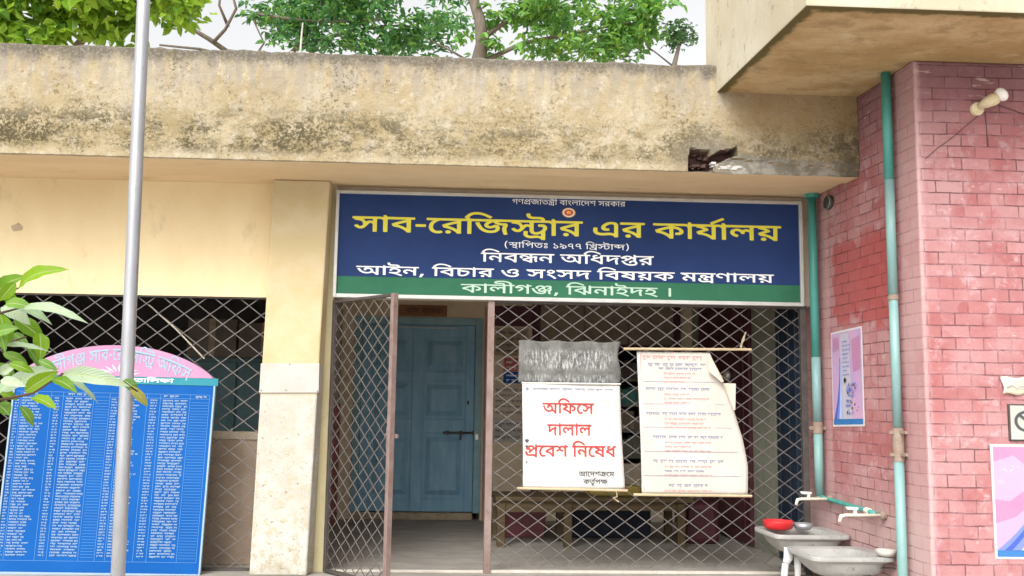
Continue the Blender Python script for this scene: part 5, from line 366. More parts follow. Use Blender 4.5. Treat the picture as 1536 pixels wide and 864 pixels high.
'n3':(1693,'196,-18,192,-14,182,2,177,6,169,9,156,11,99,5,69,6,49,12,39,17,25,29,18,39,13,52,11,66,11,80,15,94,19,97,26,98,40,96,46,91,45,59,50,49,56,43,62,40,76,36,107,36,137,41,160,41,174,38,189,28,191,29,191,119,176,141,171,140,91,64,87,62,67,82,68,86,79,99,81,104,82,114,80,124,74,127,66,129,56,127,46,124,18,149,18,152,31,169,46,184,59,194,79,206,94,211,109,213,126,211,142,206,158,197,167,190,187,170,190,168,191,227,194,231,199,233,209,233,212,231,216,227,221,212,224,210,564,210,592,213,606,211,619,206,629,200,640,188,654,201,660,206,672,211,684,213,699,211,710,207,726,197,729,196,730,229,736,233,747,233,750,232,754,229,762,210,792,210,797,206,798,186,796,181,792,180,766,179,763,177,763,4,762,0,759,-3,736,-4,730,0,730,150,724,161,716,170,700,179,690,181,680,181,674,179,665,172,661,162,662,149,669,138,682,132,700,129,706,124,705,102,702,98,699,96,679,100,666,105,654,113,642,125,629,111,614,102,592,96,584,97,580,102,579,124,584,129,597,130,609,134,617,140,621,147,622,156,619,169,614,176,599,181,579,181,567,179,542,180,537,178,536,4,534,-2,529,-4,510,-4,507,-2,502,3,492,19,478,36,466,46,442,61,419,71,392,78,385,89,377,110,378,114,382,117,402,129,452,154,502,173,504,176,503,179,364,180,349,174,334,165,318,149,303,122,298,102,298,72,300,62,303,52,311,39,319,32,336,26,349,26,367,32,373,27,381,12,380,9,376,5,364,-2,349,-5,337,-5,322,-3,306,3,299,8,284,23,274,39,265,70,265,102,272,129,285,154,306,177,306,179,227,180,224,179,223,176,223,-13,220,-17,217,-19;1249,-5,1234,-2,1219,5,1198,26,1188,42,1181,69,1181,104,1185,120,1192,137,1203,157,1223,177,1222,179,1217,180,1144,180,1140,177,1140,4,1137,-2,1130,-4,1112,-4,1107,0,1106,70,1092,86,1066,106,1046,113,1034,113,1026,111,1017,106,1013,97,1013,86,1015,80,1020,74,1037,64,1040,60,1029,39,1026,35,1007,44,988,62,982,74,978,90,980,107,985,117,993,127,998,132,1007,138,1022,143,1034,144,1049,143,1067,138,1080,131,1094,121,1104,111,1107,110,1106,176,1105,179,939,179,938,174,938,2,936,-2,932,-4,912,-4,909,-2,906,4,906,177,902,180,876,180,872,184,871,187,871,204,874,208,877,210,897,210,898,212,883,230,882,236,892,252,906,272,922,287,947,303,967,308,999,308,1017,304,1032,299,1056,288,1084,269,1107,251,1114,244,1113,239,1106,230,1100,225,1097,224,1056,254,1024,271,1004,276,989,278,970,276,957,272,942,264,933,256,920,237,917,230,918,227,930,212,934,210,1492,210,1499,208,1501,206,1501,200,1501,186,1499,181,1496,180,1469,179,1467,177,1466,4,1464,-2,1459,-4,1437,-3,1406,28,1379,46,1366,53,1346,59,1314,66,1310,69,1307,72,1297,97,1298,102,1307,109,1327,121,1363,139,1360,142,1340,151,1300,164,1297,167,1300,177,1299,179,1280,180,1272,178,1259,171,1240,156,1230,142,1222,127,1215,104,1215,92,1213,87,1215,69,1220,50,1226,40,1236,32,1252,26,1266,26,1284,32,1288,29,1297,12,1296,9,1292,5,1284,0,1264,-5;1636,-3,1630,2,1616,24,1591,47,1562,64,1540,73,1520,77,1515,82,1504,112,1509,118,1544,137,1545,139,1531,157,1528,166,1527,176,1529,184,1533,194,1542,203,1549,207,1560,211,1577,213,1590,211,1594,207,1595,196,1591,182,1589,181,1576,181,1567,179,1562,176,1560,170,1562,162,1566,157,1574,152,1630,174,1631,177,1631,204,1636,209,1692,210,1696,209,1699,206,1700,186,1697,181,1694,180,1667,179,1665,177,1664,0,1659,-4;1430,44,1432,44,1433,47,1432,90,1414,108,1397,120,1394,120,1387,118,1359,104,1341,94,1342,92,1372,83,1392,73;1630,49,1632,49,1632,50,1630,139,1626,139,1592,126,1560,111,1549,104,1548,102,1551,100,1576,91,1594,81,1614,66;502,50,504,50,505,54,504,139,500,140,489,136,457,123,422,104,421,102,423,100,440,94,469,79,484,68;110,126,112,124,114,125,143,154,150,160,153,164,151,167,137,176,124,181,106,181,87,176,77,171,68,164,66,160,67,158,79,158,86,156,90,154,99,148,108,134;1428,130,1430,129,1432,129,1433,132,1433,176,1432,179,1353,179,1357,176,1377,166,1402,151'),
'n4':(1560,'466,-5,457,-3,440,3,423,17,412,32,407,42,404,50,400,67,400,80,398,86,400,106,407,130,422,157,440,176,440,179,364,180,359,178,358,4,356,-2,349,-4,330,-4,327,-2,325,2,324,160,318,172,306,179,271,179,270,174,270,2,267,-2,264,-4,242,-4,236,2,215,32,207,40,190,52,187,51,169,37,159,32,144,28,129,26,109,28,94,32,82,37,66,48,43,72,27,97,8,140,7,147,10,150,30,157,36,156,47,129,60,102,73,82,89,68,99,63,112,60,126,58,140,60,156,65,164,71,169,80,173,96,173,107,169,120,159,134,144,140,134,139,126,136,122,132,121,119,123,112,120,108,114,105,96,102,92,106,88,114,86,130,90,144,95,150,107,162,105,169,94,177,87,180,-3,180,-7,186,-7,202,-5,207,-1,210,304,210,314,206,322,200,324,200,325,202,325,229,330,233,342,233,346,232,349,229,355,212,359,210,700,210,729,213,742,211,756,206,766,200,777,188,790,201,797,206,809,211,820,213,836,211,847,207,862,197,866,196,867,229,872,233,882,233,887,232,890,230,898,212,902,210,1559,210,1564,208,1566,204,1566,186,1564,181,1560,180,1534,179,1532,177,1531,4,1530,-1,1526,-4,1506,-4,1501,-1,1500,4,1500,34,1498,39,1473,70,1460,81,1447,87,1437,90,1424,89,1412,84,1407,76,1406,62,1412,52,1419,47,1432,41,1436,37,1436,32,1429,12,1427,10,1424,9,1406,17,1394,25,1385,34,1377,47,1373,57,1371,69,1374,84,1380,96,1394,110,1406,116,1420,120,1421,124,1417,136,1410,146,1396,154,1386,158,1368,160,1363,167,1364,178,1359,180,1349,180,1339,176,1328,170,1310,156,1300,142,1290,124,1285,104,1285,92,1283,87,1285,69,1290,50,1296,42,1304,33,1314,29,1324,26,1336,26,1352,32,1356,30,1366,16,1367,10,1361,4,1354,0,1344,-3,1330,-5,1310,-4,1299,0,1287,6,1269,25,1258,42,1251,70,1251,104,1255,120,1262,137,1273,157,1291,176,1292,179,1103,179,1104,177,1114,173,1121,169,1131,159,1136,147,1139,127,1140,127,1157,139,1167,143,1179,145,1196,143,1213,134,1223,122,1227,112,1229,100,1228,87,1219,70,1204,55,1189,47,1174,42,1170,46,1164,66,1164,69,1167,72,1180,77,1193,86,1196,92,1196,106,1192,111,1182,115,1167,112,1157,106,1147,96,1138,80,1137,0,1132,-4,1114,-4,1109,-3,1106,-1,1101,12,1096,19,1086,25,1059,25,1029,20,1006,20,990,21,979,25,963,34,953,44,947,52,942,66,940,79,940,97,942,110,946,119,956,120,967,117,974,112,973,102,973,74,980,60,989,55,1006,51,1027,51,1057,56,1080,56,1104,47,1105,136,1103,142,1099,146,1094,148,1079,148,1069,146,1050,135,1042,122,1040,112,1042,106,1050,103,1066,104,1071,100,1073,94,1073,79,1070,75,1054,71,1036,74,1020,81,1012,90,1008,99,1006,110,1009,124,1012,132,1019,143,1029,155,1040,164,1056,173,1067,177,1068,179,906,180,901,179,900,176,900,2,897,-2,894,-4,872,-4,868,-1,866,4,866,150,860,162,844,176,829,181,817,181,807,178,800,171,798,166,798,150,805,139,819,132,837,129,842,124,841,102,837,97,822,98,802,105,790,113,779,125,766,111,754,103,739,98,722,96,719,98,716,102,715,124,720,129,734,130,744,133,752,138,757,147,759,156,756,169,750,176,736,181,719,181,704,179,696,180,562,180,558,177,559,105,562,106,580,122,602,138,637,156,657,164,662,163,683,142,683,136,674,116,668,94,666,79,668,42,677,4,670,-1,654,-5,649,-4,645,2,640,22,635,52,635,90,638,110,641,120,640,123,627,118,600,100,570,76,550,56,547,55,530,66,525,74,524,178,520,180,497,180,487,176,472,167,456,153,447,140,438,124,433,106,431,89,431,79,435,59,443,42,447,37,454,32,470,26,482,26,499,32,502,32,511,20,515,10,512,6,506,2,492,-3,482,-5;233,52,236,52,236,56,236,178,230,180,137,179,137,176,140,170,156,167,174,159,190,143,197,132,203,117,205,104,204,79;1497,86,1499,85,1500,89,1499,178,1494,180,1422,179,1423,176,1437,165,1444,156,1453,137,1456,117,1478,104'),
'n5':(1049,'464,-92,434,-76,414,-68,394,-62,362,-56,355,-48,348,-30,348,-26,356,-21,397,-2,427,9,434,9,437,6,444,-11,443,-14,439,-18,406,-29,398,-33,398,-34,434,-44,456,-54,480,-69,482,-73,474,-87,469,-92;139,-3,132,3,124,17,116,27,93,49,77,59,64,66,47,73,26,78,20,84,10,110,13,116,20,121,66,144,132,171,134,174,134,178,129,180,-1,180,-5,182,-7,187,-7,204,-3,209,446,210,506,210,511,206,511,186,509,181,506,180,168,179,167,176,170,172,190,168,205,162,219,154,226,150,244,131,249,124,254,112,256,104,256,87,253,76,248,67,234,55,219,50,190,50,186,54,185,57,187,77,192,81,212,81,219,85,223,92,223,107,216,119,209,126,200,131,177,139,167,139,166,2,164,-2,160,-4;687,-3,684,0,683,4,683,119,667,141,663,140,583,64,579,62,559,82,560,86,566,92,572,104,574,114,571,124,566,127,557,129,547,127,537,124,510,149,510,152,515,159,537,183,550,194,564,203,587,211,602,213,619,211,634,206,649,198,659,190,679,170,682,168,683,227,686,231,689,233,700,233,704,231,707,227,713,212,717,210,1049,210,1052,209,1056,206,1056,186,1054,181,1050,180,956,180,952,178,952,151,989,146,1009,138,1021,129,1031,117,1036,107,1038,99,1038,84,1033,67,1017,52,1004,46,974,47,970,52,970,62,972,74,977,78,996,78,1002,81,1006,90,1004,102,999,108,992,112,977,118,962,120,953,119,951,114,951,4,950,-1,946,-4,924,-4,920,-2,918,2,917,16,905,34,893,47,886,53,872,59,860,61,850,59,846,52,846,44,849,36,847,31,844,29,826,25,819,26,813,40,812,50,813,60,817,69,821,76,838,89,834,107,828,119,820,124,814,126,797,126,791,120,790,114,792,102,790,99,786,96,769,93,764,94,760,97,757,106,756,124,759,132,765,140,781,154,781,157,779,166,774,177,769,180,716,179,715,174,715,2,712,-2,709,-4;396,13,370,19,356,25,337,38,323,52,308,72,295,97,285,122,276,150,276,154,279,158,300,164,306,163,307,160,317,130,327,106,340,80,346,72,359,60,369,53,386,47,400,45,409,45,429,49,445,57,453,70,456,84,456,99,454,109,448,124,440,131,429,137,416,140,404,137,398,132,395,122,397,109,396,105,377,100,369,100,365,104,361,124,364,139,369,149,378,159,392,166,409,170,424,170,434,168,450,161,459,155,471,142,481,127,486,114,488,102,488,82,486,70,478,49,462,31,444,20,436,17,416,13;132,50,134,50,135,54,134,138,129,138,107,129,55,104,54,102,57,100,80,91,100,79;915,62,917,62,918,66,917,120,894,125,878,134,868,144,862,153,857,179,810,179,810,174,814,158,829,153,844,144,855,134,861,126,868,109,871,90,890,83,902,75;602,126,604,124,606,125,635,154,641,159,644,162,644,166,632,174,616,181,597,181,579,176,569,171,560,164,558,160,559,158,577,156,582,154,590,148,600,134;911,152,916,152,918,154,917,178,914,180,891,179,890,177,891,167,895,159;446,212,440,217,429,232,429,236,432,240,537,307,540,306,545,302,553,287,547,280'),
'arc':(4014,'2977,-66,2973,-63,2966,-50,2960,-44,2954,-41,2946,-39,2927,-39,2894,-44,2872,-44,2859,-40,2849,-35,2836,-24,2828,-14,2823,-3,2820,17,2821,42,2824,50,2826,53,2829,55,2837,55,2852,52,2856,49,2853,32,2853,10,2857,-1,2864,-8,2872,-12,2886,-14,2932,-7,2954,-11,2966,-16,2970,-20,2972,-20,2973,-18,2972,23,2969,23,2956,15,2944,12,2934,10,2917,10,2907,12,2896,17,2885,27,2880,34,2875,50,2875,64,2873,70,2873,106,2870,110,2860,118,2849,121,2841,117,2809,63,2799,51,2789,43,2780,40,2770,39,2760,40,2747,45,2739,51,2718,76,2716,80,2718,84,2739,96,2757,74,2762,71,2772,72,2781,77,2792,94,2791,107,2788,124,2782,137,2774,146,2762,153,2752,156,2720,162,2716,167,2718,177,2714,180,2682,180,2678,177,2678,4,2676,-1,2672,-4,2652,-4,2649,-2,2646,2,2646,176,2645,179,2640,180,2506,179,2506,176,2512,170,2519,165,2530,160,2547,156,2580,156,2589,146,2597,130,2588,110,2583,82,2583,50,2586,30,2593,4,2591,0,2587,-1,2570,-5,2567,-4,2562,0,2556,19,2551,47,2550,84,2553,106,2558,122,2558,126,2546,126,2522,132,2504,140,2490,150,2472,171,2460,166,2446,156,2435,146,2429,134,2428,120,2430,116,2436,114,2452,113,2467,120,2487,134,2512,126,2518,122,2523,110,2525,100,2526,86,2525,72,2518,52,2513,46,2500,33,2484,23,2464,18,2430,18,2410,24,2390,34,2366,56,2350,77,2342,92,2330,119,2320,152,2326,159,2347,164,2351,160,2363,122,2378,90,2393,70,2403,62,2417,55,2437,50,2457,50,2466,51,2474,54,2485,60,2489,67,2493,77,2492,99,2469,87,2456,83,2442,82,2430,83,2417,88,2408,96,2400,106,2397,114,2395,126,2398,144,2406,158,2415,169,2425,177,2426,179,2287,179,2285,176,2285,2,2282,-2,2279,-4,2259,-4,2254,-2,2251,4,2251,177,2247,180,2196,179,2195,174,2195,2,2192,-2,2189,-4,2170,-4,2167,-3,2162,1,2150,19,2141,30,2124,46,2097,63,2077,71,2050,78,2043,89,2035,110,2036,114,2040,117,2060,129,2110,154,2160,173,2163,176,2162,178,2157,180,2019,179,2004,173,1992,165,1978,150,1970,139,1962,122,1956,102,1956,70,1958,60,1963,49,1969,40,1976,33,1986,29,1996,26,2007,26,2026,32,2031,27,2038,16,2039,10,2032,3,2017,-3,2004,-5,1992,-5,1980,-3,1970,0,1959,7,1940,25,1932,39,1923,70,1923,102,1930,129,1943,154,1964,177,1964,179,1907,180,1903,186,1903,204,1906,208,1910,210,2240,210,2243,210,2242,214,2232,227,2229,232,2228,236,2237,250,2250,269,2269,288,2286,299,2297,304,2316,308,2346,308,2362,304,2389,294,2410,283,2426,272,2457,248,2461,242,2450,227,2444,224,2404,253,2384,264,2366,272,2350,276,2336,278,2316,276,2303,272,2287,263,2276,252,2265,236,2264,229,2271,217,2280,210,2636,210,2637,210,2638,212,2625,229,2622,236,2642,266,2666,290,2677,298,2692,304,2710,308,2739,308,2757,304,2772,299,2799,286,2817,274,2853,247,2854,246,2855,242,2842,225,2839,223,2796,254,2779,264,2764,271,2744,276,2729,278,2710,276,2694,271,2679,261,2667,248,2658,234,2658,229,2672,210,2970,210,2973,214,2971,220,2969,224,2962,227,2950,230,2899,230,2877,235,2863,244,2853,254,2847,267,2845,274,2845,299,2850,306,2869,306,2876,300,2876,280,2878,274,2886,265,2896,261,2909,260,2960,260,2980,254,2990,246,2998,237,3001,230,3003,216,3006,211,3036,210,3041,206,3041,186,3039,181,3036,180,2910,180,2907,177,2906,57,2909,47,2916,42,2926,40,2939,41,2950,46,2957,50,2964,55,2974,65,2982,79,2986,89,2988,100,2988,110,2986,116,2979,121,2969,123,2954,121,2950,123,2947,127,2945,140,2945,146,2947,150,2957,153,2972,155,2994,151,3002,146,3011,137,3019,122,3021,107,3020,90,3016,77,3005,56,3005,-61,3002,-65,2999,-67;1142,-5,1137,2,1130,30,1128,44,1128,60,1130,79,1112,82,1100,86,1099,86,1105,67,1105,44,1102,36,1098,26,1084,10,1069,2,1056,-2,1040,-4,1027,-4,1009,0,987,8,974,18,955,37,942,57,932,77,922,104,915,130,922,136,939,141,942,141,946,137,958,97,967,77,979,57,996,40,1007,33,1030,28,1039,28,1057,32,1064,36,1069,40,1073,50,1072,59,1056,53,1044,51,1030,51,1019,55,1010,60,1005,66,999,74,995,86,995,99,1002,114,1019,131,1039,146,1051,159,1054,169,1052,176,1044,181,1029,181,1016,177,1006,171,999,163,998,156,999,152,1006,146,1007,142,996,128,987,121,980,125,970,136,965,146,963,156,965,166,970,176,985,192,997,201,1007,206,1027,211,1047,211,1059,208,1066,204,1080,190,1082,190,1102,204,1120,211,1144,211,1156,207,1162,203,1171,194,1176,186,1178,172,1174,159,1167,147,1174,139,1178,132,1180,126,1180,117,1177,109,1170,97,1173,90,1173,89,1163,72,1160,57,1160,42,1161,27,1167,4,1162,-1,1146,-5;2080,-5,2072,0,2065,9,2063,17,2065,26,2071,34,2079,39,2094,39,2100,35,2108,27,2110,22,2109,10,2106,6,2099,-2,2090,-5;139,-3,132,3,124,17,116,27,93,49,77,59,64,66,47,73,26,78,20,84,10,110,13,116,20,121,66,144,132,171,134,174,134,178,129,180,-1,180,-5,182,-7,187,-7,204,-3,209,276,210,282,208,294,200,296,200,296,202,297,229,300,232,306,233,316,233,319,231,323,226,327,212,330,210,539,210,541,212,539,219,537,222,530,226,479,226,474,228,462,228,444,233,439,236,428,247,425,257,425,266,427,276,437,288,447,296,462,302,490,308,542,308,566,305,587,299,600,294,622,283,638,269,651,250,659,229,662,211,666,210,690,210,696,206,696,186,694,181,690,180,664,179,662,177,661,4,661,0,657,-3,636,-4,632,-2,630,2,630,176,627,179,577,180,573,177,573,4,570,-2,564,-4,546,-4,540,0,540,104,536,110,526,119,512,123,499,119,495,112,493,104,493,89,489,86,472,85,469,86,465,90,464,97,459,111,454,117,447,123,439,126,427,128,417,126,409,121,405,116,403,107,405,94,416,81,422,77,436,71,440,66,433,46,430,41,427,40,416,43,400,52,387,63,375,80,372,89,370,100,370,112,371,120,377,132,390,146,400,153,417,158,436,158,444,156,456,152,476,137,479,138,489,148,502,153,519,153,527,149,539,142,540,143,541,146,540,150,540,176,538,179,331,179,330,174,330,2,327,-2,324,-4,306,-4,300,-3,296,2,296,154,290,168,281,177,272,180,172,180,167,178,167,176,169,173,186,169,210,159,226,150,245,130,251,120,254,112,256,104,256,87,253,76,248,67,234,55,219,50,190,50,186,54,185,57,187,77,192,81,212,81,219,85,223,92,223,107,216,119,209,126,200,131,177,139,167,139,166,2,164,-2,160,-4;852,-3,849,0,848,4,848,129,842,138,824,160,806,174,786,181,769,181,760,179,748,172,742,166,742,164,744,163,750,165,772,165,789,158,801,146,804,140,808,129,808,112,803,100,796,88,781,74,767,63,750,54,747,57,735,74,732,79,732,82,736,86,752,93,768,104,775,117,775,124,773,129,766,134,749,135,724,128,704,143,696,150,695,154,710,176,732,198,748,207,760,211,779,213,804,208,822,198,844,178,847,177,849,229,854,233,864,233,868,232,872,228,879,210,909,210,912,208,915,204,915,187,914,184,910,180,884,180,880,177,880,2,877,-2,874,-4;1452,-3,1449,0,1448,4,1448,106,1440,116,1434,119,1424,121,1416,117,1384,63,1372,50,1361,42,1346,39,1334,40,1322,45,1306,59,1291,79,1292,82,1294,85,1314,96,1332,74,1337,71,1347,72,1356,77,1367,94,1366,107,1363,124,1357,137,1349,146,1337,153,1327,156,1296,162,1291,167,1293,174,1292,178,1280,180,1276,182,1275,186,1275,204,1279,209,1516,210,1522,208,1536,200,1537,229,1542,233,1552,233,1557,232,1561,229,1567,213,1570,210,1796,210,1799,209,1802,206,1803,186,1800,181,1797,180,1770,179,1768,177,1768,4,1767,0,1764,-3,1739,-3,1735,0,1721,22,1710,34,1692,49,1672,61,1654,69,1623,77,1617,86,1608,110,1608,114,1612,118,1642,134,1676,151,1716,168,1734,174,1736,176,1735,179,1729,180,1576,180,1570,178,1570,4,1567,-2,1560,-4,1542,-4,1539,-2,1536,2,1536,159,1527,173,1520,177,1510,180,1483,179,1481,174,1481,2,1479,-2,1476,-4;3362,-3,3356,3,3348,17,3335,34,3312,52,3309,51,3291,37,3284,33,3274,30,3250,26,3230,28,3216,32,3204,37,3189,46,3170,66,3150,94,3142,110,3129,144,3129,147,3132,150,3152,157,3156,156,3161,149,3175,114,3193,84,3210,68,3220,63,3234,60,3247,58,3262,60,3275,64,3285,70,3289,77,3295,97,3295,104,3291,119,3284,130,3279,134,3267,139,3257,140,3247,136,3244,132,3242,122,3244,110,3242,108,3224,103,3216,103,3212,107,3210,114,3208,122,3208,132,3213,147,3229,162,3229,164,3225,170,3217,176,3207,180,3119,180,3115,184,3115,189,3115,204,3119,209,3436,210,3438,210,3437,214,3424,232,3424,237,3446,270,3463,287,3480,299,3492,304,3507,308,3537,308,3557,304,3572,299,3606,283,3621,272,3652,248,3656,244,3655,240,3645,227,3639,224,3599,253,3579,264,3560,272,3546,276,3530,278,3510,276,3498,272,3482,263,3471,252,3460,236,3459,229,3466,217,3476,210,4014,210,4017,209,4021,206,4021,186,4019,181,4016,180,3989,179,3987,177,3986,4,3986,0,3982,-3,3959,-4,3954,0,3953,106,3945,116,3939,119,3929,121,3921,117,3889,63,3879,51,3869,43,3860,40,3850,39,3840,40,3827,45,3818,52,3798,76,3796,80,3798,84,3819,96,3837,74,3842,71,3852,72,3861,77,3872,94,3871,107,3868,124,3862,137,3854,146,3842,153,3832,156,3800,162,3796,167,3798,177,3796,179,3792,180,3577,179,3577,177,3582,173,3606,159,3621,146,3623,142,3625,127,3620,122,3570,98,3566,94,3566,92,3589,84,3607,76,3626,64,3650,42,3652,42,3653,46,3653,166,3654,169,3657,172,3676,173,3689,171,3712,166,3726,161,3742,151,3754,141,3764,129,3769,120,3775,100,3775,89,3771,77,3765,67,3753,56,3739,50,3710,50,3706,52,3703,57,3705,77,3709,81,3719,80,3732,82,3736,84,3739,87,3741,92,3741,106,3735,119,3728,126,3719,131,3692,140,3686,138,3685,2,3681,-3,3676,-4,3655,-3,3627,28,3604,44,3574,58,3534,68,3522,96,3522,102,3542,116,3580,136,3583,139,3579,143,3560,153,3542,159,3523,164,3521,167,3524,177,3522,179,3481,179,3480,174,3480,2,3478,-1,3474,-4,3450,-3,3447,0,3446,4,3446,177,3442,180,3396,180,3391,179,3390,176,3390,2,3388,-1,3384,-4;132,50,134,50,135,54,134,138,129,138,107,129,55,104,54,102,57,100,80,91,100,79;1733,50,1736,50,1736,54,1736,140,1729,139,1696,126,1667,113,1652,104,1652,102,1655,100,1676,93,1697,81,1717,66;2160,50,2162,50,2163,54,2162,139,2159,140,2147,136,2116,123,2080,104,2079,102,2082,100,2099,94,2127,79,2142,68;3355,50,3357,50,3358,54,3357,178,3352,180,3258,179,3257,177,3262,170,3267,168,3277,167,3292,161,3299,156,3310,144,3319,130,3325,116,3326,102,3325,79,3343,64;1032,82,1044,81,1050,83,1072,96,1086,92,1090,92,1074,110,1064,126,1060,128,1036,108,1029,99,1026,90,1028,86;1814,82,1810,86,1810,90,1810,110,1814,116,1889,116,1892,116,1896,112,1896,87,1892,82;1118,110,1137,110,1142,112,1146,116,1147,124,1146,131,1140,133,1129,129,1126,130,1122,137,1119,150,1122,156,1134,160,1143,166,1145,174,1144,179,1142,181,1130,183,1112,178,1101,170,1090,159,1085,152,1085,149,1087,142,1093,129,1099,122,1107,115;1389,132,1390,132,1406,148,1410,151,1420,153,1430,151,1447,142,1447,178,1442,180,1353,179,1354,177,1363,172,1374,163,1383,149;2814,132,2816,132,2820,139,2829,148,2836,151,2846,153,2856,151,2866,146,2872,141,2874,141,2872,178,2867,180,2778,179,2779,177,2788,172,2799,163,2808,149;3894,132,3896,132,3910,148,3916,151,3926,153,3936,151,3952,142,3952,178,3947,180,3858,179,3859,177,3868,172,3879,163,3888,149;572,210,624,210,628,212,626,226,617,244,606,256,589,266,577,271,556,276,524,278,517,280,510,278,487,278,479,276,466,273,458,267,457,264,459,261,466,258,512,258,517,256,530,256,547,251,560,240,566,232,569,224,570,214'),
'strip':(1912,'370,-8,356,-5,340,2,334,6,320,20,308,39,300,70,300,102,307,129,322,157,335,172,336,176,269,176,265,174,265,2,260,-5,252,-7,234,-6,229,-3,226,2,226,156,218,169,210,174,202,176,178,176,176,170,176,2,174,-3,169,-6,146,-7,139,-3,136,2,136,69,130,77,111,94,96,104,79,110,66,110,59,108,53,104,50,96,50,86,52,80,57,75,74,66,77,60,64,36,59,32,37,42,20,59,12,74,8,90,10,107,17,120,25,130,37,139,54,146,69,147,90,144,100,141,117,133,134,120,136,120,136,175,132,176,-3,177,-8,180,-10,187,-10,206,-8,209,-4,212,207,213,224,206,226,209,226,227,228,232,234,236,244,236,249,236,255,232,262,214,266,213,810,213,817,211,820,206,821,186,818,179,812,176,789,176,787,174,786,4,784,-3,780,-6,757,-7,750,-5,747,-1,733,20,716,38,706,46,680,61,659,69,639,74,635,76,630,82,620,109,619,114,621,117,636,126,690,154,739,174,739,176,594,176,589,175,588,2,586,-3,580,-6,560,-7,552,-5,549,0,548,34,546,39,528,62,520,70,509,79,499,84,486,86,470,84,466,81,461,72,462,62,467,54,487,43,492,37,491,32,486,16,481,7,476,5,457,13,446,21,433,34,426,46,422,57,421,69,422,82,430,99,440,109,450,116,467,123,469,124,469,127,464,139,458,146,444,153,422,157,416,160,411,167,412,175,404,176,399,176,387,171,376,163,360,147,352,136,345,122,340,102,340,70,343,56,351,42,359,35,374,30,387,30,404,36,407,35,413,30,422,12,421,7,417,3,402,-5,387,-9;669,-8,660,-4,650,6,648,10,648,22,652,31,660,39,669,43,679,43,692,36,698,29,700,24,700,10,694,0,687,-5,679,-9;1166,-6,1160,-3,1158,4,1158,156,1154,164,1146,173,1136,176,897,176,890,180,888,187,889,206,890,209,896,212,1139,213,1156,207,1157,207,1158,209,1158,227,1159,230,1164,235,1170,236,1180,236,1186,234,1196,214,1232,213,1234,214,1234,216,1224,230,1224,237,1237,259,1247,273,1264,290,1280,301,1296,307,1310,311,1340,311,1360,308,1376,303,1412,284,1428,274,1459,250,1462,244,1461,239,1449,223,1442,220,1435,224,1399,251,1382,261,1364,269,1349,273,1334,275,1314,273,1302,269,1289,261,1276,249,1266,232,1266,229,1270,222,1277,215,1280,213,1829,213,1846,207,1847,207,1848,209,1848,227,1850,233,1857,236,1869,236,1874,235,1878,232,1884,216,1886,214,1912,213,1918,210,1921,206,1921,186,1918,179,1912,176,1889,176,1887,174,1886,4,1884,-3,1879,-6,1857,-7,1852,-4,1849,0,1848,156,1844,164,1836,173,1829,176,1824,176,1733,176,1734,174,1740,173,1762,164,1782,153,1800,136,1808,124,1813,110,1815,100,1815,89,1806,67,1801,60,1792,53,1774,46,1747,46,1742,48,1738,52,1736,57,1738,76,1740,80,1747,85,1766,85,1770,87,1775,92,1775,104,1771,114,1760,124,1737,134,1729,136,1726,136,1725,130,1725,2,1720,-5,1712,-7,1694,-7,1688,-4,1676,16,1666,27,1656,38,1634,54,1623,60,1602,69,1580,74,1577,76,1570,87,1561,112,1565,119,1587,131,1630,153,1684,173,1684,176,1536,176,1530,175,1530,2,1527,-3,1522,-6,1502,-7,1494,-5,1490,2,1490,104,1483,112,1476,117,1466,119,1455,117,1451,112,1450,102,1450,90,1449,87,1442,83,1426,82,1420,83,1417,87,1409,109,1404,116,1397,121,1380,125,1370,122,1366,120,1362,116,1360,107,1363,92,1374,82,1393,72,1397,66,1388,40,1380,37,1362,43,1350,50,1338,60,1325,80,1322,89,1320,100,1320,112,1322,122,1328,136,1340,148,1354,156,1370,161,1389,161,1410,156,1429,142,1432,143,1439,149,1456,156,1470,156,1487,150,1489,150,1490,152,1490,172,1488,176,1289,176,1286,172,1286,2,1284,-3,1279,-6,1259,-7,1250,-5,1246,2,1246,174,1242,176,1199,176,1196,172,1196,2,1194,-3,1189,-6;1026,10,1000,15,979,25,967,33,946,54,933,72,912,119,902,152,903,157,907,160,929,167,936,166,941,157,957,110,973,80,989,63,1004,54,1029,48,1037,48,1057,52,1066,55,1073,62,1079,72,1081,80,1081,106,1076,119,1067,130,1057,134,1044,136,1034,134,1029,130,1028,117,1029,109,1026,102,1017,98,1007,96,999,95,996,97,990,106,987,126,989,137,995,150,1007,162,1020,169,1039,173,1050,173,1072,168,1086,161,1100,149,1109,136,1116,120,1120,107,1121,92,1118,67,1109,47,1105,40,1092,28,1069,15,1046,10;1683,59,1686,59,1686,62,1686,133,1679,133,1662,126,1627,110,1618,104,1619,102,1639,93,1660,79;743,60,746,60,746,64,746,135,742,135,710,123,679,108,675,104,678,100,697,93,716,83,736,68;545,96,547,95,548,99,547,175,542,176,484,176,484,174,493,166,502,152,507,139,510,124,512,118,530,108'),
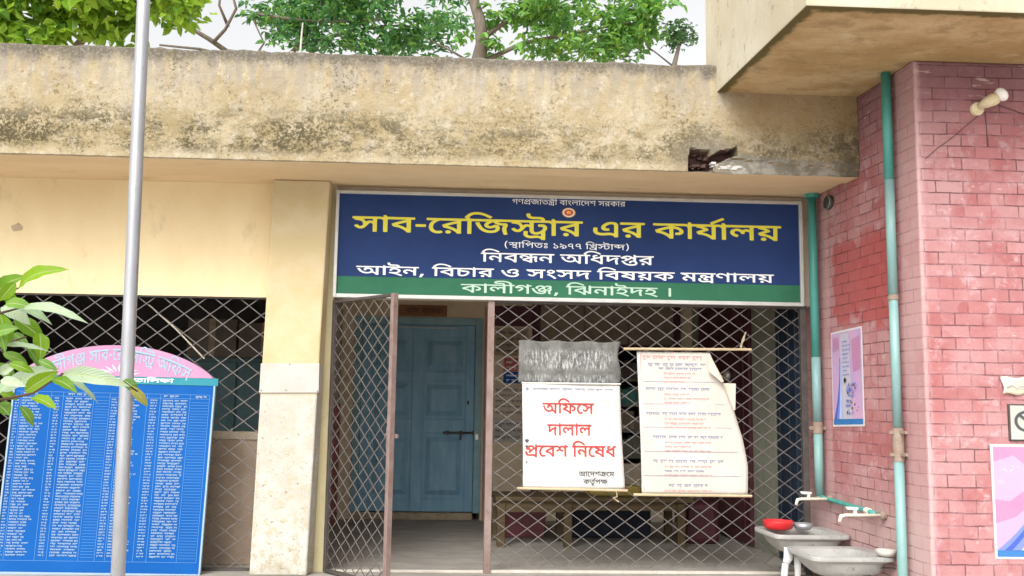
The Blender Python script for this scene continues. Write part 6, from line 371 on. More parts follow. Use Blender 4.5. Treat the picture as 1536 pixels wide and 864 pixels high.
'room':(1487,'1256,-5,1248,-1,1240,7,1238,12,1239,24,1246,33,1254,39,1269,39,1276,34,1282,26,1284,17,1282,9,1277,1,1270,-3,1266,-5;174,-3,156,20,139,36,129,44,114,54,90,66,57,75,50,84,45,106,46,110,54,115,62,115,89,120,104,127,110,131,118,140,121,152,121,160,117,170,115,170,99,154,89,147,77,142,67,140,57,140,39,144,29,150,20,159,13,174,13,187,15,197,22,211,26,212,36,209,47,206,50,204,51,200,46,186,47,180,50,173,60,170,72,172,84,178,90,185,101,202,107,207,122,211,130,206,146,184,151,172,153,157,151,140,142,123,129,110,99,94,136,74,152,61,169,45,170,45,171,226,172,229,176,232,189,233,192,231,196,227,201,212,204,210,239,210,249,206,257,200,260,202,260,229,264,232,267,233,279,233,282,231,290,212,294,210,547,210,550,209,554,206,555,186,552,181,549,180,522,179,520,177,520,4,519,0,516,-3,492,-4,487,0,486,106,477,116,469,121,462,121,455,117,422,63,410,50,402,43,394,40,384,39,374,40,364,43,350,54,337,68,330,79,333,84,342,91,352,96,356,92,364,80,370,74,376,71,386,72,394,76,404,90,406,97,405,109,398,134,390,144,379,151,366,156,334,162,330,167,331,179,326,180,296,180,292,177,291,4,289,-2,284,-4,266,-4,262,-2,260,2,259,157,253,169,242,178,234,180,207,180,204,178,203,2,200,-2,197,-4;772,-3,768,0,757,19,748,30,728,49,709,61,690,69,682,72,659,78,653,87,644,112,649,118,707,148,767,171,769,174,769,178,764,180,634,180,630,182,628,187,628,204,632,209,909,210,920,206,929,200,931,202,932,229,937,233,949,233,952,232,956,229,961,212,966,210,1404,210,1417,204,1424,198,1426,199,1426,200,1427,229,1432,233,1442,233,1447,232,1450,229,1458,210,1487,210,1492,206,1493,186,1490,181,1487,180,1460,179,1458,177,1458,4,1457,0,1454,-3,1432,-4,1427,0,1426,154,1422,164,1415,174,1409,178,1399,180,1374,180,1370,177,1370,4,1367,-2,1360,-4,1342,-4,1339,-2,1324,21,1312,34,1294,49,1277,59,1256,69,1224,78,1218,87,1209,110,1210,114,1214,118,1244,134,1277,151,1317,168,1336,174,1338,177,1336,179,1173,179,1171,174,1171,2,1169,-2,1166,-4,1147,-4,1142,-3,1139,0,1138,36,1131,47,1120,62,1107,75,1099,81,1086,87,1072,90,1057,87,1051,84,1046,77,1045,66,1048,56,1056,48,1071,40,1075,36,1069,14,1066,10,1062,9,1047,15,1036,23,1025,34,1018,42,1011,59,1011,77,1014,86,1019,96,1032,109,1044,116,1060,120,1061,122,1056,137,1049,146,1039,153,1026,158,1010,160,1005,162,1002,167,1003,177,1002,179,966,179,963,176,963,2,960,-2,957,-4,940,-4,935,-3,931,2,931,154,926,168,917,176,907,180,804,179,802,178,802,176,804,173,820,169,842,161,860,150,877,133,886,120,889,110,891,100,891,89,884,70,879,63,869,55,854,50,826,50,820,57,822,77,827,81,846,81,854,85,858,92,858,106,853,117,844,126,832,132,817,138,809,140,802,139,801,2,799,-2,796,-4;767,50,769,50,770,54,769,138,764,138,742,129,706,113,690,104,689,102,692,100,714,92,737,78;1335,50,1337,50,1338,54,1337,140,1330,139,1297,126,1269,113,1254,104,1254,102,1256,100,1277,93,1299,81,1319,66;1135,86,1137,84,1138,86,1138,90,1137,178,1132,180,1060,179,1060,177,1069,171,1077,163,1084,154,1091,139,1096,116,1114,106,1125,97;427,132,429,132,444,148,449,151,459,153,469,151,484,142,487,142,486,178,480,180,392,179,392,177,407,168,414,161,423,147')}

def text_mesh(key):
    w, src = TEXTS[key]
    cu = bpy.data.curves.new('outline', 'CURVE'); cu.dimensions = '2D'; cu.fill_mode = 'BOTH'
    for c in src.split(';'):
        v = list(map(int, c.split(','))); pts = list(zip(v[::2], v[1::2]))
        sp = cu.splines.new('POLY'); sp.points.add(len(pts) - 1); sp.use_cyclic_u = True
        for p, (a, b) in zip(sp.points, pts): p.co = (a * 3, b * 3, 0, 1)
    o = bpy.data.objects.new('outline', cu); COL.objects.link(o)
    dg = bpy.context.evaluated_depsgraph_get(); me = o.evaluated_get(dg).to_mesh()
    V = [(v.co.x, v.co.y) for v in me.vertices]; Fc = [tuple(p.vertices) for p in me.polygons]
    o.evaluated_get(dg).to_mesh_clear(); bpy.data.objects.remove(o); bpy.data.curves.remove(cu)
    return w * 3, V, Fc
def text(name, key, u0, u1, zm, zb, Y, mat, parent, fn=None):
    """zm: height of the headstroke, zb: height of the foot of the letters"""
    w, V, Fc = text_mesh(key); k = (zm - zb) / 622
    mb = MB()
    for x, y in V:
        q = (u0 + (u1 - u0) * x / w, zb + y * k)
        mb.v.append(fn(*q) if fn else (q[0], Y, q[1]))
    mb.f = Fc
    return mb.build(name, mat, parent)
def scribble(mb, u0, u1, z, h, put, r, seg=.05):
    """a line of print too small to read: word-long headstrokes with ticks below"""
    x = u0
    while x < u1 - seg * .3:
        w = min(r.uniform(.5, 1.7) * seg, u1 - x)
        t = h * .26
        mb.poly([put(x, z - t), put(x + w, z - t), put(x + w, z), put(x, z)])
        k = x + h * .2
        while k < x + w - h * .2:
            d = r.uniform(.55, 1.0) * h
            mb.poly([put(k, z - d), put(k + h * .24, z - d), put(k + h * .24, z - t), put(k, z - t)])
            if r.random() < .6: mb.poly([put(k + h * .24, z - d), put(min(k + h * .6, x + w), z - d), put(min(k + h * .6, x + w), z - d + t * .8), put(k + h * .24, z - d + t * .8)])
            k += h * r.uniform(.55, .95)
        x += w + seg * r.uniform(.12, .3)

# ================================================================== SETTING
FL = .34                      # veranda floor above the yard
YM = 7.15                     # plane of the grilles
UW = 3.225                    # street-side wall of the brick porch
g = MB(world=True); g.poly([(-400, -60, 0), (400, -60, 0), (400, 900, 0), (-400, 900, 0)]); tag(g.build('ground', M['ground'], base=(0, 0, 0)), kind='structure')
f = MB(); f.box(-6, UW - .002, 6.93, 13.9, .002, FL); tag(f.build('veranda_floor', M['cement'], bevel=.008, base=P(0, 7, 0)), kind='structure')

# ================================================================== OFFICE BUILDING
B = thing('office_building', 'single storey cream office with a stained concrete parapet and a dark veranda behind steel grilles', 'building', (0, 7, 0))
def hole(u, z):
    """broken corner of the parapet: 0 sound plaster, 1 deep cavity"""
    a = mnoise.noise(Vector((u * 9, z * 9, 3))) * .035
    d1 = max(abs(u - 2.065 + a) / .062, abs(z - 3.325 + a) / .062)
    zc = 3.335 + (u - 2.17) * .42 + a * .6
    d2 = abs(z - zc) / .026 if 2.12 < u < 2.33 else 9
    d3 = abs(u - 2.145 - (z - 3.28) * .5 + a * .5) / .022 if 3.25 < z < 3.36 else 9
    return max(0, min(1, (1.25 - min(d1, d2, d3)) * 2.2))
def ledge(u, z):
    """plaster fallen off the foot of the parapet near the porch"""
    lim = 3.345 - max(0, u - 2.25) * .06 + mnoise.noise(Vector((u * 7, 1, 2))) * .02
    return max(0, min(1, (lim - z) / .012 + .5)) * max(0, min(1, (u - 2.15) / .03))
def para(i, j):
    u = -6 + (UW - .004 + 6) * i; z = 3.238 + .79 * j
    h = mnoise.noise(Vector((u * 2.2, 0, z * 2.2))) * .006 + mnoise.noise(Vector((u * 14, 5, z * 14))) * .004
    Y = 6.39 + h + .12 * hole(u, z) + .016 * ledge(u, z)
    if j == 0: z += mnoise.noise(Vector((u * 5, 9, 0))) * .004
    if j == 1: z += mnoise.noise(Vector((u * 3, 7, 0))) * .012 + mnoise.noise(Vector((u * 17, 7, 0))) * .009; Y += .008
    return (u, Y, z)
mb = MB(); NU, NV = 900, 70; mb.grid(para, NU, NV)
n0 = len(mb.v)
for i in range(NU + 1):       # coping top and underside, following the worn edges
    a = mb.v[i]; t = mb.v[NV * (NU + 1) + i]
    mb.v.append((t[0], 6.60, t[2] + .004)); mb.v.append((a[0], 6.60, 3.238))
for i in range(NU):
    t = NV * (NU + 1) + i; mb.f.append((t, t + 1, n0 + 2 * i + 2, n0 + 2 * i)); mb.f.append((i + 1, i, n0 + 2 * i + 1, n0 + 2 * i + 3))
    mb.f.append((n0 + 2 * i + 1, n0 + 2 * i, n0 + 2 * i + 2, n0 + 2 * i + 3))
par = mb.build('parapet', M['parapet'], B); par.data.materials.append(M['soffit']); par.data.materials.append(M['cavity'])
for p in par.data.polygons:
    if hole(p.center.x + par.location.x - (p.center.y + par.location.y) * TS, p.center.z + par.location.z) > .10 and abs(p.normal.y) < 1.1 and p.center.z + par.location.z > 3.245: p.material_index = 2
    elif p.normal.z < -.7 and p.center.y > 6.40 - P(0, 7, 0).y and p.center.z + par.location.z < 3.26: p.material_index = 1
mb = MB(); r = random.Random(5)
for k in range(26):           # broken bricks and mortar lying in the crack
    u = r.uniform(2.01, 2.12) if k < 12 else r.uniform(2.16, 2.33); z = r.uniform(3.27, 3.38) if k < 12 else r.uniform(3.26, 3.32); s = r.uniform(.008, .022)
    mb.box(u, u + s * 1.7, 6.44 + r.random() * .03, 6.52, z, z + s)
mb.build('broken_brick', M['cavity'], par, bevel=.003)
mb = MB(); r = random.Random(9)
for k in range(16):
    u = r.uniform(2.15, 2.42); s = r.uniform(.01, .028); z = 3.262 + r.random() * .05 * (2.5 - u) / .4
    mb.box(u, u + s * 1.8, 6.392 + r.random() * .01, 6.45, z, z + s)
mb.build('mortar_rubble', M['rubble'], par, bevel=.005)
MB().box(-6, UW - .006, 6.602, 13.9, 3.252, 3.44).build('ceiling_slab', M['soffit'], B)
MB().box(-6, -.99, YM, YM + .14, 2.368, 3.251).build('lintel_wall', M['yellow'], B)
MB().box(-.527, UW - .006, YM + .03, YM + .16, 2.385, 3.251).build('sign_beam', M['inwall'], B)
mat_col = NT('column paint')
u_, z_ = mat_col.xy(); b1 = mat_col.noise(3, 6, .65); b2 = mat_col.noise(16, 6, .75); b3 = mat_col.noise(70, 3, .7)
cc = mat_col.mix(mat_col.step(b1, .4, .62), (.50, .40, .225), (.54, .445, .28))
lw = mat_col.step(mat_col.op('ADD', z_, mat_col.mul(mat_col.op('SUBTRACT', b1, .5), .15)), 1.68, 1.60)
cc = mat_col.mix(lw, cc, mat_col.mix(mat_col.step(b1, .38, .6), (.42, .395, .335), (.50, .48, .43)))
cc = mat_col.mix(mat_col.mul(lw, mat_col.step(b2, .48, .60), mat_col.step(z_, 2.3, .6), .8), cc, (.42, .36, .25))
cc = mat_col.mix(mat_col.mul(mat_col.step(mat_col.noise(24, 5, .8), .57, .64), mat_col.step(z_, 2.0, 1.2), .85), cc, (.2, .16, .11))
cc = mat_col.mix(mat_col.mul(mat_col.step(z_, .72, .34), mat_col.step(b2, .45, .6), .6), cc, (.33, .3, .22))
mat_col.bump(mat_col.op('ADD', mat_col.mul(b2, .7), mat_col.mul(b3, .3)), .4, .008)
MC = mat_col.out(cc, .85, 0, .2)
mb = MB(); mb.hexa([(-1.045, 6.99, FL), (-.636, 6.99, FL), (-.60, YM - .002, FL), (-1.02, YM - .002, FL)], [(-1.0, 6.99, 3.25), (-.575, 6.99, 3.25), (-.56, YM - .002, 3.25), (-.99, YM - .002, 3.25)])
colm = mb.build('column', MC, B, bevel=.012)
mb = MB(); mb.hexa([(-1.031, 6.979, 1.645), (-.597, 6.979, 1.652), (-.585, 7.06, 1.652), (-1.015, 7.06, 1.645)], [(-1.029, 6.979, 1.862), (-.600, 6.979, 1.868), (-.585, 7.06, 1.868), (-1.015, 7.06, 1.862)])
wp = mb.build('whitewashed_band', M['lime'], colm, bevel=.004)
for u, z in ((-.82, 1.855), (-1.02, 1.66), (-.61, 1.66), (-.84, 1.665)): MB().box(u, u + .007, 6.974, 6.985, z, z + .007).build('nail', M['darksteel'], colm)
MB().hexa([(-1.0, YM, FL), (-.53, YM, FL), (-.53, YM + .2, FL), (-1.0, YM + .2, FL)], [(-.988, YM, 3.251), (-.527, YM, 3.251), (-.53, YM + .2, 3.251), (-.988, YM + .2, 3.251)]).build('pier', worn('olive stained pier paint', (.50, .43, .24), (.56, .49, .30), (.26, .22, .10), 3, .45, .85, .3, stretch=(1, .6, 1)), B)
# veranda walls
mb = MB(); mb.box(-.80, -.645, YM + .201, 10.18, FL, 3.251); mb.build('partition_wall', M['inwall'], B)
MB().box(-.644, -.632, YM + .21, 10.17, FL, 1.55).build('dado_paint', M['dado'], B)
BW = 10.185
mb = MB()
mb.box(-.644, -.50, BW, BW + .15, FL, 2.50); mb.box(-.644, .88, BW, BW + .15, 2.50, 3.251); mb.box(.88, 1.52, BW, BW + .15, FL, 3.251)
mb.box(1.52, 2.95, BW, BW + .15, FL, .95); mb.box(1.52, 2.95, BW, BW + .15, 2.22, 3.251); mb.box(2.95, 3.19, BW, BW + .15, FL, 3.251)
mb.build('back_wall', worn('cream inner wall', (.62, .515, .36), (.68, .58, .43), (.32, .25, .17), 2.4, .5, .85, .2), B)
MB().box(-.50, .80, BW - .002, BW + .2, FL, FL + .075).build('door_step', M['tan_paper'], B, bevel=.006)
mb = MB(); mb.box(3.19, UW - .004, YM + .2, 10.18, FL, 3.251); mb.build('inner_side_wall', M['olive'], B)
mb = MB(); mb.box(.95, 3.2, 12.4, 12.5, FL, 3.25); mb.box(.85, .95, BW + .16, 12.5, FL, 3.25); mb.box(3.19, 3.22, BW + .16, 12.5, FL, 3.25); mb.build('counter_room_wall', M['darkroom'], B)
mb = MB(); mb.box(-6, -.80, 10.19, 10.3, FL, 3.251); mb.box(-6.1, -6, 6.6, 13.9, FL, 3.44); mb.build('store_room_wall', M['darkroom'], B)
mb = MB(); mb.box(-6, UW - .01, 13.91, 14.05, 0, 3.44); mb.build('rear_wall', M['yellow'], B)
# maroon window frame round the counter opening, and its dim boards above
mb = MB(); mb.box(1.42, 1.50, BW - .05, BW - .002, FL, 2.66); mb.box(1.0, 1.418, BW - .04, BW - .002, 2.42, 2.64); mb.box(1.502, 2.98, BW - .05, BW - .002, 2.19, 2.235); mb.box(2.98, 3.05, BW - .05, BW - .002, FL, 2.66)
mb.build('counter_frame', M['maroon'], B, bevel=.006)
mb = MB()
for u0, u1 in ((1.506, 1.98), (1.99, 2.47), (2.48, 2.976)): mb.box(u0, u1, BW - .035, BW - .003, 2.24, 2.66)
mb.build('panelling', worn('dim brown boards', (.20, .165, .12), (.25, .205, .15), (.09, .07, .05), 3, .5, .7, .15), B, bevel=.006)
# maroon door and dark navy door in the right-hand veranda wall
def sidedoor(name, Y0, Y1, z1, mat, label):
    d = MB().box(3.15, 3.188, Y0, Y1, FL + .02, z1).build(name, mat, B, bevel=.006); d['label'] = label
    q = MB(); w = (Y1 - Y0) / 2
    for i in range(2):
        for a, b in ((.15, .85), (.95, 1.25), (1.35, z1 - FL - .1)): q.box(3.136, 3.149, Y0 + i * w + .1, Y0 + (i + 1) * w - .06, FL + a, FL + b)
    q.build('door_panel', mat, d, bevel=.008); return d
md = sidedoor('side_door', 8.42, 9.85, 2.62, M['maroon'], 'dark maroon side door with a pale round padlock')
mb = MB(); mb.rings([[(3.128 - a, 8.86 + rr * math.cos(t * math.pi / 6), 1.885 + rr * math.sin(t * math.pi / 6)) for t in range(12)] for a, rr in ((0, .05), (.025, .055), (.045, .04), (.05, .012))], cap1=True)
mb.build('padlock', M['padlock'], md, smooth=True)
sidedoor('side_door', 7.40, 7.79, 2.55, M['navy'], 'narrow dark navy door beside the grille end')

# ---- blue panelled door
D = MB().box(-.42, .80, BW + .05, BW + .085, FL + .085, 2.42).build('door', M['bluedoor'], B); D['label'] = 'closed blue six panel door with a sliding bolt'
q = MB()
for (a, b) in ((-.42, -.31), (.13, .25), (.71, .80)): q.box(a, b, BW + .02, BW + .048, FL + .085, 2.42)
for (a, b) in ((FL + .085, .56), (1.255, 1.40), (1.815, 1.915), (2.29, 2.42)):
    for (c, d) in ((-.309, .129), (.251, .709)): q.box(c, d, BW + .022, BW + .048, a, b)
q.build('door_rail', M['bluedoor'], D, bevel=.004)
for (a, b) in ((.60, 1.215), (1.44, 1.775), (1.955, 2.25)):
    for (c, d) in ((-.27, .09), (.29, .67)): MB().hexa([(c, BW + .046, a), (d, BW + .046, a), (d, BW + .05, a), (c, BW + .05, a)], [(c, BW + .046, b), (d, BW + .046, b), (d, BW + .05, b), (c, BW + .05, b)]).rings([[(c, BW + .046, a), (d, BW + .046, a), (d, BW + .046, b), (c, BW + .046, b)], [(c + .05, BW + .018, a + .05), (d - .05, BW + .018, a + .05), (d - .05, BW + .018, b - .05), (c + .05, BW + .018, b - .05)]], cap1=True).build('door_panel', M['bluedoor'], D)
q = MB(); q.tube([(.47, BW + .0, 1.262), (.845, BW + .0, 1.262)], .011, 8)
for u in (.52, .66, .80): q.box(u - .012, u + .012, BW - .012, BW + .02, 1.24, 1.284)
q.tube([(.66, BW - .005, 1.262), (.66, BW - .015, 1.19)], .009, 6); q.build('bolt', M['darksteel'], D)
q = MB(); q.box(.815, .85, BW - .03, BW - .006, 1.19, 1.25); q.tube([(.82, BW - .018, 1.25), (.82, BW - .018, 1.275), (.845, BW - .018, 1.275), (.845, BW - .018, 1.25)], .005, 6); q.build('padlock', M['padlock'], D, bevel=.004)
q = MB(); q.rings([[(.735 + rr * math.cos(t * math.pi / 5), BW + .02 - a, 1.585 + 1.6 * rr * math.sin(t * math.pi / 5)) for t in range(10)] for a, rr in ((0, .014), (.012, .012))], cap1=True); q.build('keyhole_plate', M['darksteel'], D)
q = MB(); q.box(.802, .88, BW - .02, BW + .16, FL + .076, 2.50); q.box(-.50, -.422, BW - .02, BW + .16, FL + .076, 2.50); q.box(-.421, .801, BW - .02, BW + .16, 2.422, 2.50); q.build('door_frame', M['bluetrim'], D, bevel=.005)
MB().box(-.30, .62, BW + .0, BW + .019, 2.384, 2.396).build('draught_strip', M['alu'], D)
MB().box(.902, .955, BW - .03, BW - .003, FL, 2.63).build('corner_strip', worn('faded pink strip', (.36, .20, .18), (.44, .28, .25), (.16, .05, .05), 7, .6), B, bevel=.004)

# ---- grilles
def clip_line(p, d, box):
    t0, t1 = -1e9, 1e9
    for i in range(2):
        if abs(d[i]) < 1e-9: continue
        a = (box[i] - p[i]) / d[i]; b = (box[i + 2] - p[i]) / d[i]
        if a > b: a, b = b, a
        t0 = max(t0, a); t1 = min(t1, b)
    return (t0, t1) if t1 - t0 > .01 else None
def lattice(mb, u0, z0, u1, z1, w, h, place, bw=.006, seed=1):
    """two families of flat strips crossing to diamonds w wide and h high; place(u, z, k) gives the point"""
    r = random.Random(seed)
    for fam, sg in ((0, 1), (1, -1)):
        n = int((u1 - u0 + (z1 - z0) * w / h) / w) + 3
        for i in range(-2, n):
            c = u0 + i * w - (0 if sg > 0 else 0) + r.uniform(-.003, .003)
            p = (c - ((z1 - z0) * w / h if sg > 0 else 0), z0); d = (w / 2 * sg, h / 2)
            p = (c if sg < 0 else c - (z1 - z0) * w / h, z0)
            k = clip_line(p, d, (u0, z0, u1, z1))
            if not k: continue
            a = (p[0] + d[0] * k[0], p[1] + d[1] * k[0]); b = (p[0] + d[0] * k[1], p[1] + d[1] * k[1])
            A = Vector(place(*a, fam)); Bv = Vector(place(*b, fam)); N = Vector(place(*a, 2)) - Vector(place(*a, 3))
            mb.bar(A, Bv, bw, .004, N)
flat = lambda Y: (lambda u, z, k: (u, Y + (0, .0045, 1, 0)[k], z))
G1 = MB(); lattice(G1, .705, .385, 3.085, 2.355, .164, .118, flat(YM), seed=3)
G1o = G1.build('lattice_grille', M['steel'], B); G1o['label'] = 'wide diamond lattice grille closing the veranda'
q = MB(); q.box(.652, .703, YM - .035, YM + .025, FL, 2.384); q.build('grille_jamb', M['rust'], G1o, bevel=.003)
q = MB(); q.box(3.087, 3.135, YM - .02, YM + .02, FL, 2.384); q.box(.704, 3.086, YM - .012, YM + .018, 2.357, 2.384); q.build('grille_frame', M['darksteel'], G1o, bevel=.003)
q = MB(); q.box(-.52, .651, YM - .02, YM + .01, FL + .001, FL + .02); q.box(.704, 3.086, YM - .02, YM + .02, FL + .001, FL + .022); q.build('threshold_rail', worn('scuffed threshold angle', (.45, .41, .35), (.52, .48, .42), (.15, .1, .07), 9, .4, .6), G1o, bevel=.003)
G2 = MB(); lattice(G2, -3.6, .36, -1.0, 2.355, .192, .146, flat(YM + .03), seed=4, bw=.0066)
G2o = G2.build('lattice_grille', M['steel'], B); G2o['label'] = 'diamond lattice grille behind the blue list board'
q = MB(); q.box(-3.6, -1.0, YM + .012, YM + .05, 2.356, 2.368); q.box(-3.6, -1.0, YM + .012, YM + .05, FL + .001, .359); q.box(-6, -3.601, YM + .0, YM + .12, FL, 2.367); q.build('grille_frame', M['darksteel'], G2o)

# ---- open gate leaf, hinged at the pier, swung out towards the street
GT = thing('gate_leaf', 'narrow lattice steel gate leaf standing open in front of the blue door', 'gate', (-.50, 7.1, FL))
H0 = Vector((-.517, 7.125, 0)); H1 = Vector((-.045, 6.53, 0)); Ln = (H1 - H0).length; du = (H1 - H0) / Ln; nv = Vector((du.y, -du.x, 0))
def gp(s, z, k): return tuple(H0 + du * s + nv * (0, .0055, 1, 0)[k] + Vector((0, 0, z)))
def gbox(mb, s0, s1, z0, z1, t0=-.012, t1=.018):
    a = [H0 + du * s + nv * t for s, t in ((s0, t0), (s1, t0), (s1, t1), (s0, t1))]
    mb.hexa([(*p.xy, z0) for p in a], [(*p.xy, z1) for p in a])
mb = MB(); lattice(mb, .03, .37, Ln - .03, 2.335, .122, .114, gp, bw=.0066, seed=6); mb.build('lattice', M['steel'], GT)
mb = MB(); gbox(mb, Ln - .034, Ln, .35, 2.352, -.02, .025); mb.build('closing_stile', M['rust'], GT, bevel=.004)
mb = MB(); gbox(mb, 0, .028, .35, 2.352); gbox(mb, .029, Ln - .035, 2.33, 2.352); gbox(mb, .029, Ln - .035, .35, .372); mb.build('leaf_frame', M['darksteel'], GT, bevel=.003)
mb = MB(); gbox(mb, Ln - .12, Ln + .012, 1.345, 1.375, -.045, -.021); gbox(mb, Ln - .10, Ln - .055, 1.27, 1.42, -.03, -.0205); mb.build('latch', M['rust'], GT, bevel=.004)
for z in (.6, 1.35, 2.1): MB().tube([(*H0.xy, z), (*H0.xy, z + .1)], .014, 8).build('hinge', M['darksteel'], GT)

# ================================================================== PINK BRICK PORCH
K = thing('brick_porch', 'pink painted brick wing with a deep cream concrete canopy above it', 'building', (3.3, 5.7, 0))
mb = MB(); mb.box(UW, 7.5, 5.66, 13.9, 0, 3.828)
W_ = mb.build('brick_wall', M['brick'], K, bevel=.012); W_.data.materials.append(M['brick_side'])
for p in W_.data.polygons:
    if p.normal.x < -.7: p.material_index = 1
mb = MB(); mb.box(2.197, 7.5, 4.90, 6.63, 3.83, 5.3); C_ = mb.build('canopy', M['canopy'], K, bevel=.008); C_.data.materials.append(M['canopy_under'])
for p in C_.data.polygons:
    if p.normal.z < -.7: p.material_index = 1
MB().box(UW + .002, 7.5, 6.632, 13.9, 3.83, 5.3).build('upper_wall', M['canopy'], K)

# ================================================================== SIGNBOARD
YS = 7.11
SB = thing('signboard', 'long dark blue and green office signboard with yellow headline lettering above the gate', 'sign', (1.28, YS, 2.38))
MB().box(-.522, 3.095, YS, YS + .03, 2.541, 3.195).build('panel', M['sign_blue'], SB)
MB().box(-.522, 3.095, YS, YS + .03, 2.385, 2.540).build('green_band', M['sign_green'], SB)
q = MB(); q.box(-.532, -.506, YS - .018, YS + .035, 2.375, 3.205); q.box(3.082, 3.108, YS - .018, YS + .035, 2.375, 3.205); q.box(-.505, 3.081, YS - .018, YS + .035, 3.18, 3.205); q.box(-.505, 3.081, YS - .018, YS + .035, 2.375, 2.404)
q.build('frame', M['alu'], SB, bevel=.003)
T_ = lambda k, u0, u1, zm, zb, m: text('lettering', k, u0, u1, zm, zb, YS - .002, M[m], SB)
T_('gov', .822, 1.709, 3.170, 3.132, 'white_ink'); T_('main', -.395, 2.934, 3.004, 2.890, 'yellow_ink'); T_('est', .76, 1.746, 2.829, 2.789, 'white_ink')
T_('dir', .592, 1.928, 2.743, 2.675, 'white_ink'); T_('min', -.357, 2.873, 2.620, 2.556, 'white_ink'); T_('loc', .443, 2.084, 2.497, 2.433, 'pale_green_ink')
def disc(u, z, ru, rz, Y, n=28): return [(u + ru * math.cos(2 * math.pi * i / n), Y, z + rz * math.sin(2 * math.pi * i / n)) for i in range(n)]
q = MB(); q.poly(disc(1.265, 3.073, .052, .038, YS - .002)); em = q.build('emblem', M['emblem_gold'], SB)
q = MB(); q.poly(disc(1.265, 3.073, .044, .032, YS - .003)); q.build('emblem_ring', M['white_ink'], em)
q = MB(); q.poly(disc(1.265, 3.073, .036, .026, YS - .004)); q.build('emblem_disc', M['emblem_red'], em)
q = MB(); q.poly([(1.265 + a * .021, YS - .005, 3.073 + b * .017) for a, b in ((-.7, .6), (-.2, 1), (.1, .5), (.8, .7), (.6, 0), (.9, -.5), (.5, -1), (.3, -.3), (-.3, -.8), (-.8, -.3))]); q.build('emblem_map', M['emblem_gold'], em)

# ================================================================== WHITE NOTICE, GREY TARPAULIN, PAPER BANNER ON THE GRILLE
N_ = thing('hanging_notice', 'white hanging notice with red lettering on wooden rods below the grey sheet', 'notice', (1.29, 7.1, .94))
def wave(u, z, s=1.): return 7.098 - s * (.012 * math.sin(u * 5 + z * 2) + .008 * math.sin(z * 9 + u * 3))
q = MB(); q.grid(lambda i, j: (lambda u, z: (u, wave(u, z), z))(.918 + (.745 - .0 + .025 * (1 - j)) * i + .016 * (1 - j) - .0 * i, .965 + .783 * j), 24, 26)
nm = q.build('sheet', M['paper'], N_, smooth=True); so = nm.modifiers.new('thick', 'SOLIDIFY'); so.thickness = .002; so.offset = 1
onp = lambda u, z: (u, wave(u, z) - .0045, z)
for k, u0, u1, zm, zb, m in (('n1', 1.075, 1.465, 1.602, 1.526, 'red_ink'), ('n2', 1.112, 1.448, 1.442, 1.362, 'red_ink'), ('n3', .941, 1.636, 1.284, 1.205, 'red_ink'), ('n4', 1.349, 1.621, 1.094, 1.060, 'black_ink'), ('n5', 1.385, 1.571, 1.036, 1.004, 'black_ink')):
    text('lettering', k, u0, u1, zm, zb, 0, M[m], N_, fn=onp)
q = MB(); scribble(q, 1.0, 1.61, 1.715, .016, onp, random.Random(2), .07); q.poly([onp(.955 + .012 * math.cos(t), 1.707 + .012 * math.sin(t)) for t in [k * .7 for k in range(9)]]); q.build('small_print', M['faint_blue'], N_)
MB().tube([(.89, 7.088, .966), (1.72, 7.088, .957)], .009, 8).build('rod', M['wood'], N_); MB().tube([(.913, 7.092, 1.750), (1.668, 7.092, 1.752)], .007, 8).build('rod', M['paper'], N_)
q = MB(); q.tube([(1.632, 7.08, .96), (1.645, 7.1, .91), (1.62, 7.12, .90), (1.66, 7.12, .87)], .005, 6); q.build('tie', M['wood'], N_)
q = MB()
for z, s in ((1.318, .013), (1.275, .010), (1.225, .007), (1.16, .006)): q.poly([onp(.957 + s * 1.2 * math.cos(t) * (1 + .3 * math.sin(3 * t)), z + s * math.sin(t)) for t in [k * .6 for k in range(10)]])
q.build('tear_mark', M['black_ink'], N_)

q = MB(); q.grid(lambda i, j: (lambda u, z: (u, 7.128 - .02 * abs(math.sin(u * 9)) * .4 - .008 * mnoise.noise(Vector((u * 22, z * 9, 1))), z))(.892 + .775 * i + .02 * j * (1 - i) * 0 + .012 * math.sin(j * 7) * (i > .5), 1.755 + .318 * j + (.006 * math.sin(i * 21) if j == 1 else 0)), 48, 22)
tp = q.build('tarpaulin_sheet', M['rubber_grey'], None, smooth=True); so = tp.modifiers.new('thick', 'SOLIDIFY'); so.thickness = .003
tag(tp, 'crumpled grey plastic sheet tied to the grille above the white notice', 'plastic sheet')

BN = thing('paper_banner', 'tall aged paper banner with folded top right corner and small red and blue print', 'banner', (2.2, 7.1, .92))
def bwave(u, z): return 7.094 - .014 * math.sin((z - .9) * 4) - .012 * max(0, u - 2.35) * math.sin(z * 7) * 4
Lz = lambda j: (1.797 + .030 * (1 - j))
def rightedge(z):
    pts = ((.93, 2.635), (1.15, 2.632), (1.35, 2.60), (1.55, 2.545), (1.75, 2.468), (2.0, 2.362))
    for (a, b), (c, d) in zip(pts, pts[1:]):
        if z <= c: return b + (d - b) * (z - a) / (c - a)
    return pts[-1][1]
def bput(i, j):
    z = .935 + 1.068 * j; l = 1.797 + .032 * (1 - j); u = l + (rightedge(z) - l) * i; return (u, bwave(u, z), z)
q = MB(); q.grid(bput, 26, 40); bs = q.build('sheet', M['oldpaper'], BN, smooth=True); so = bs.modifiers.new('thick', 'SOLIDIFY'); so.thickness = .0015; so.offset = 1
q = MB(); q.poly([(2.345, 7.070, 2.0), (2.455, 7.060, 1.785), (2.435, 7.045, 1.775), (2.335, 7.052, 1.86)]); q.poly([(2.335, 7.052, 1.86), (2.435, 7.045, 1.775), (2.455, 7.062, 1.772)])
q.build('folded_corner', M['cream_paper'], bs)
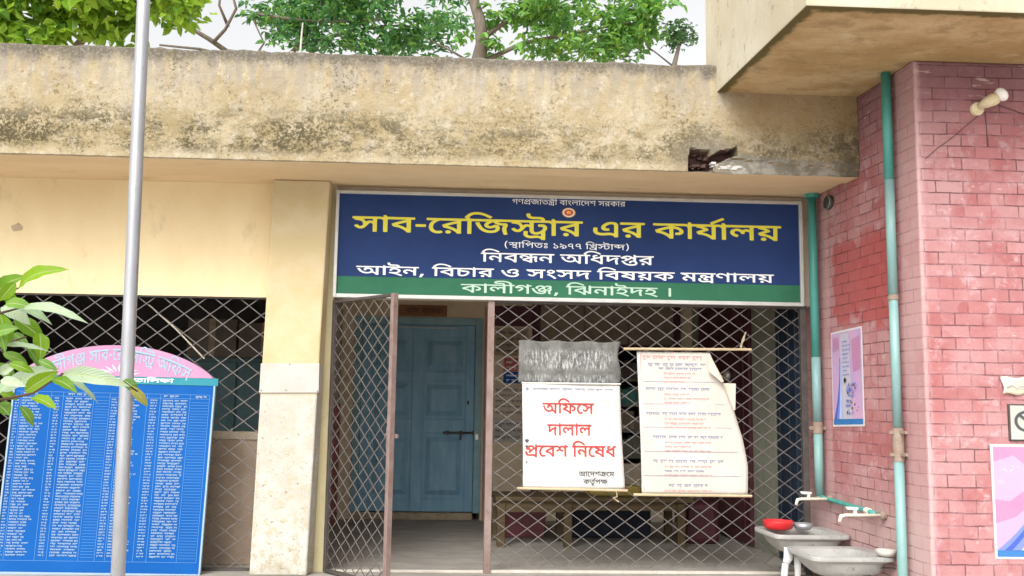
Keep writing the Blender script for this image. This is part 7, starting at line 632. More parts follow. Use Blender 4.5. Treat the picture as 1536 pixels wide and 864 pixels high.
q = MB(); q.poly([(2.458, 7.112, 1.772), (2.562, 7.106, 1.770), (2.556, 7.108, 1.568), (2.53, 7.110, 1.566)]); q.build('torn_flap', M['cream_paper'], bs)
MB().tube([(1.690, 7.085, 2.020), (2.68, 7.09, 2.032)], .010, 8).build('rod', M['wood'], BN); MB().tube([(1.765, 7.082, .928), (2.665, 7.085, .926)], .010, 8).build('rod', M['wood'], BN)
q = MB(); q.tube([(2.60, 7.09, 2.03), (2.625, 7.13, 2.10), (2.66, 7.14, 2.17), (2.64, 7.13, 2.11), (2.60, 7.11, 2.05)], .006, 6); q.build('tie', M['tan_paper'], BN)
bon = lambda u, z: (u, bwave(u, z) - .0042, z)
qr = MB(); qb = MB(); r = random.Random(8)
scribble(qr, 1.84, 2.33, 1.975, .034, bon, r, .08)
scribble(qb, 1.88, 2.33, 1.918, .026, bon, r, .06); scribble(qb, 1.96, 2.30, 1.885, .022, bon, r, .06)
for z0, hb in ((1.732, 1), (1.545, 1), (1.370, 1), (1.190, 1), (1.010, 1)):
    scribble(qb, 1.86 + .05 * (z0 < 1.5) + .12 * (z0 < 1.1), min(2.45, rightedge(z0) - .10) - .12 * (z0 < 1.1), z0, .024, bon, r, .065)
    for k in range(3):
        z = z0 - .045 - k * .032
        if z > .955: scribble(qr if k != 1 or z0 > 1.3 else qb, 2.0, 2.0 + r.choice((.20, .32, .36)), z, .016, bon, r, .04)
for k in range(3): scribble(qr, 2.0, 2.0 + r.uniform(.15, .3), 1.845 - k * .032, .016, bon, r, .04)
for z in (1.775, 1.605, 1.43, 1.25, 1.07):  # ruled lines between the sections
    qb.poly([bon(1.84 + .0, z), bon(rightedge(z) - .06, z), bon(rightedge(z) - .06, z + .0035), bon(1.84, z + .0035)])
qr.build('red_print', M['faint_red'], BN); qb.build('blue_print', M['faint_blue'], BN)
q = MB()
for (a, b) in ((1.842, 1.848),):
    q.poly([bon(a, .96), bon(b, .96), bon(b - .02, 1.99), bon(a - .02, 1.99)])
q.build('margin_line', M['faint_red'], BN)

# ================================================================== BLUE LIST BOARD
YB = 7.0; tilt = R(1.3)
LB = thing('list_board', 'bright blue name list board with pink arched top standing before the left grille', 'notice board', (-2.13, YB, .345))
cb, sb_ = math.cos(tilt), math.sin(tilt)
def bp(x, y, o=0.):      # x across the board, y up it, o in front of it; leaning back against the grille
    return (-2.12 + x * cb + y * sb_, YB + y * .035 - o, .352 + y * cb - x * sb_ * .35)
q = MB(); BH = 1.345; BWd = .715
def bbox(q, x0, x1, y0, y1, o0, o1):
    q.hexa([bp(x0, y0, o1), bp(x1, y0, o1), bp(x1, y0, o0), bp(x0, y0, o0)], [bp(x0, y1, o1), bp(x1, y1, o1), bp(x1, y1, o0), bp(x0, y1, o0)])
bbox(q, -BWd, BWd, 0, BH, -.02, 0); q.build('panel', M['board_blue'], LB)
q = MB(); bbox(q, -BWd - .03, BWd + .03, BH + .001, BH + .055, -.025, .004); q.build('heading_strip', M['board_teal'], LB)
arc = lambda x: BH + .056 + .225 * max(0, 1 - (abs(x) / (BWd - .01)) ** 2.1) ** .85
xs = [-(BWd - .01) + (2 * BWd - .02) * i / 40 for i in range(41)]
q = MB(); o_ = [(x, arc(x) + (.003 if 0 < i < 40 else .002)) for i, x in enumerate(xs)]; n0 = len(q.v)
pts = [(xs[-1], BH + .056), ] + []
front = [bp(x, BH + .056, .002) for x in xs]; topf = [bp(x, y, .002) for x, y in o_]; backb = [bp(x, BH + .056, -.018) for x in xs]; topb = [bp(x, y, -.018) for x, y in o_]
q.rings([front, topf, topb, backb]); q.f = [f for f in q.f if not (f[0] % 41 == 40 and f[1] % 41 == 0)]
q.build('arched_top', M['board_pink'], LB)
def arcput(x, y):        # lettering bent along the arch
    t = x; base = arc(t) - .052 - .05 * abs(t) ; sl = (arc(t + .02) - arc(t - .02)) / .04
    return bp(t - y * sl * .7, base + y, .0045)
w, V, Fc = text_mesh('arc'); mb = MB()
for x, y in V: mb.v.append(arcput(-.56 + 1.10 * x / w, (y - 622) * .000135 + .028))
mb.f = Fc; mb.build('lettering', M['print_pale'], LB)
q = MB()                 # white water-lily emblem under the arch lettering
for k in range(9):
    a = math.pi * (k + .5) / 9; c, s = math.cos(a), math.sin(a)
    q.poly([bp(.02 + c * .03 * 1.5, BH + .066 + s * .02, .0045 + k * .0002), bp(.02 + c * .07 * 1.5 - s * .012, BH + .066 + s * .05 + c * .008, .0045 + k * .0002), bp(.02 + c * .11 * 1.5, BH + .066 + s * .085, .0045 + k * .0002), bp(.02 + c * .07 * 1.5 + s * .012, BH + .066 + s * .05 - c * .008, .0045 + k * .0002)])
q.build('lily_emblem', M['poster_white'], LB)
text('lettering', 'strip', -.12, .42, BH + .043, BH + .016, 0, M['white_ink'], LB, fn=lambda u, z: bp(u, z, .006))
q = MB(); ln = MB(); r = random.Random(21); rows = 55; y1 = 1.235; y0 = .10; dy = (y1 - y0) / rows
bput2 = lambda x, y: bp(x, y, .003)
cols = [(-.705, -.675, 1), (-.655, -.50, 2), (-.425, -.385, 1), (-.345, -.155, 3), (-.015, .03, 1), (.055, .20, 2), (.265, .315, 1), (.355, .535, 3)]
for i in range(rows):
    y = y1 - i * dy
    for a, b, ty in cols:
        if ty == 1: scribble(q, a, b, y, .0115, bput2, r, .022)
        elif ty == 2: scribble(q, a, a + (b - a) * r.uniform(.55, 1.08), y, .0125, bput2, r, .045)
        else: scribble(q, a, b, y, .013, bput2, r, .055)
    for a, b in ((-.13, -.035), (.56, .685)): ln.poly([bp(a, y - dy + .004, .002), bp(b, y - dy + .004, .002), bp(b, y - dy + .0065, .002), bp(a, y - dy + .0065, .002)])
for x in (-.715 + .05, -.45, -.365, -.145, -.03, .043, .24, .335, .55, .69): ln.poly([bp(x, y0 - .02, .0016), bp(x + .003, y0 - .02, .0016), bp(x + .003, 1.275, .0016), bp(x, 1.275, .0016)])
for y in (1.275, 1.245, y0 - .023): ln.poly([bp(-.7, y, .0025), bp(.694, y, .0025), bp(.694, y + .003, .0025), bp(-.7, y + .003, .0025)])
for a, b in ((-.65, -.55), (-.33, -.2), (.06, .18), (.36, .47), (.59, .67)): scribble(q, a, b, 1.268, .016, bput2, r, .05)
q.build('name_list', M['print_pale'], LB); ln.build('ruled_lines', M['print_line'], LB)
q = MB(); bbox(q, BWd + .0005, BWd + .014, 0, BH, -.03, .008); bbox(q, -BWd - .014, -BWd - .0005, 0, BH, -.03, .008); bbox(q, -BWd - .014, BWd + .014, -.02, -.001, -.03, .008); q.build('edge_frame', M['print_pale'], LB, bevel=.002)

# ================================================================== FLAG POLE IN FRONT
q = MB()
p0 = Vector((-1.395, 5.0, 0)); p1 = Vector((-1.515, 5.0, 6.6))
q.tube([p0 + (p1 - p0) * t for t in (0, .2, .4, .6, .8, 1)], [.0355, .0355, .0352, .035, .0348, .0345], 24)
PL = thing('metal_pole', 'tall grey galvanised pole standing in the yard in front of the list board', 'pole', (-1.395, 5.0, 0))
q.build('shaft', M['galv'], PL, smooth=True)
q = MB(); q.tube([p0, p0 + (p1 - p0) * .012], .06, 20); q.build('foot_collar', M['cement'], PL)

# ================================================================== PIPES, TAPS, BASINS, LAMP ON THE PORCH
DP = thing('downpipe', 'sea green downpipe beside the right end of the signboard', 'pipe', (3.163, 7.05, .9), 'green pipes on the pink wall')
q = MB(); q.tube([(3.155, 7.03, 3.245), (3.158, 7.03, 1.98)], .032, 16); q.build('pipe', M['green_pipe'], DP, smooth=True)
q = MB(); q.tube([(3.158, 7.03, 1.979), (3.16, 7.03, 1.49)], .0335, 16); q.tube([(3.16, 7.03, 1.40), (3.161, 7.03, .935)], .032, 16); q.build('lower_pipe', M['pale_pipe'], DP, smooth=True)
q = MB(); q.tube([(3.16, 7.03, 1.488), (3.16, 7.03, 1.402)], .036, 16); q.box(3.10, 3.224, 7.035, 7.05, 1.43, 1.455); q.build('bracket', M['bracket'], DP)
q = MB(); q.tube([(3.155, 7.03, 3.25), (3.155, 7.03, 3.22)], .055, 16); q.build('collar', M['green_pipe'], DP, smooth=False)
LP = thing('downpipe', 'long aqua downpipe running the whole height of the pink side wall', 'pipe', (3.17, 5.90, 0), 'green pipes on the pink wall')
q = MB(); q.tube([(3.172, 5.90, 3.829), (3.172, 5.90, 3.1)], .0305, 16); q.build('upper_pipe', M['green_pipe'], LP, smooth=True)
q = MB(); q.tube([(3.172, 5.90, 3.099), (3.172, 5.90, 2.335)], .030, 16); q.tube([(3.172, 5.90, 2.30), (3.172, 5.90, 1.48)], .0285, 16); q.tube([(3.172, 5.90, 1.265), (3.172, 5.90, .0)], .0305, 16); q.build('pipe', M['pale_pipe'], LP, smooth=True)
q = MB(); q.tube([(3.172, 5.90, 2.334), (3.172, 5.90, 2.301)], .0325, 16); q.tube([(3.172, 5.90, 1.478), (3.172, 5.90, 1.43), (3.172, 5.90, 1.31), (3.172, 5.90, 1.267)], [.0335, .0345, .0345, .0335], 16)
for z in (1.44, 1.30): q.box(3.11, 3.224, 5.885, 5.90, z, z + .02); q.box(3.165, 3.18, 5.80, 5.99, z + .005, z + .02)
q.build('bracket', M['bracket'], LP)
SP = thing('water_pipe', 'thin horizontal green pipe feeding the two basin taps on the side wall', 'pipe', (3.2, 6.7, .9), 'green pipes on the pink wall')
q = MB(); q.tube([(3.16, 7.03, .945), (3.175, 6.98, .925), (3.185, 6.9, .922), (3.19, 6.36, .905), (3.185, 6.25, .90)], .0165, 12); q.build('pipe', M['green_pipe'], SP, smooth=True)
q = MB(); q.tube([(3.16, 7.03, .99), (3.16, 7.03, .93)], .028, 12); q.tube([(3.19, 6.38, .906), (3.19, 6.33, .904)], .022, 12); q.build('joint', M['ivory'], SP)
def tap(u, Y, z, L, label):
    t = thing('tap', label, 'tap', (u, Y, z - .02), 'ivory plastic taps over the basins')
    q = MB(); q.tube([(u, Y, z), (u - L, Y - .01, z), (u - L - .03, Y - .01, z - .006), (u - L - .042, Y - .01, z - .045)], [.0105, .0105, .0125, .011], 12); q.build('spout', M['ivory'], t, smooth=True)
    q = MB(); q.tube([(u - L * .72, Y, z), (u - L * .72, Y, z + .035)], .012, 10); q.hexa([(u - L * .72 - .055, Y - .011, z + .034), (u - L * .72 + .02, Y - .011, z + .034), (u - L * .72 + .02, Y + .011, z + .034), (u - L * .72 - .055, Y + .011, z + .034)], [(u - L * .72 - .065, Y - .011, z + .055), (u - L * .72 + .02, Y - .011, z + .05), (u - L * .72 + .02, Y + .011, z + .05), (u - L * .72 - .065, Y + .011, z + .055)])
    q.build('lever', M['pvc'], t, bevel=.003)
    q = MB(); q.rings([[(u + a, Y + rr * math.cos(k * math.pi / 7), z + rr * math.sin(k * math.pi / 7)) for k in range(14)] for a, rr in ((.02, .03), (-.005, .03), (-.012, .02))], cap0=True, cap1=True); q.build('wall_flange', M['bracket'], t)
    return t
tap(3.185, 6.93, .925, .21, 'ivory tap over the far basin with the red dish'); tap(3.20, 6.19, .897, .25, 'ivory tap over the near basin, close to the long pipe')
def rr_(cu, cY, a, b, z, n=40, e=4.5):
    o = []
    for k in range(n):
        t = 2 * math.pi * k / n; c, s_ = math.cos(t), math.sin(t)
        o.append((cu + a * abs(c) ** (2 / e) * (1 if c > 0 else -1), cY + b * abs(s_) ** (2 / e) * (1 if s_ > 0 else -1), z))
    return o
def basin(u, Y, z, label):
    t = thing('wash_basin', label, 'basin', (u, Y, z - .2), 'wash basins on the side wall')
    a, b = .275, .235
    E1 = 9
    q = MB(); q.rings([rr_(u + .02, Y, a * .34, b * .3, z - .150, e=2.6), rr_(u + .02, Y, a * .66, b * .66, z - .138, e=3), rr_(u + .015, Y, a * .80, b * .82, z - .10, e=4), rr_(u, Y, a * .86, b * .88, z - .045, e=5), rr_(u, Y, a * .985, b * .98, z - .030, e=E1), rr_(u, Y, a, b, z - .025, e=E1), rr_(u, Y, a, b, z - .004, e=E1), rr_(u, Y, a * .985, b * .985, z + .002, e=E1), rr_(u, Y, a * .93, b * .9, z + .002, e=E1), rr_(u - .02, Y, a * .84, b * .80, z - .008, e=5), rr_(u - .02, Y, a * .74, b * .70, z - .055, e=4), rr_(u - .02, Y, a * .45, b * .45, z - .11, e=3), rr_(u - .02, Y, .02, .02, z - .120, e=2)], cap0=True, cap1=True)
    bo = q.build('bowl', M['ceramic'], t, smooth=True); sm = bo.modifiers.new('edges', 'EDGE_SPLIT'); sm.split_angle = R(38)
    q = MB(); q.rings([disc3(u - .02, Y, z - .117, .024), disc3(u - .02, Y, z - .113, .02)], cap1=True); q.build('plug_hole', M['darksteel'], t)
    q = MB(); q.tube([(u - .03, Y, z - .17), (u - .03, Y, z - .30), (u - .05, Y - .01, z - .5), (u - .05, Y, .01)], [.027, .022, .022, .022], 12); q.build('waste_pipe', M['pvc'], t, smooth=True)
    for d in (-.17, .17):
        q = MB(); q.bar((u - .16, Y + d, z - .06), (UW - .001, Y + d, z - .075), .03, .004, (0, 0, 1)); q.bar((u + .02, Y + d, z - .072), (UW - .001, Y + d, z - .24), .03, .004, (0, 1, 0)); q.build('bracket', M['darksteel'], t)
    return t
def disc3(u, Y, z, rr, n=16): return [(u + rr * math.cos(2 * math.pi * k / n), Y + rr * math.sin(2 * math.pi * k / n), z) for k in range(n)]
S1 = basin(2.935, 6.255, .648, 'grimy grey wash basin nearest the long pipe')
S2 = copy_tree(S1); S2['label'] = 'grimy grey wash basin behind, holding a red dish'; S2.location = S1.location + (P(2.942, 6.865, .70) - P(2.935, 6.255, .648))
for ch in S2.children:
    if ch.name.startswith('waste_pipe'): ch.scale.z = 1.0
q = MB(); q.tube([(2.70, 6.50, .635), (2.69, 6.50, .56), (2.672, 6.5, .53)], [.034, .03, .022], 14); q.tube([(2.672, 6.5, .53), (2.64, 6.49, .30), (2.635, 6.49, .005)], .022, 12)
tag(q.build('drain_pipe', M['pvc'], None, smooth=True), 'white plastic drain pipe standing at the left of the near basin', 'pipe')
q = MB(); z = .706; q.rings([disc3(2.80, 6.93, z, .085), disc3(2.80, 6.93, z + .01, .1), disc3(2.80, 6.93, z + .055, .108), disc3(2.80, 6.93, z + .060, .108), disc3(2.80, 6.93, z + .058, .098), disc3(2.80, 6.93, z + .015, .09)], cap0=True, cap1=True)
tag(q.build('soap_dish', M['red_plastic'], None, smooth=True), 'round red plastic dish on the rim of the far basin', 'dish')
q = MB(); q.rings([disc3(2.985, 6.93, z, .05), disc3(2.985, 6.93, z + .01, .06), disc3(2.985, 6.93, z + .042, .072), disc3(2.985, 6.93, z + .040, .066), disc3(2.985, 6.93, z + .01, .052)], cap0=True, cap1=True)
tag(q.build('bowl', M['galv'], None, smooth=True), 'small grey metal bowl beside the red dish', 'bowl')
q = MB(); z = .655; q.rings([disc3(3.15, 6.06, z, .045), disc3(3.15, 6.06, z + .012, .055), disc3(3.15, 6.06, z + .04, .064), disc3(3.15, 6.06, z + .038, .058), disc3(3.15, 6.06, z + .012, .048)], cap0=True, cap1=True)
tag(q.build('bowl', M['lime'], None, smooth=True), 'white bowl at the back of the near basin by the long pipe', 'bowl')
# lamp
LM = thing('wall_lamp', 'yellowed bulb holder with a round milky lamp under the porch canopy', 'lamp', (3.66, 5.63, 3.50))
q = MB(); q.tube([(3.640, 5.645, 3.530), (3.658, 5.60, 3.540), (3.692, 5.575, 3.556), (3.712, 5.565, 3.565)], [.020, .034, .040, .034], 16); q.build('holder', M['holder'], LM, smooth=True)
q = MB(); c = Vector((3.731, 5.555, 3.582)); d = Vector((.75, -.35, .55)).normalized(); x = d.orthogonal().normalized(); y = d.cross(x)
q.rings([[tuple(c + d * (.034 * math.cos(a) * 1.0) * -1 + (x * math.cos(k * math.pi / 10) + y * math.sin(k * math.pi / 10)) * .047 * math.sin(a)) for k in range(20)] for a in [.25 + i * (math.pi - .3) / 9 for i in range(10)]], cap0=True, cap1=True)
q.build('bulb', M['bulb'], LM, smooth=True)
q = MB(); q.rings([[(3.63 + rr * math.cos(k * math.pi / 8), 5.658 - a, 3.515 + rr * math.sin(k * math.pi / 8)) for k in range(16)] for a, rr in ((0, .045), (.016, .042), (.02, .02))], cap1=True); q.build('wall_rose', M['holder'], LM)
q = MB(); q.tube([(3.66, 5.652, 3.49), (3.55, 5.654, 3.40), (3.47, 5.654, 3.33), (3.36, 5.654, 3.25), (3.28, 5.654, 3.18)], .0021, 6); q.tube([(3.68, 5.652, 3.50), (3.69, 5.654, 3.40), (3.688, 5.654, 3.27)], .0021, 6); q.tube([(3.76, 5.652, 3.55), (3.95, 5.654, 3.49), (4.4, 5.654, 3.46)], .0021, 6)
tag(q.build('lamp_cable', M['wire'], None), 'thin dark cables trailing over the pink bricks from the lamp', 'cable')
VN = thing('alarm_bell', 'small round dark bell on the pink side wall by the sign corner', 'bell', (3.2, 6.86, 3.1))
q = MB(); q.rings([[(UW - a, 6.86 + rr * 1.15 * math.cos(k * math.pi / 12), 3.15 + rr * math.sin(k * math.pi / 12)) for k in range(24)] for a, rr in ((.002, .052), (.02, .056), (.03, .05), (.038, .02))], cap1=True); q.build('dome', M['darksteel'], VN, smooth=True)
q = MB(); q.rings([[(UW - .03 - .004 * math.cos(t), 6.86 + (rr) * 1.15 * math.cos(k * math.pi / 12), 3.15 + rr * math.sin(k * math.pi / 12)) for k in range(24)] for t, rr in ((0, .047), (1.5, .051), (3.1, .047))]); q.build('rim', M['pale_pipe'], VN)

# ================================================================== POSTERS ON THE PINK WALL
def layer(poly, put, o, mat, name, parent):
    q = MB(); q.poly([put(x, y, o) for x, y in poly]); return q.build(name, mat, parent)
def poster(put, w, h, tall, label, base):
    t = thing('poster', label, 'poster', base, 'lilac posters pasted on the pink bricks')
    q = MB(); q.hexa([put(0, 0, .001), put(w, 0, .001), put(w, 0, .004), put(0, 0, .004)], [put(0, h, .001), put(w, h, .001), put(w, h, .004), put(0, h, .004)]); q.build('sheet', M['poster_border'], t)
    m = .014
    X = lambda a: m + (w - 2 * m) * a; Yy = lambda b: m + (h - 2 * m) * b
    sh = lambda pts: [(X(a), Yy(b)) for a, b in pts]
    layer(sh([(0, .06), (1, .06), (1, 1), (0, 1)]), put, .005, M['poster_lilac'], 'print', t)
    layer(sh([(0, 0), (1, 0), (1, .058), (0, .058)]), put, .005, M['poster_band'], 'footer_print', t)
    def sweep(xt, xb, w0, w1, o, mat):
        n = 14; L = [(xt + (xb - xt) * (k / n) ** 2.1, .72 - .66 * k / n) for k in range(n + 1)]; Rr = [(min(1, a + w0 + (w1 - w0) * (k / n) ** 1.3), b) for k, (a, b) in enumerate(L)]
        layer(sh(L + Rr[::-1]), put, o, mat, 'print', t)
    return t, sh, sweep
putS = lambda x, y, o: (UW - o, 6.905 - x + .02 * 0, 1.457 + y + x * .035)
t, sh, sw = poster(putS, .475, .70, True, 'narrow lilac poster pasted between the two pipes on the side wall', (UW, 6.66, 1.45))
layer(sh([(.30, .06), (.66, .06), (.60, .98), (.30, .98)]), putS, .006, M['poster_white'], 'print', t)
for xt, xb, a, b, o, m in ((.27, .04, .02, .22, .007, 'poster_blue'), (.29, .12, .01, .16, .008, 'poster_violet'), (.30, .22, .01, .10, .009, 'poster_sky')): sw(xt, xb, a, b, o, M[m])
q = MB(); r = random.Random(3)
for k in range(9):
    a = sh([(.38, .90 - k * .045)])[0]; scribble(q, a[0], a[0] + r.uniform(.06, .13), a[1], .013, lambda x, y: putS(x, y, .010), r, .03)
for k in range(15):
    a = sh([(r.uniform(.42, .72), r.uniform(.12, .46))])[0]; scribble(q, a[0], a[0] + r.uniform(.03, .10), a[1], .018, lambda x, y: putS(x, y, .010 + k * .0002), r, .025)
q.build('small_print', M['poster_violet'], t)
q = MB()
for k in range(26):
    a = sh([(r.uniform(.50, .90), r.uniform(.10, .42))])[0]; s1 = r.uniform(.006, .02); s2 = r.uniform(.006, .022); o1 = .0112 + k * .00012
    q.poly([putS(a[0], a[1], o1), putS(a[0] + s1, a[1] + s1 * .2, o1), putS(a[0] + s1 * .9, a[1] + s2, o1), putS(a[0] - s1 * .1, a[1] + s2 * .8, o1)])
q.build('dark_print', M['black_ink'], t)
layer(sh([(.04, .80), (.26, .82), (.25, .95), (.05, .95)]), putS, .0065, M['board_pink'], 'print', t)
layer(sh([(.72, .55), (.97, .58), (.96, .93), (.70, .90)]), putS, .0065, M['board_pink'], 'print', t)
q = MB(); c0 = sh([(.47, .475)])[0]; q.poly([putS(c0[0] + .018 * math.cos(k * .5), c0[1] + .018 * math.sin(k * .5), .0145) for k in range(12)]); q.build('round_mark', M['black'], t)
putF = lambda x, y, o: (3.618 + x, 5.66 - o, .705 + y)
t, sh, sw = poster(putF, .60, .688, False, 'large lilac poster with a blue drapery shape on the street side of the brick corner', (3.9, 5.655, .70))
for xt, xb, a, b, o, m in ((.50, .00, .03, .16, .006, 'poster_violet'), (.52, .08, .03, .22, .007, 'poster_blue'), (.54, .16, .04, .30, .008, 'poster_violet'), (.55, .26, .04, .36, .009, 'poster_sky'), (.58, .42, .06, .38, .010, 'poster_violet')): sw(xt, xb, a, b, o, M[m])
layer(sh([(.0, .30), (.22, .36), (.5, .55), (.62, 1), (0, 1)]), putF, .0055, M['board_pink'], 'print', t)
layer(sh([(.0, .52), (.16, .50), (.36, .62), (.40, .80), (.22, .92), (0, .86)]), putF, .0058, M['poster_lilac'], 'print', t)
q = MB()                 # pale outline of flying birds
for cx, cy, s in ((.16, .76, .05), (.24, .80, .035)):
    for sx in (-1, 1):
        p = [sh([(cx + sx * s * a * 1.4, cy + s * b)])[0] for a, b in ((0, 0), (.5, .75), (1, .6), (.5, .5))]; q.poly([putF(x, y, .0065 + cx * .001 + (sx > 0) * .0003) for x, y in p])
q.build('bird_print', M['poster_sky'], t)
q = MB(); q.grid(lambda i, j: (3.706 + .27 * i + .008 * math.sin(j * 5), 5.655 - .006 * (1 + math.sin(i * 9 + j * 3)), 1.700 + .105 * j + .006 * math.sin(i * 13)), 14, 5)
ps = q.build('paper_scrap', M['cream_paper'], None, smooth=True); tag(ps, 'torn pale paper scrap stuck above the small square sign', 'paper'); so = ps.modifiers.new('thick', 'SOLIDIFY'); so.thickness = .0015
q = MB(); r = random.Random(6)
q.tube([(3.73, 5.638, 1.74), (3.76, 5.637, 1.755), (3.79, 5.637, 1.735), (3.82, 5.636, 1.75), (3.86, 5.637, 1.738), (3.9, 5.637, 1.75)], .003, 5); mk = q.build('scribbled_line', M['faint_blue'], ps)
SQ = thing('square_sign', 'small square white sign with a crossed circle and grey border', 'sign', (3.84, 5.655, 1.415))
q = MB(); q.box(3.737, 3.96, 5.645, 5.658, 1.415, 1.640); q.build('border', M['darksteel'], SQ, bevel=.003)
q = MB(); q.box(3.746, 3.951, 5.641, 5.6445, 1.424, 1.631); q.build('plate', M['lime'], SQ)
q = MB(); q.rings([[(3.849 + rr * math.cos(k * math.pi / 16), 5.6395 - a, 1.535 + rr * .8 * math.sin(k * math.pi / 16)) for k in range(32)] for a, rr in ((0, .062), (0, .082))]); q.bar((3.80, 5.6375, 1.575), (3.90, 5.6375, 1.495), .016, .002, (0, 1, 0)); q.build('crossed_circle', M['black_ink'], SQ)

# ================================================================== INSIDE THE VERANDA
NP = thing('name_plate', 'brown name plate with dark lettering over the blue door', 'name plate', (.24, BW, 2.50))
MB().box(-.04, .485, BW - .022, BW - .002, 2.512, 2.632).build('plate', M['plate'], NP, bevel=.003)
text('lettering', 'room', .03, .44, 2.60, 2.545, BW - .024, M['plate_ink'], NP)
def notice(u0, u1, z0, z1, mat, label, seed, ink='black_ink', lines=4):
    t = thing('pinned_notice', label, 'notice', ((u0 + u1) / 2, BW, z0), 'papers pinned to the veranda back wall'); r = random.Random(seed)
    q = MB(); q.grid(lambda i, j: (u0 + (u1 - u0) * i, BW - .006 - .006 * math.sin(3 * i + j * 2 + seed) ** 2, z0 + (z1 - z0) * j), 6, 6); o = q.build('sheet', mat, t, smooth=True)
    q = MB()
    for k in range(lines):
        z = z1 - (z1 - z0) * (k + .7) / (lines + .6); scribble(q, u0 + .03, u1 - r.uniform(.02, .09), z, min(.04, (z1 - z0) / lines * .4), lambda x, y: (x, BW - .0145, y), r, .07)
    q.build('small_print', M[ink], t)
notice(1.0, 1.38, 2.10, 2.40, M['tan_paper'], 'tan paper sheet at the top of the wall beside the door', 1)
notice(1.11, 1.30, 1.93, 2.075, M['dado'], 'small red sheet above the blue one', 2, 'white_ink', 2)
notice(1.11, 1.30, 1.80, 1.925, M['board_blue'], 'small blue sheet under the red one', 3, 'white_ink', 2)
notice(1.0, 1.40, 1.44, 1.78, M['cream_paper'], 'cream sheet with dark scrawl behind the left edge of the white notice', 4, 'black_ink', 5)
notice(1.0, 1.40, 1.17, 1.42, M['lime'], 'white sheet lowest on the wall beside the door', 5, 'black_ink', 3)
# bench and things around it
BT = thing('wooden_bench', 'long worn wooden bench table standing behind the posters', 'table', (1.8, 8.6, FL))
MB().box(.86, 2.62, 8.35, 8.85, .735, .775).build('table_top', M['bench'], BT, bevel=.006)
for u in (.88, 1.47, 2.48):
    for Y in (8.37, 8.77): MB().box(u, u + .07, Y, Y + .06, FL, .734).build('leg', M['bench'], BT, bevel=.005)
q = MB(); q.box(.951, 1.469, 8.385, 8.41, .64, .733); q.box(1.541, 2.479, 8.385, 8.41, .66, .733); q.build('apron', M['bench'], BT)
q = MB(); q.hexa([(.98, 8.95, FL), (1.38, 8.95, FL), (1.38, 9.3, FL), (.98, 9.3, FL)], [(.95, 8.92, .66), (1.41, 8.92, .66), (1.41, 9.33, .66), (.95, 9.33, .66)]); q.box(.93, 1.43, 8.90, 9.35, .661, .69)
tag(q.build('plastic_bin', M['pink_plastic'], None, bevel=.01), 'dull pink plastic bin under the bench', 'bin')
TR = thing('storage_trunk', 'dark blue cloth covered trunk under the bench', 'trunk', (2.0, 9.1, FL))
MB().box(1.60, 2.40, 8.95, 9.4, FL, .66).build('body', M['navy_cloth'], TR, bevel=.03); MB().box(1.59, 2.41, 8.94, 9.41, .661, .70).build('lid', M['navy_cloth'], TR, bevel=.012)
q = MB(); q.box(1.95, 2.05, 8.925, 8.939, .62, .67); q.build('clasp', M['padlock'], TR)
q = MB(); q.hexa([(2.62, 8.6, FL), (2.95, 8.6, FL), (2.95, 8.95, FL), (2.62, 8.95, FL)], [(2.66, 8.63, .70), (2.93, 8.63, .70), (2.93, 8.92, .72), (2.66, 8.92, .72)])
tag(q.build('cloth_sack', M['maroon'], None, bevel=.05), 'dark maroon sack standing at the end of the bench', 'sack')
q = MB(); q.rings([rr_(1.95, 8.55, .22, .10, .776), rr_(1.95, 8.55, .24, .11, .80), rr_(1.95, 8.55, .24, .11, .85), rr_(1.95, 8.55, .20, .09, .87)], cap0=True, cap1=True)
tag(q.build('folded_cloth', worn('mustard cloth', (.26, .19, .04), (.32, .24, .06), (.12, .09, .03), 6, .4), None, smooth=True), 'mustard yellow folded cloth on the bench', 'cloth')
CU = thing('filing_rack', 'dim greenish stack of files inside the service counter', 'rack', (2.2, 11, .5))
r = random.Random(4)
for k in range(4):
    z = .96 + k * .3; MB().box(1.5, 3.05, 11.0, 11.4, z, z + .03).build('shelf', M['olive'], CU)
    q = MB(); u = 1.52
    while u < 2.98:
        w = r.uniform(.03, .09); q.box(u, u + w - .004, 11.03, 11.3, z + .031, z + .031 + r.uniform(.13, .24)); u += w
    q.build('file_row', (M['olive'], M['tan_paper'], M['green_pipe'], M['greybox'])[k], CU)
MB().box(1.46, 1.50, 11.0, 11.4, FL, 2.2).build('upright', M['olive'], CU); MB().box(3.055, 3.09, 11.0, 11.4, FL, 2.2).build('upright', M['olive'], CU)
# left store room behind the list board
q = MB(); q.hexa([(-1.56, 7.42, FL + .002), (-1.105, 7.42, FL + .002), (-1.105, 7.44, FL + .002), (-1.56, 7.44, FL + .002)], [(-1.50, 7.47, 1.305), (-1.075, 7.47, 1.30), (-1.075, 7.49, 1.30), (-1.50, 7.49, 1.305)])
BP = q.build('plywood_sheet', M['brownply'], None, bevel=.003); tag(BP, 'grey brown plywood sheet leaning just behind the left grille', 'board')
q = MB(); q.bar((-1.50, 7.462, 1.318), (-1.08, 7.462, 1.315), .06, .012, (0, 1, .1)); q.build('top_batten', worn('pale batten', (.33, .27, .2), (.4, .33, .25), (.2, .15, .1), 6), BP)
CB = thing('steel_cupboard', 'teal grey steel cupboard in the dark store room', 'cupboard', (-1.6, 9.0, FL))
MB().box(-2.05, -1.0, 8.95, 9.4, FL, 1.98).build('body', M['teal_cup'], CB, bevel=.01)
for a in (-2.03, -1.52): MB().box(a, a + .49, 8.93, 8.948, FL + .06, 1.94).build('cupboard_door', M['teal_cup'], CB, bevel=.008)
q = MB(); q.box(-1.56, -1.545, 8.905, 8.929, 1.2, 1.32); q.build('handle', M['alu'], CB)
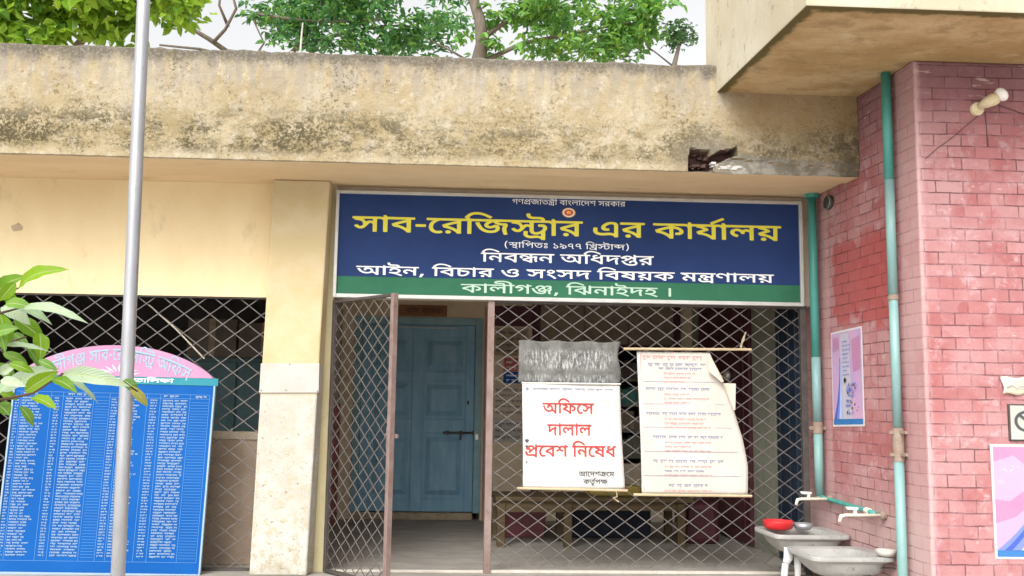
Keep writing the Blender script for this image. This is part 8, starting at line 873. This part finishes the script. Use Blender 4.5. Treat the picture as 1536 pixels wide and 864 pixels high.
for i, (a, b, h) in enumerate(((-2.02, -1.56, .36), (-1.54, -1.05, .33))):
    ct = thing('carton', ('grey brown carton on the left of the cupboard top', 'grey brown carton on the right of the cupboard top')[i], 'box', ((a + b) / 2, 9.1, 1.98), 'cartons on the cupboard')
    MB().box(a, b, 8.97, 9.35, 1.982, 1.982 + h).build('carton_body', M['greybox'], ct, bevel=.006); MB().box((a + b) / 2 - .03, (a + b) / 2 + .03, 8.966, 9.3, 1.99, 1.983 + h + .002).build('tape', M['tan_paper'], ct)
q = MB(); q.tube([(-1.93, 7.24, 2.30), (-1.72, 7.25, 2.12), (-1.62, 7.26, 2.02), (-1.5, 7.27, 1.90)], .006, 6); tag(q.build('rope', M['cream_paper'], None), 'pale rope hanging across the top of the left grille', 'rope')
mark = MB(); mark.poly([(-2.925 + .045 * math.cos(k * .7), YM - .003, 2.865 + .03 * math.sin(k * .7) * (1 + .3 * math.cos(3 * k))) for k in range(9)]); mark.build('plaster_patch', worn('grey brown plaster patch', (.42, .33, .22), (.5, .4, .28), (.25, .2, .15), 20, .5), B)
# rod with rubble on the parapet
RD = thing('parapet_rod', 'thin pale rod standing on the parapet among lime crumbs', 'rod', (-.78, 6.5, 4.03))
q = MB(); q.tube([(-.78, 6.5, 4.02), (-.778, 6.5, 4.16), (-.772, 6.503, 4.29)], [.008, .007, .005], 8); q.build('rod', M['lime'], RD)
q = MB(); r = random.Random(2)
for k in range(16):
    u = -.78 + r.gauss(0, .10); s = r.uniform(.008, .022); q.box(u, u + s * 2, 6.40 + r.random() * .1, 6.46 + r.random() * .1, 4.02, 4.03 + s)
q.build('lime_crumb', M['lime'], RD, bevel=.003)

# ================================================================== FOLIAGE
def leaf_card(mb, c, axis, nrm, L, wd, fold=.25):
    """one leaf: two halves folded along the midrib, pointed at both ends and a little bent"""
    axis = axis.normalized(); side = axis.cross(nrm).normalized(); n = side.cross(axis).normalized()
    a = c - axis * L / 2; b = c + axis * L / 2 - n * L * .12; m1 = c - axis * L * .12 + n * 0
    k = len(mb.v); up = n * wd * fold
    mb.v += [tuple(a), tuple(m1 + side * wd / 2 + up), tuple(c + axis * L * .22 + side * wd * .38 + up * .6 - n * L * .03), tuple(b), tuple(c + axis * L * .22 - side * wd * .38 + up * .6 - n * L * .03), tuple(m1 - side * wd / 2 + up)]
    mb.f += [(k, k + 1, k + 2, k + 3), (k, k + 3, k + 4, k + 5)]
def limb(mb, pts, r0, r1, n=8):
    pts = [Vector(p) for p in pts]; k = len(pts); mb.tube(pts, [r0 + (r1 - r0) * i / (k - 1) for i in range(k)], n)
def tree(label, base, trunk, limbs, clumps, leafmat, per, L, aspect, droop, seed, group='trees behind the office'):
    t = thing('tree', label, 'tree', base, group, world=True); r = random.Random(seed)
    mb = MB(world=True); limb(mb, trunk[0], *trunk[1]); mb.build('trunk', M['bark'], t, smooth=True)
    mb = MB(world=True)
    for pts, a, b in limbs: limb(mb, pts, a, b)
    mb.build('branches', M['bark'], t, smooth=True)
    mb = MB(world=True)
    for (x, y, z, rx, rz) in clumps:
        c = Vector((x, y, z))
        for s in range(max(1, int(per * rx * rz))):
            d = Vector((r.gauss(0, 1), r.gauss(0, 1), r.gauss(0, 1))).normalized(); q = r.random() ** .5
            p = c + Vector((d.x * rx, d.y * rx, d.z * rz)) * q * (1 + .25 * mnoise.noise(Vector((x + d.x * 2, y + d.y * 2, z + d.z * 2))))
            tw = Vector((r.gauss(0, 1), r.gauss(0, 1), r.gauss(0, .5)))
            for k in range(r.randint(4, 8)):      # a tuft of leaves round a twig end
                ax = (tw.normalized() + Vector((r.gauss(0, .7), r.gauss(0, .7), r.gauss(0, .4) - droop))).normalized()
                nr = (Vector((r.gauss(0, .5), r.gauss(0, .5) - .25, 1))).normalized()
                l = L * r.uniform(.65, 1.2); leaf_card(mb, p + ax * l * .6 + Vector((r.gauss(0, 1), r.gauss(0, 1), r.gauss(0, .7))) * L * .35, ax, nr, l, l * aspect * r.uniform(.8, 1.2))
    mb.build('crown', leafmat, t, recalc=False)
    return t
r = random.Random(14)
# broad bright tree over the left end of the roof
cl = [(-7.6 + 3.0 * i / 9 + r.gauss(0, .15), 13.5 + r.gauss(0, .5), 7.5 + r.uniform(-.3, 1.4), r.uniform(.35, .6), r.uniform(.3, .45)) for i in range(10) for j in (0, 1)]
cl += [(-5.35, 13.3, 6.95, .45, .35), (-5.0, 13.4, 7.3, .4, .4), (-6.4, 13.2, 6.75, .45, .3), (-7.3, 13.2, 6.85, .4, .3), (-5.1, 13.4, 6.7, .22, .16), (-4.35, 13.4, 7.35, .3, .25), (-7.0, 13.2, 6.7, .5, .3), (-6.0, 13.2, 6.7, .5, .28), (-6.6, 13, 7.2, .6, .4), (-5.6, 13.1, 7.2, .5, .35)]
tree('bright yellow green broad leaved tree over the left end of the parapet', (-6.8, 15.4, 0), ([(-6.8, 15.4, 0), (-6.7, 15.3, 3), (-6.5, 15, 6)], (.22, .13)),
     [([(-6.5, 15, 6), (-6.0, 14, 6.9), (-5.2, 13.5, 7.5)], .1, .03), ([(-6.6, 15, 5.8), (-7.2, 14, 6.9), (-7.6, 13.5, 7.8)], .1, .03), ([(-6.5, 15, 6), (-6.3, 14, 7.3), (-6.0, 13.5, 8.4)], .09, .03)], cl, M['leaf_bright'], 170, .20, .62, .45, 31)
# blue green spreading tree in the middle
cl = []
for i in range(26):
    x = -3.6 + 3.15 * r.random(); z = 8.05 + r.uniform(-.25, 1.5) * (1 - .25 * abs(x + 2) / 1.7); cl.append((x, 16.5 + r.gauss(0, .7), z, r.uniform(.35, .7), r.uniform(.18, .3)))
cl += [(-3.2, 16.2, 7.95, .5, .25), (-2.4, 16, 7.85, .5, .25), (-1.7, 16, 7.9, .5, .22), (-1.2, 16.2, 8.05, .4, .25), (-3.9, 16.5, 8.6, .4, .18), (-3.5, 16.5, 8.9, .4, .2), (-1.0, 16.2, 8.35, .4, .25), (-2.0, 16, 8.3, .6, .3), (-2.9, 16, 8.35, .5, .3)]
tree('blue green spreading tree with forked grey branches behind the middle of the parapet', (-3.9, 17.5, 0), ([(-3.9, 17.5, 0), (-3.95, 17.3, 4), (-4.1, 16.6, 7.55), (-4.25, 16.4, 7.75)], (.24, .07)),
     [([(-4.2, 16.5, 7.65), (-4.7, 16.3, 7.95), (-5.0, 16.2, 8.1), (-5.5, 16.2, 8.25)], .05, .03), ([(-4.62, 16.3, 7.9), (-4.40, 16.2, 8.1), (-4.2, 16.1, 8.45), (-4.3, 16, 8.8)], .035, .02), ([(-4.35, 16.2, 8.15), (-4.5, 16.1, 8.5), (-4.45, 16, 9)], .03, .015), ([(-4.25, 16.5, 7.7), (-4.9, 16.4, 7.8), (-5.6, 16.4, 7.85)], .03, .02), ([(-4.1, 16.6, 7.5), (-3.75, 16.4, 7.95), (-4.0, 16.3, 8.45)], .025, .012),
      ([(-4.0, 16.8, 7.2), (-3.2, 16.5, 7.9), (-2.2, 16.3, 8.2), (-1.2, 16.2, 8.3)], .06, .02), ([(-3.95, 16.4, 8.5), (-3.2, 16, 8.25), (-2.5, 16, 8.22), (-1.6, 16, 8.3)], .035, .015), ([(-3.2, 16.5, 7.9), (-2.8, 16.4, 8.6), (-2.5, 16.4, 9.4)], .05, .015)], cl, M['leaf_blue'], 185, .17, .42, .25, 32)
# fuller mid green tree to the right of it
cl = []
for i in range(24):
    x = .25 + 3.0 * r.random(); z = 8.0 + r.uniform(-.2, 1.5); cl.append((x, 16.3 + r.gauss(0, .7), z, r.uniform(.35, .65), r.uniform(.2, .32)))
cl += [(.35, 16, 7.9, .4, .2), (1.0, 15.8, 7.85, .5, .22), (1.8, 15.8, 7.8, .5, .25), (2.5, 15.8, 7.8, .5, .25), (2.95, 16, 8.2, .4, .3), (2.2, 15.8, 8.3, .6, .3), (1.2, 15.8, 8.4, .55, .3), (-.1, 16.1, 8.05, .22, .14), (3.1, 16, 8.7, .4, .3)]
tree('full mid green tree with a bent grey stem behind the right half of the parapet', (.05, 16.6, 0), ([(.05, 16.6, 0), (.0, 16.5, 4), (.05, 16.2, 7.4), (.18, 16, 7.9), (.13, 15.9, 8.3), (-.02, 15.9, 8.75), (-.1, 15.9, 9.6)], (.17, .07)),
     [([(.1, 16.2, 7.6), (.9, 16.0, 7.95), (1.9, 15.9, 8.15), (2.8, 15.9, 8.35)], .05, .015), ([(.17, 16, 8.0), (.8, 16, 8.5), (1.5, 16, 9.2)], .05, .02), ([(.05, 16.2, 7.6), (-.4, 16.2, 7.85), (-.9, 16.2, 8.1)], .025, .012)], cl, M['leaf_mid'], 185, .17, .45, .25, 33)
tree('small round grey green treetop beside the porch canopy', (3.6, 16.4, 0), ([(3.6, 16.4, 0), (3.5, 16.2, 5), (3.62, 16, 7.6), (3.72, 16, 8.0)], (.09, .03)),
     [([(3.62, 16, 7.6), (3.3, 16, 7.85), (3.1, 16, 8.0)], .018, .008), ([(3.72, 16, 8), (3.85, 16, 8.3)], .02, .01)], [(3.68, 16, 8.22, .26, .2), (3.84, 16, 8.12, .2, .17), (3.58, 16, 8.05, .18, .13), (3.74, 16, 8.38, .18, .12), (3.9, 16.1, 8.3, .15, .12)], M['leaf_dark'], 420, .11, .5, .15, 34)

# ================================================================== SHRUB REACHING IN FROM THE LEFT
SH = thing('leafy_shrub', 'leafy shrub with long yellow green leaves reaching in from the left edge', 'shrub', (-1.465, 2.87, 0), world=True)
LEAVES = [(-1.299,2.755,1.922,-1.144,2.715,1.974,0.047,0),(-1.39,2.813,1.907,-1.286,2.778,1.96,0.048,0),(-1.282,2.694,1.93,-1.318,2.684,1.875,0.035,0),(-1.447,3.0,1.935,-1.445,3.031,1.892,0.034,0),(-1.431,2.945,1.884,-1.331,2.918,1.826,0.05,1),(-1.345,2.863,1.871,-1.234,2.841,1.823,0.029,1),(-1.271,2.732,1.862,-1.067,2.693,1.816,0.031,1),(-1.342,2.747,1.843,-1.329,2.79,1.757,0.047,0),(-1.404,2.968,1.849,-1.324,2.999,1.782,0.051,0),(-1.32,2.958,1.804,-1.3,2.928,1.717,0.046,0),(-1.359,2.782,1.754,-1.212,2.794,1.74,0.018,1),(-1.414,2.933,1.739,-1.354,2.969,1.709,0.029,2),(-1.428,2.987,1.626,-1.246,2.945,1.698,0.064,1),(-1.319,2.888,1.625,-1.232,2.905,1.687,0.045,0),(-1.224,2.852,1.663,-1.138,2.82,1.621,0.037,0),(-1.276,2.84,1.607,-1.185,2.799,1.572,0.037,0),(-1.262,3.006,1.677,-1.16,3.043,1.589,0.019,1),(-1.202,2.867,1.678,-0.995,2.847,1.643,0.049,1),(-1.069,2.997,1.665,-1.024,3.004,1.624,0.034,2),(-1.044,2.988,1.644,-0.999,3.022,1.583,0.028,3),(-1.38,2.853,1.677,-1.328,2.844,1.707,0.029,1),(-1.396,2.886,1.586,-1.355,2.879,1.551,0.045,2),(-1.339,2.728,1.599,-1.25,2.709,1.66,0.035,1),(-1.402,2.963,1.803,-1.321,2.917,1.744,0.025,2),(-1.197,2.687,1.712,-1.149,2.699,1.684,0.023,2),(-1.475,2.771,1.944,-1.376,2.774,1.985,0.048,0),(-1.484,2.84,1.852,-1.38,2.824,1.813,0.049,2),(-1.615,3.029,1.762,-1.473,2.999,1.71,0.052,0),(-1.458,2.819,1.675,-1.354,2.789,1.618,0.052,2),(-1.598,2.898,1.916,-1.637,2.875,1.833,0.05,0),(-1.496,2.798,2.026,-1.458,2.823,2.111,0.044,0),(-1.565,2.785,2.022,-1.649,2.791,2.081,0.044,2),(-1.622,2.996,1.574,-1.674,2.956,1.513,0.051,0),(-1.363,2.692,1.525,-1.283,2.665,1.476,0.042,2),(-1.643,2.945,1.675,-1.745,2.957,1.633,0.05,0),(-1.33,2.755,1.877,-1.246,2.739,1.863,0.035,2),(-1.346,2.734,1.788,-1.275,2.73,1.804,0.035,2),(-1.276,2.685,1.702,-1.213,2.705,1.675,0.027,0),(-1.46,2.993,1.71,-1.422,3.038,1.65,0.038,2),(-1.346,2.935,1.761,-1.317,2.981,1.689,0.029,2),(-1.29,2.677,1.655,-1.21,2.655,1.637,0.027,1),(-1.455,3.018,1.618,-1.413,3.045,1.597,0.03,0),(-1.402,2.818,1.931,-1.366,2.862,1.949,0.036,2),(-1.333,2.893,1.579,-1.304,2.925,1.519,0.029,2),(-1.373,2.776,1.829,-1.317,2.745,1.732,0.04,2),(-1.54,2.83,2.131,-1.585,2.794,2.203,0.044,0),(-1.431,2.807,1.407,-1.524,2.854,1.326,0.048,2)]
names = ('near_bright', 'near_sheen', 'near_mid', 'near_tip'); mbs = [MB(world=True) for _ in range(4)]; r = random.Random(17); muv = [[] for _ in range(4)]
for x0, y0, z0, x1, y1, z1, w, k in LEAVES:
    a = Vector((x0, y0, z0)); b = Vector((x1, y1, z1)); d = b - a; L = d.length; ax = d.normalized()
    view = Vector((-x0, -y0, 1.62 - z0)).normalized(); nr = (view + Vector((r.uniform(-.35, .35), 0, r.uniform(.1, .8)))).normalized(); side = ax.cross(nr).normalized(); n = side.cross(ax).normalized()
    curl = r.uniform(.06, .16) * L; seg = 9; rows = []
    for i in range(seg + 1):
        t = i / seg; prof = math.sin(math.pi * min(1, .03 + t * .97) ** .8) ** .85; c = a + d * t + n * curl * math.sin(math.pi * t) - Vector((0, 0, 1)) * 0
        hw = w * .5 * prof * 1.05; rp = math.sin(t * 19 + x0 * 50) * .0025
        rows.append((c - side * hw + n * (hw * .35 + rp), c - side * hw * .5 + n * hw * .22, c, c + side * hw * .5 + n * hw * .22, c + side * hw + n * (hw * .35 - rp)))
    m = mbs[k]; k0 = len(m.v)
    for ti, row in enumerate(rows): m.v += [tuple(p) for p in row]; muv[k] += [(ti / seg, j / 4) for j in range(5)]
    for i in range(seg):
        for j in range(4): q0 = k0 + i * 5 + j; m.f.append((q0, q0 + 1, q0 + 6, q0 + 5))
for m, mu, nme, lab in zip(mbs, muv, names, ('bright yellow green leaves', 'leaves with a pale sheen painted in', 'mid green leaves', 'yellowing leaf tip')):
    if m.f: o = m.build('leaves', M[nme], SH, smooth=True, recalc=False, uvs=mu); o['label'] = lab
mb = MB(world=True)
limb(mb, [(-1.46, 2.9, 0), (-1.45, 2.88, .5), (-1.465, 2.87, 1.089), (-1.482, 2.87, 1.402), (-1.495, 2.87, 1.675), (-1.526, 2.87, 1.935), (-1.562, 2.87, 2.138)], .016, .004)
for pts in ([(-1.488, 2.87, 1.597), (-1.382, 2.87, 1.598), (-1.287, 2.87, 1.619), (-1.209, 2.87, 1.676)], [(-1.507, 2.87, 1.755), (-1.402, 2.87, 1.857), (-1.345, 2.87, 1.874)], [(-1.515, 2.87, 1.854), (-1.407, 2.87, 1.917), (-1.353, 2.87, 1.934)], [(-1.5, 2.87, 1.675), (-1.395, 2.87, 1.759), (-1.319, 2.87, 1.788)], [(-1.209, 2.87, 1.676), (-1.1, 2.87, 1.679), (-1.04, 2.92, 1.655), (-1.02, 2.98, 1.63)],
            [(-1.48, 2.87, 1.4), (-1.56, 2.85, 1.5), (-1.66, 2.95, 1.56)], [(-1.47, 2.87, 1.3), (-1.41, 2.75, 1.42), (-1.38, 2.7, 1.5)], [(-1.52, 2.87, 1.9), (-1.58, 2.85, 1.98), (-1.64, 2.8, 2.07)]): limb(mb, pts, .006, .0025, 6)
mb.build('stem', M['twig'], SH, smooth=True)
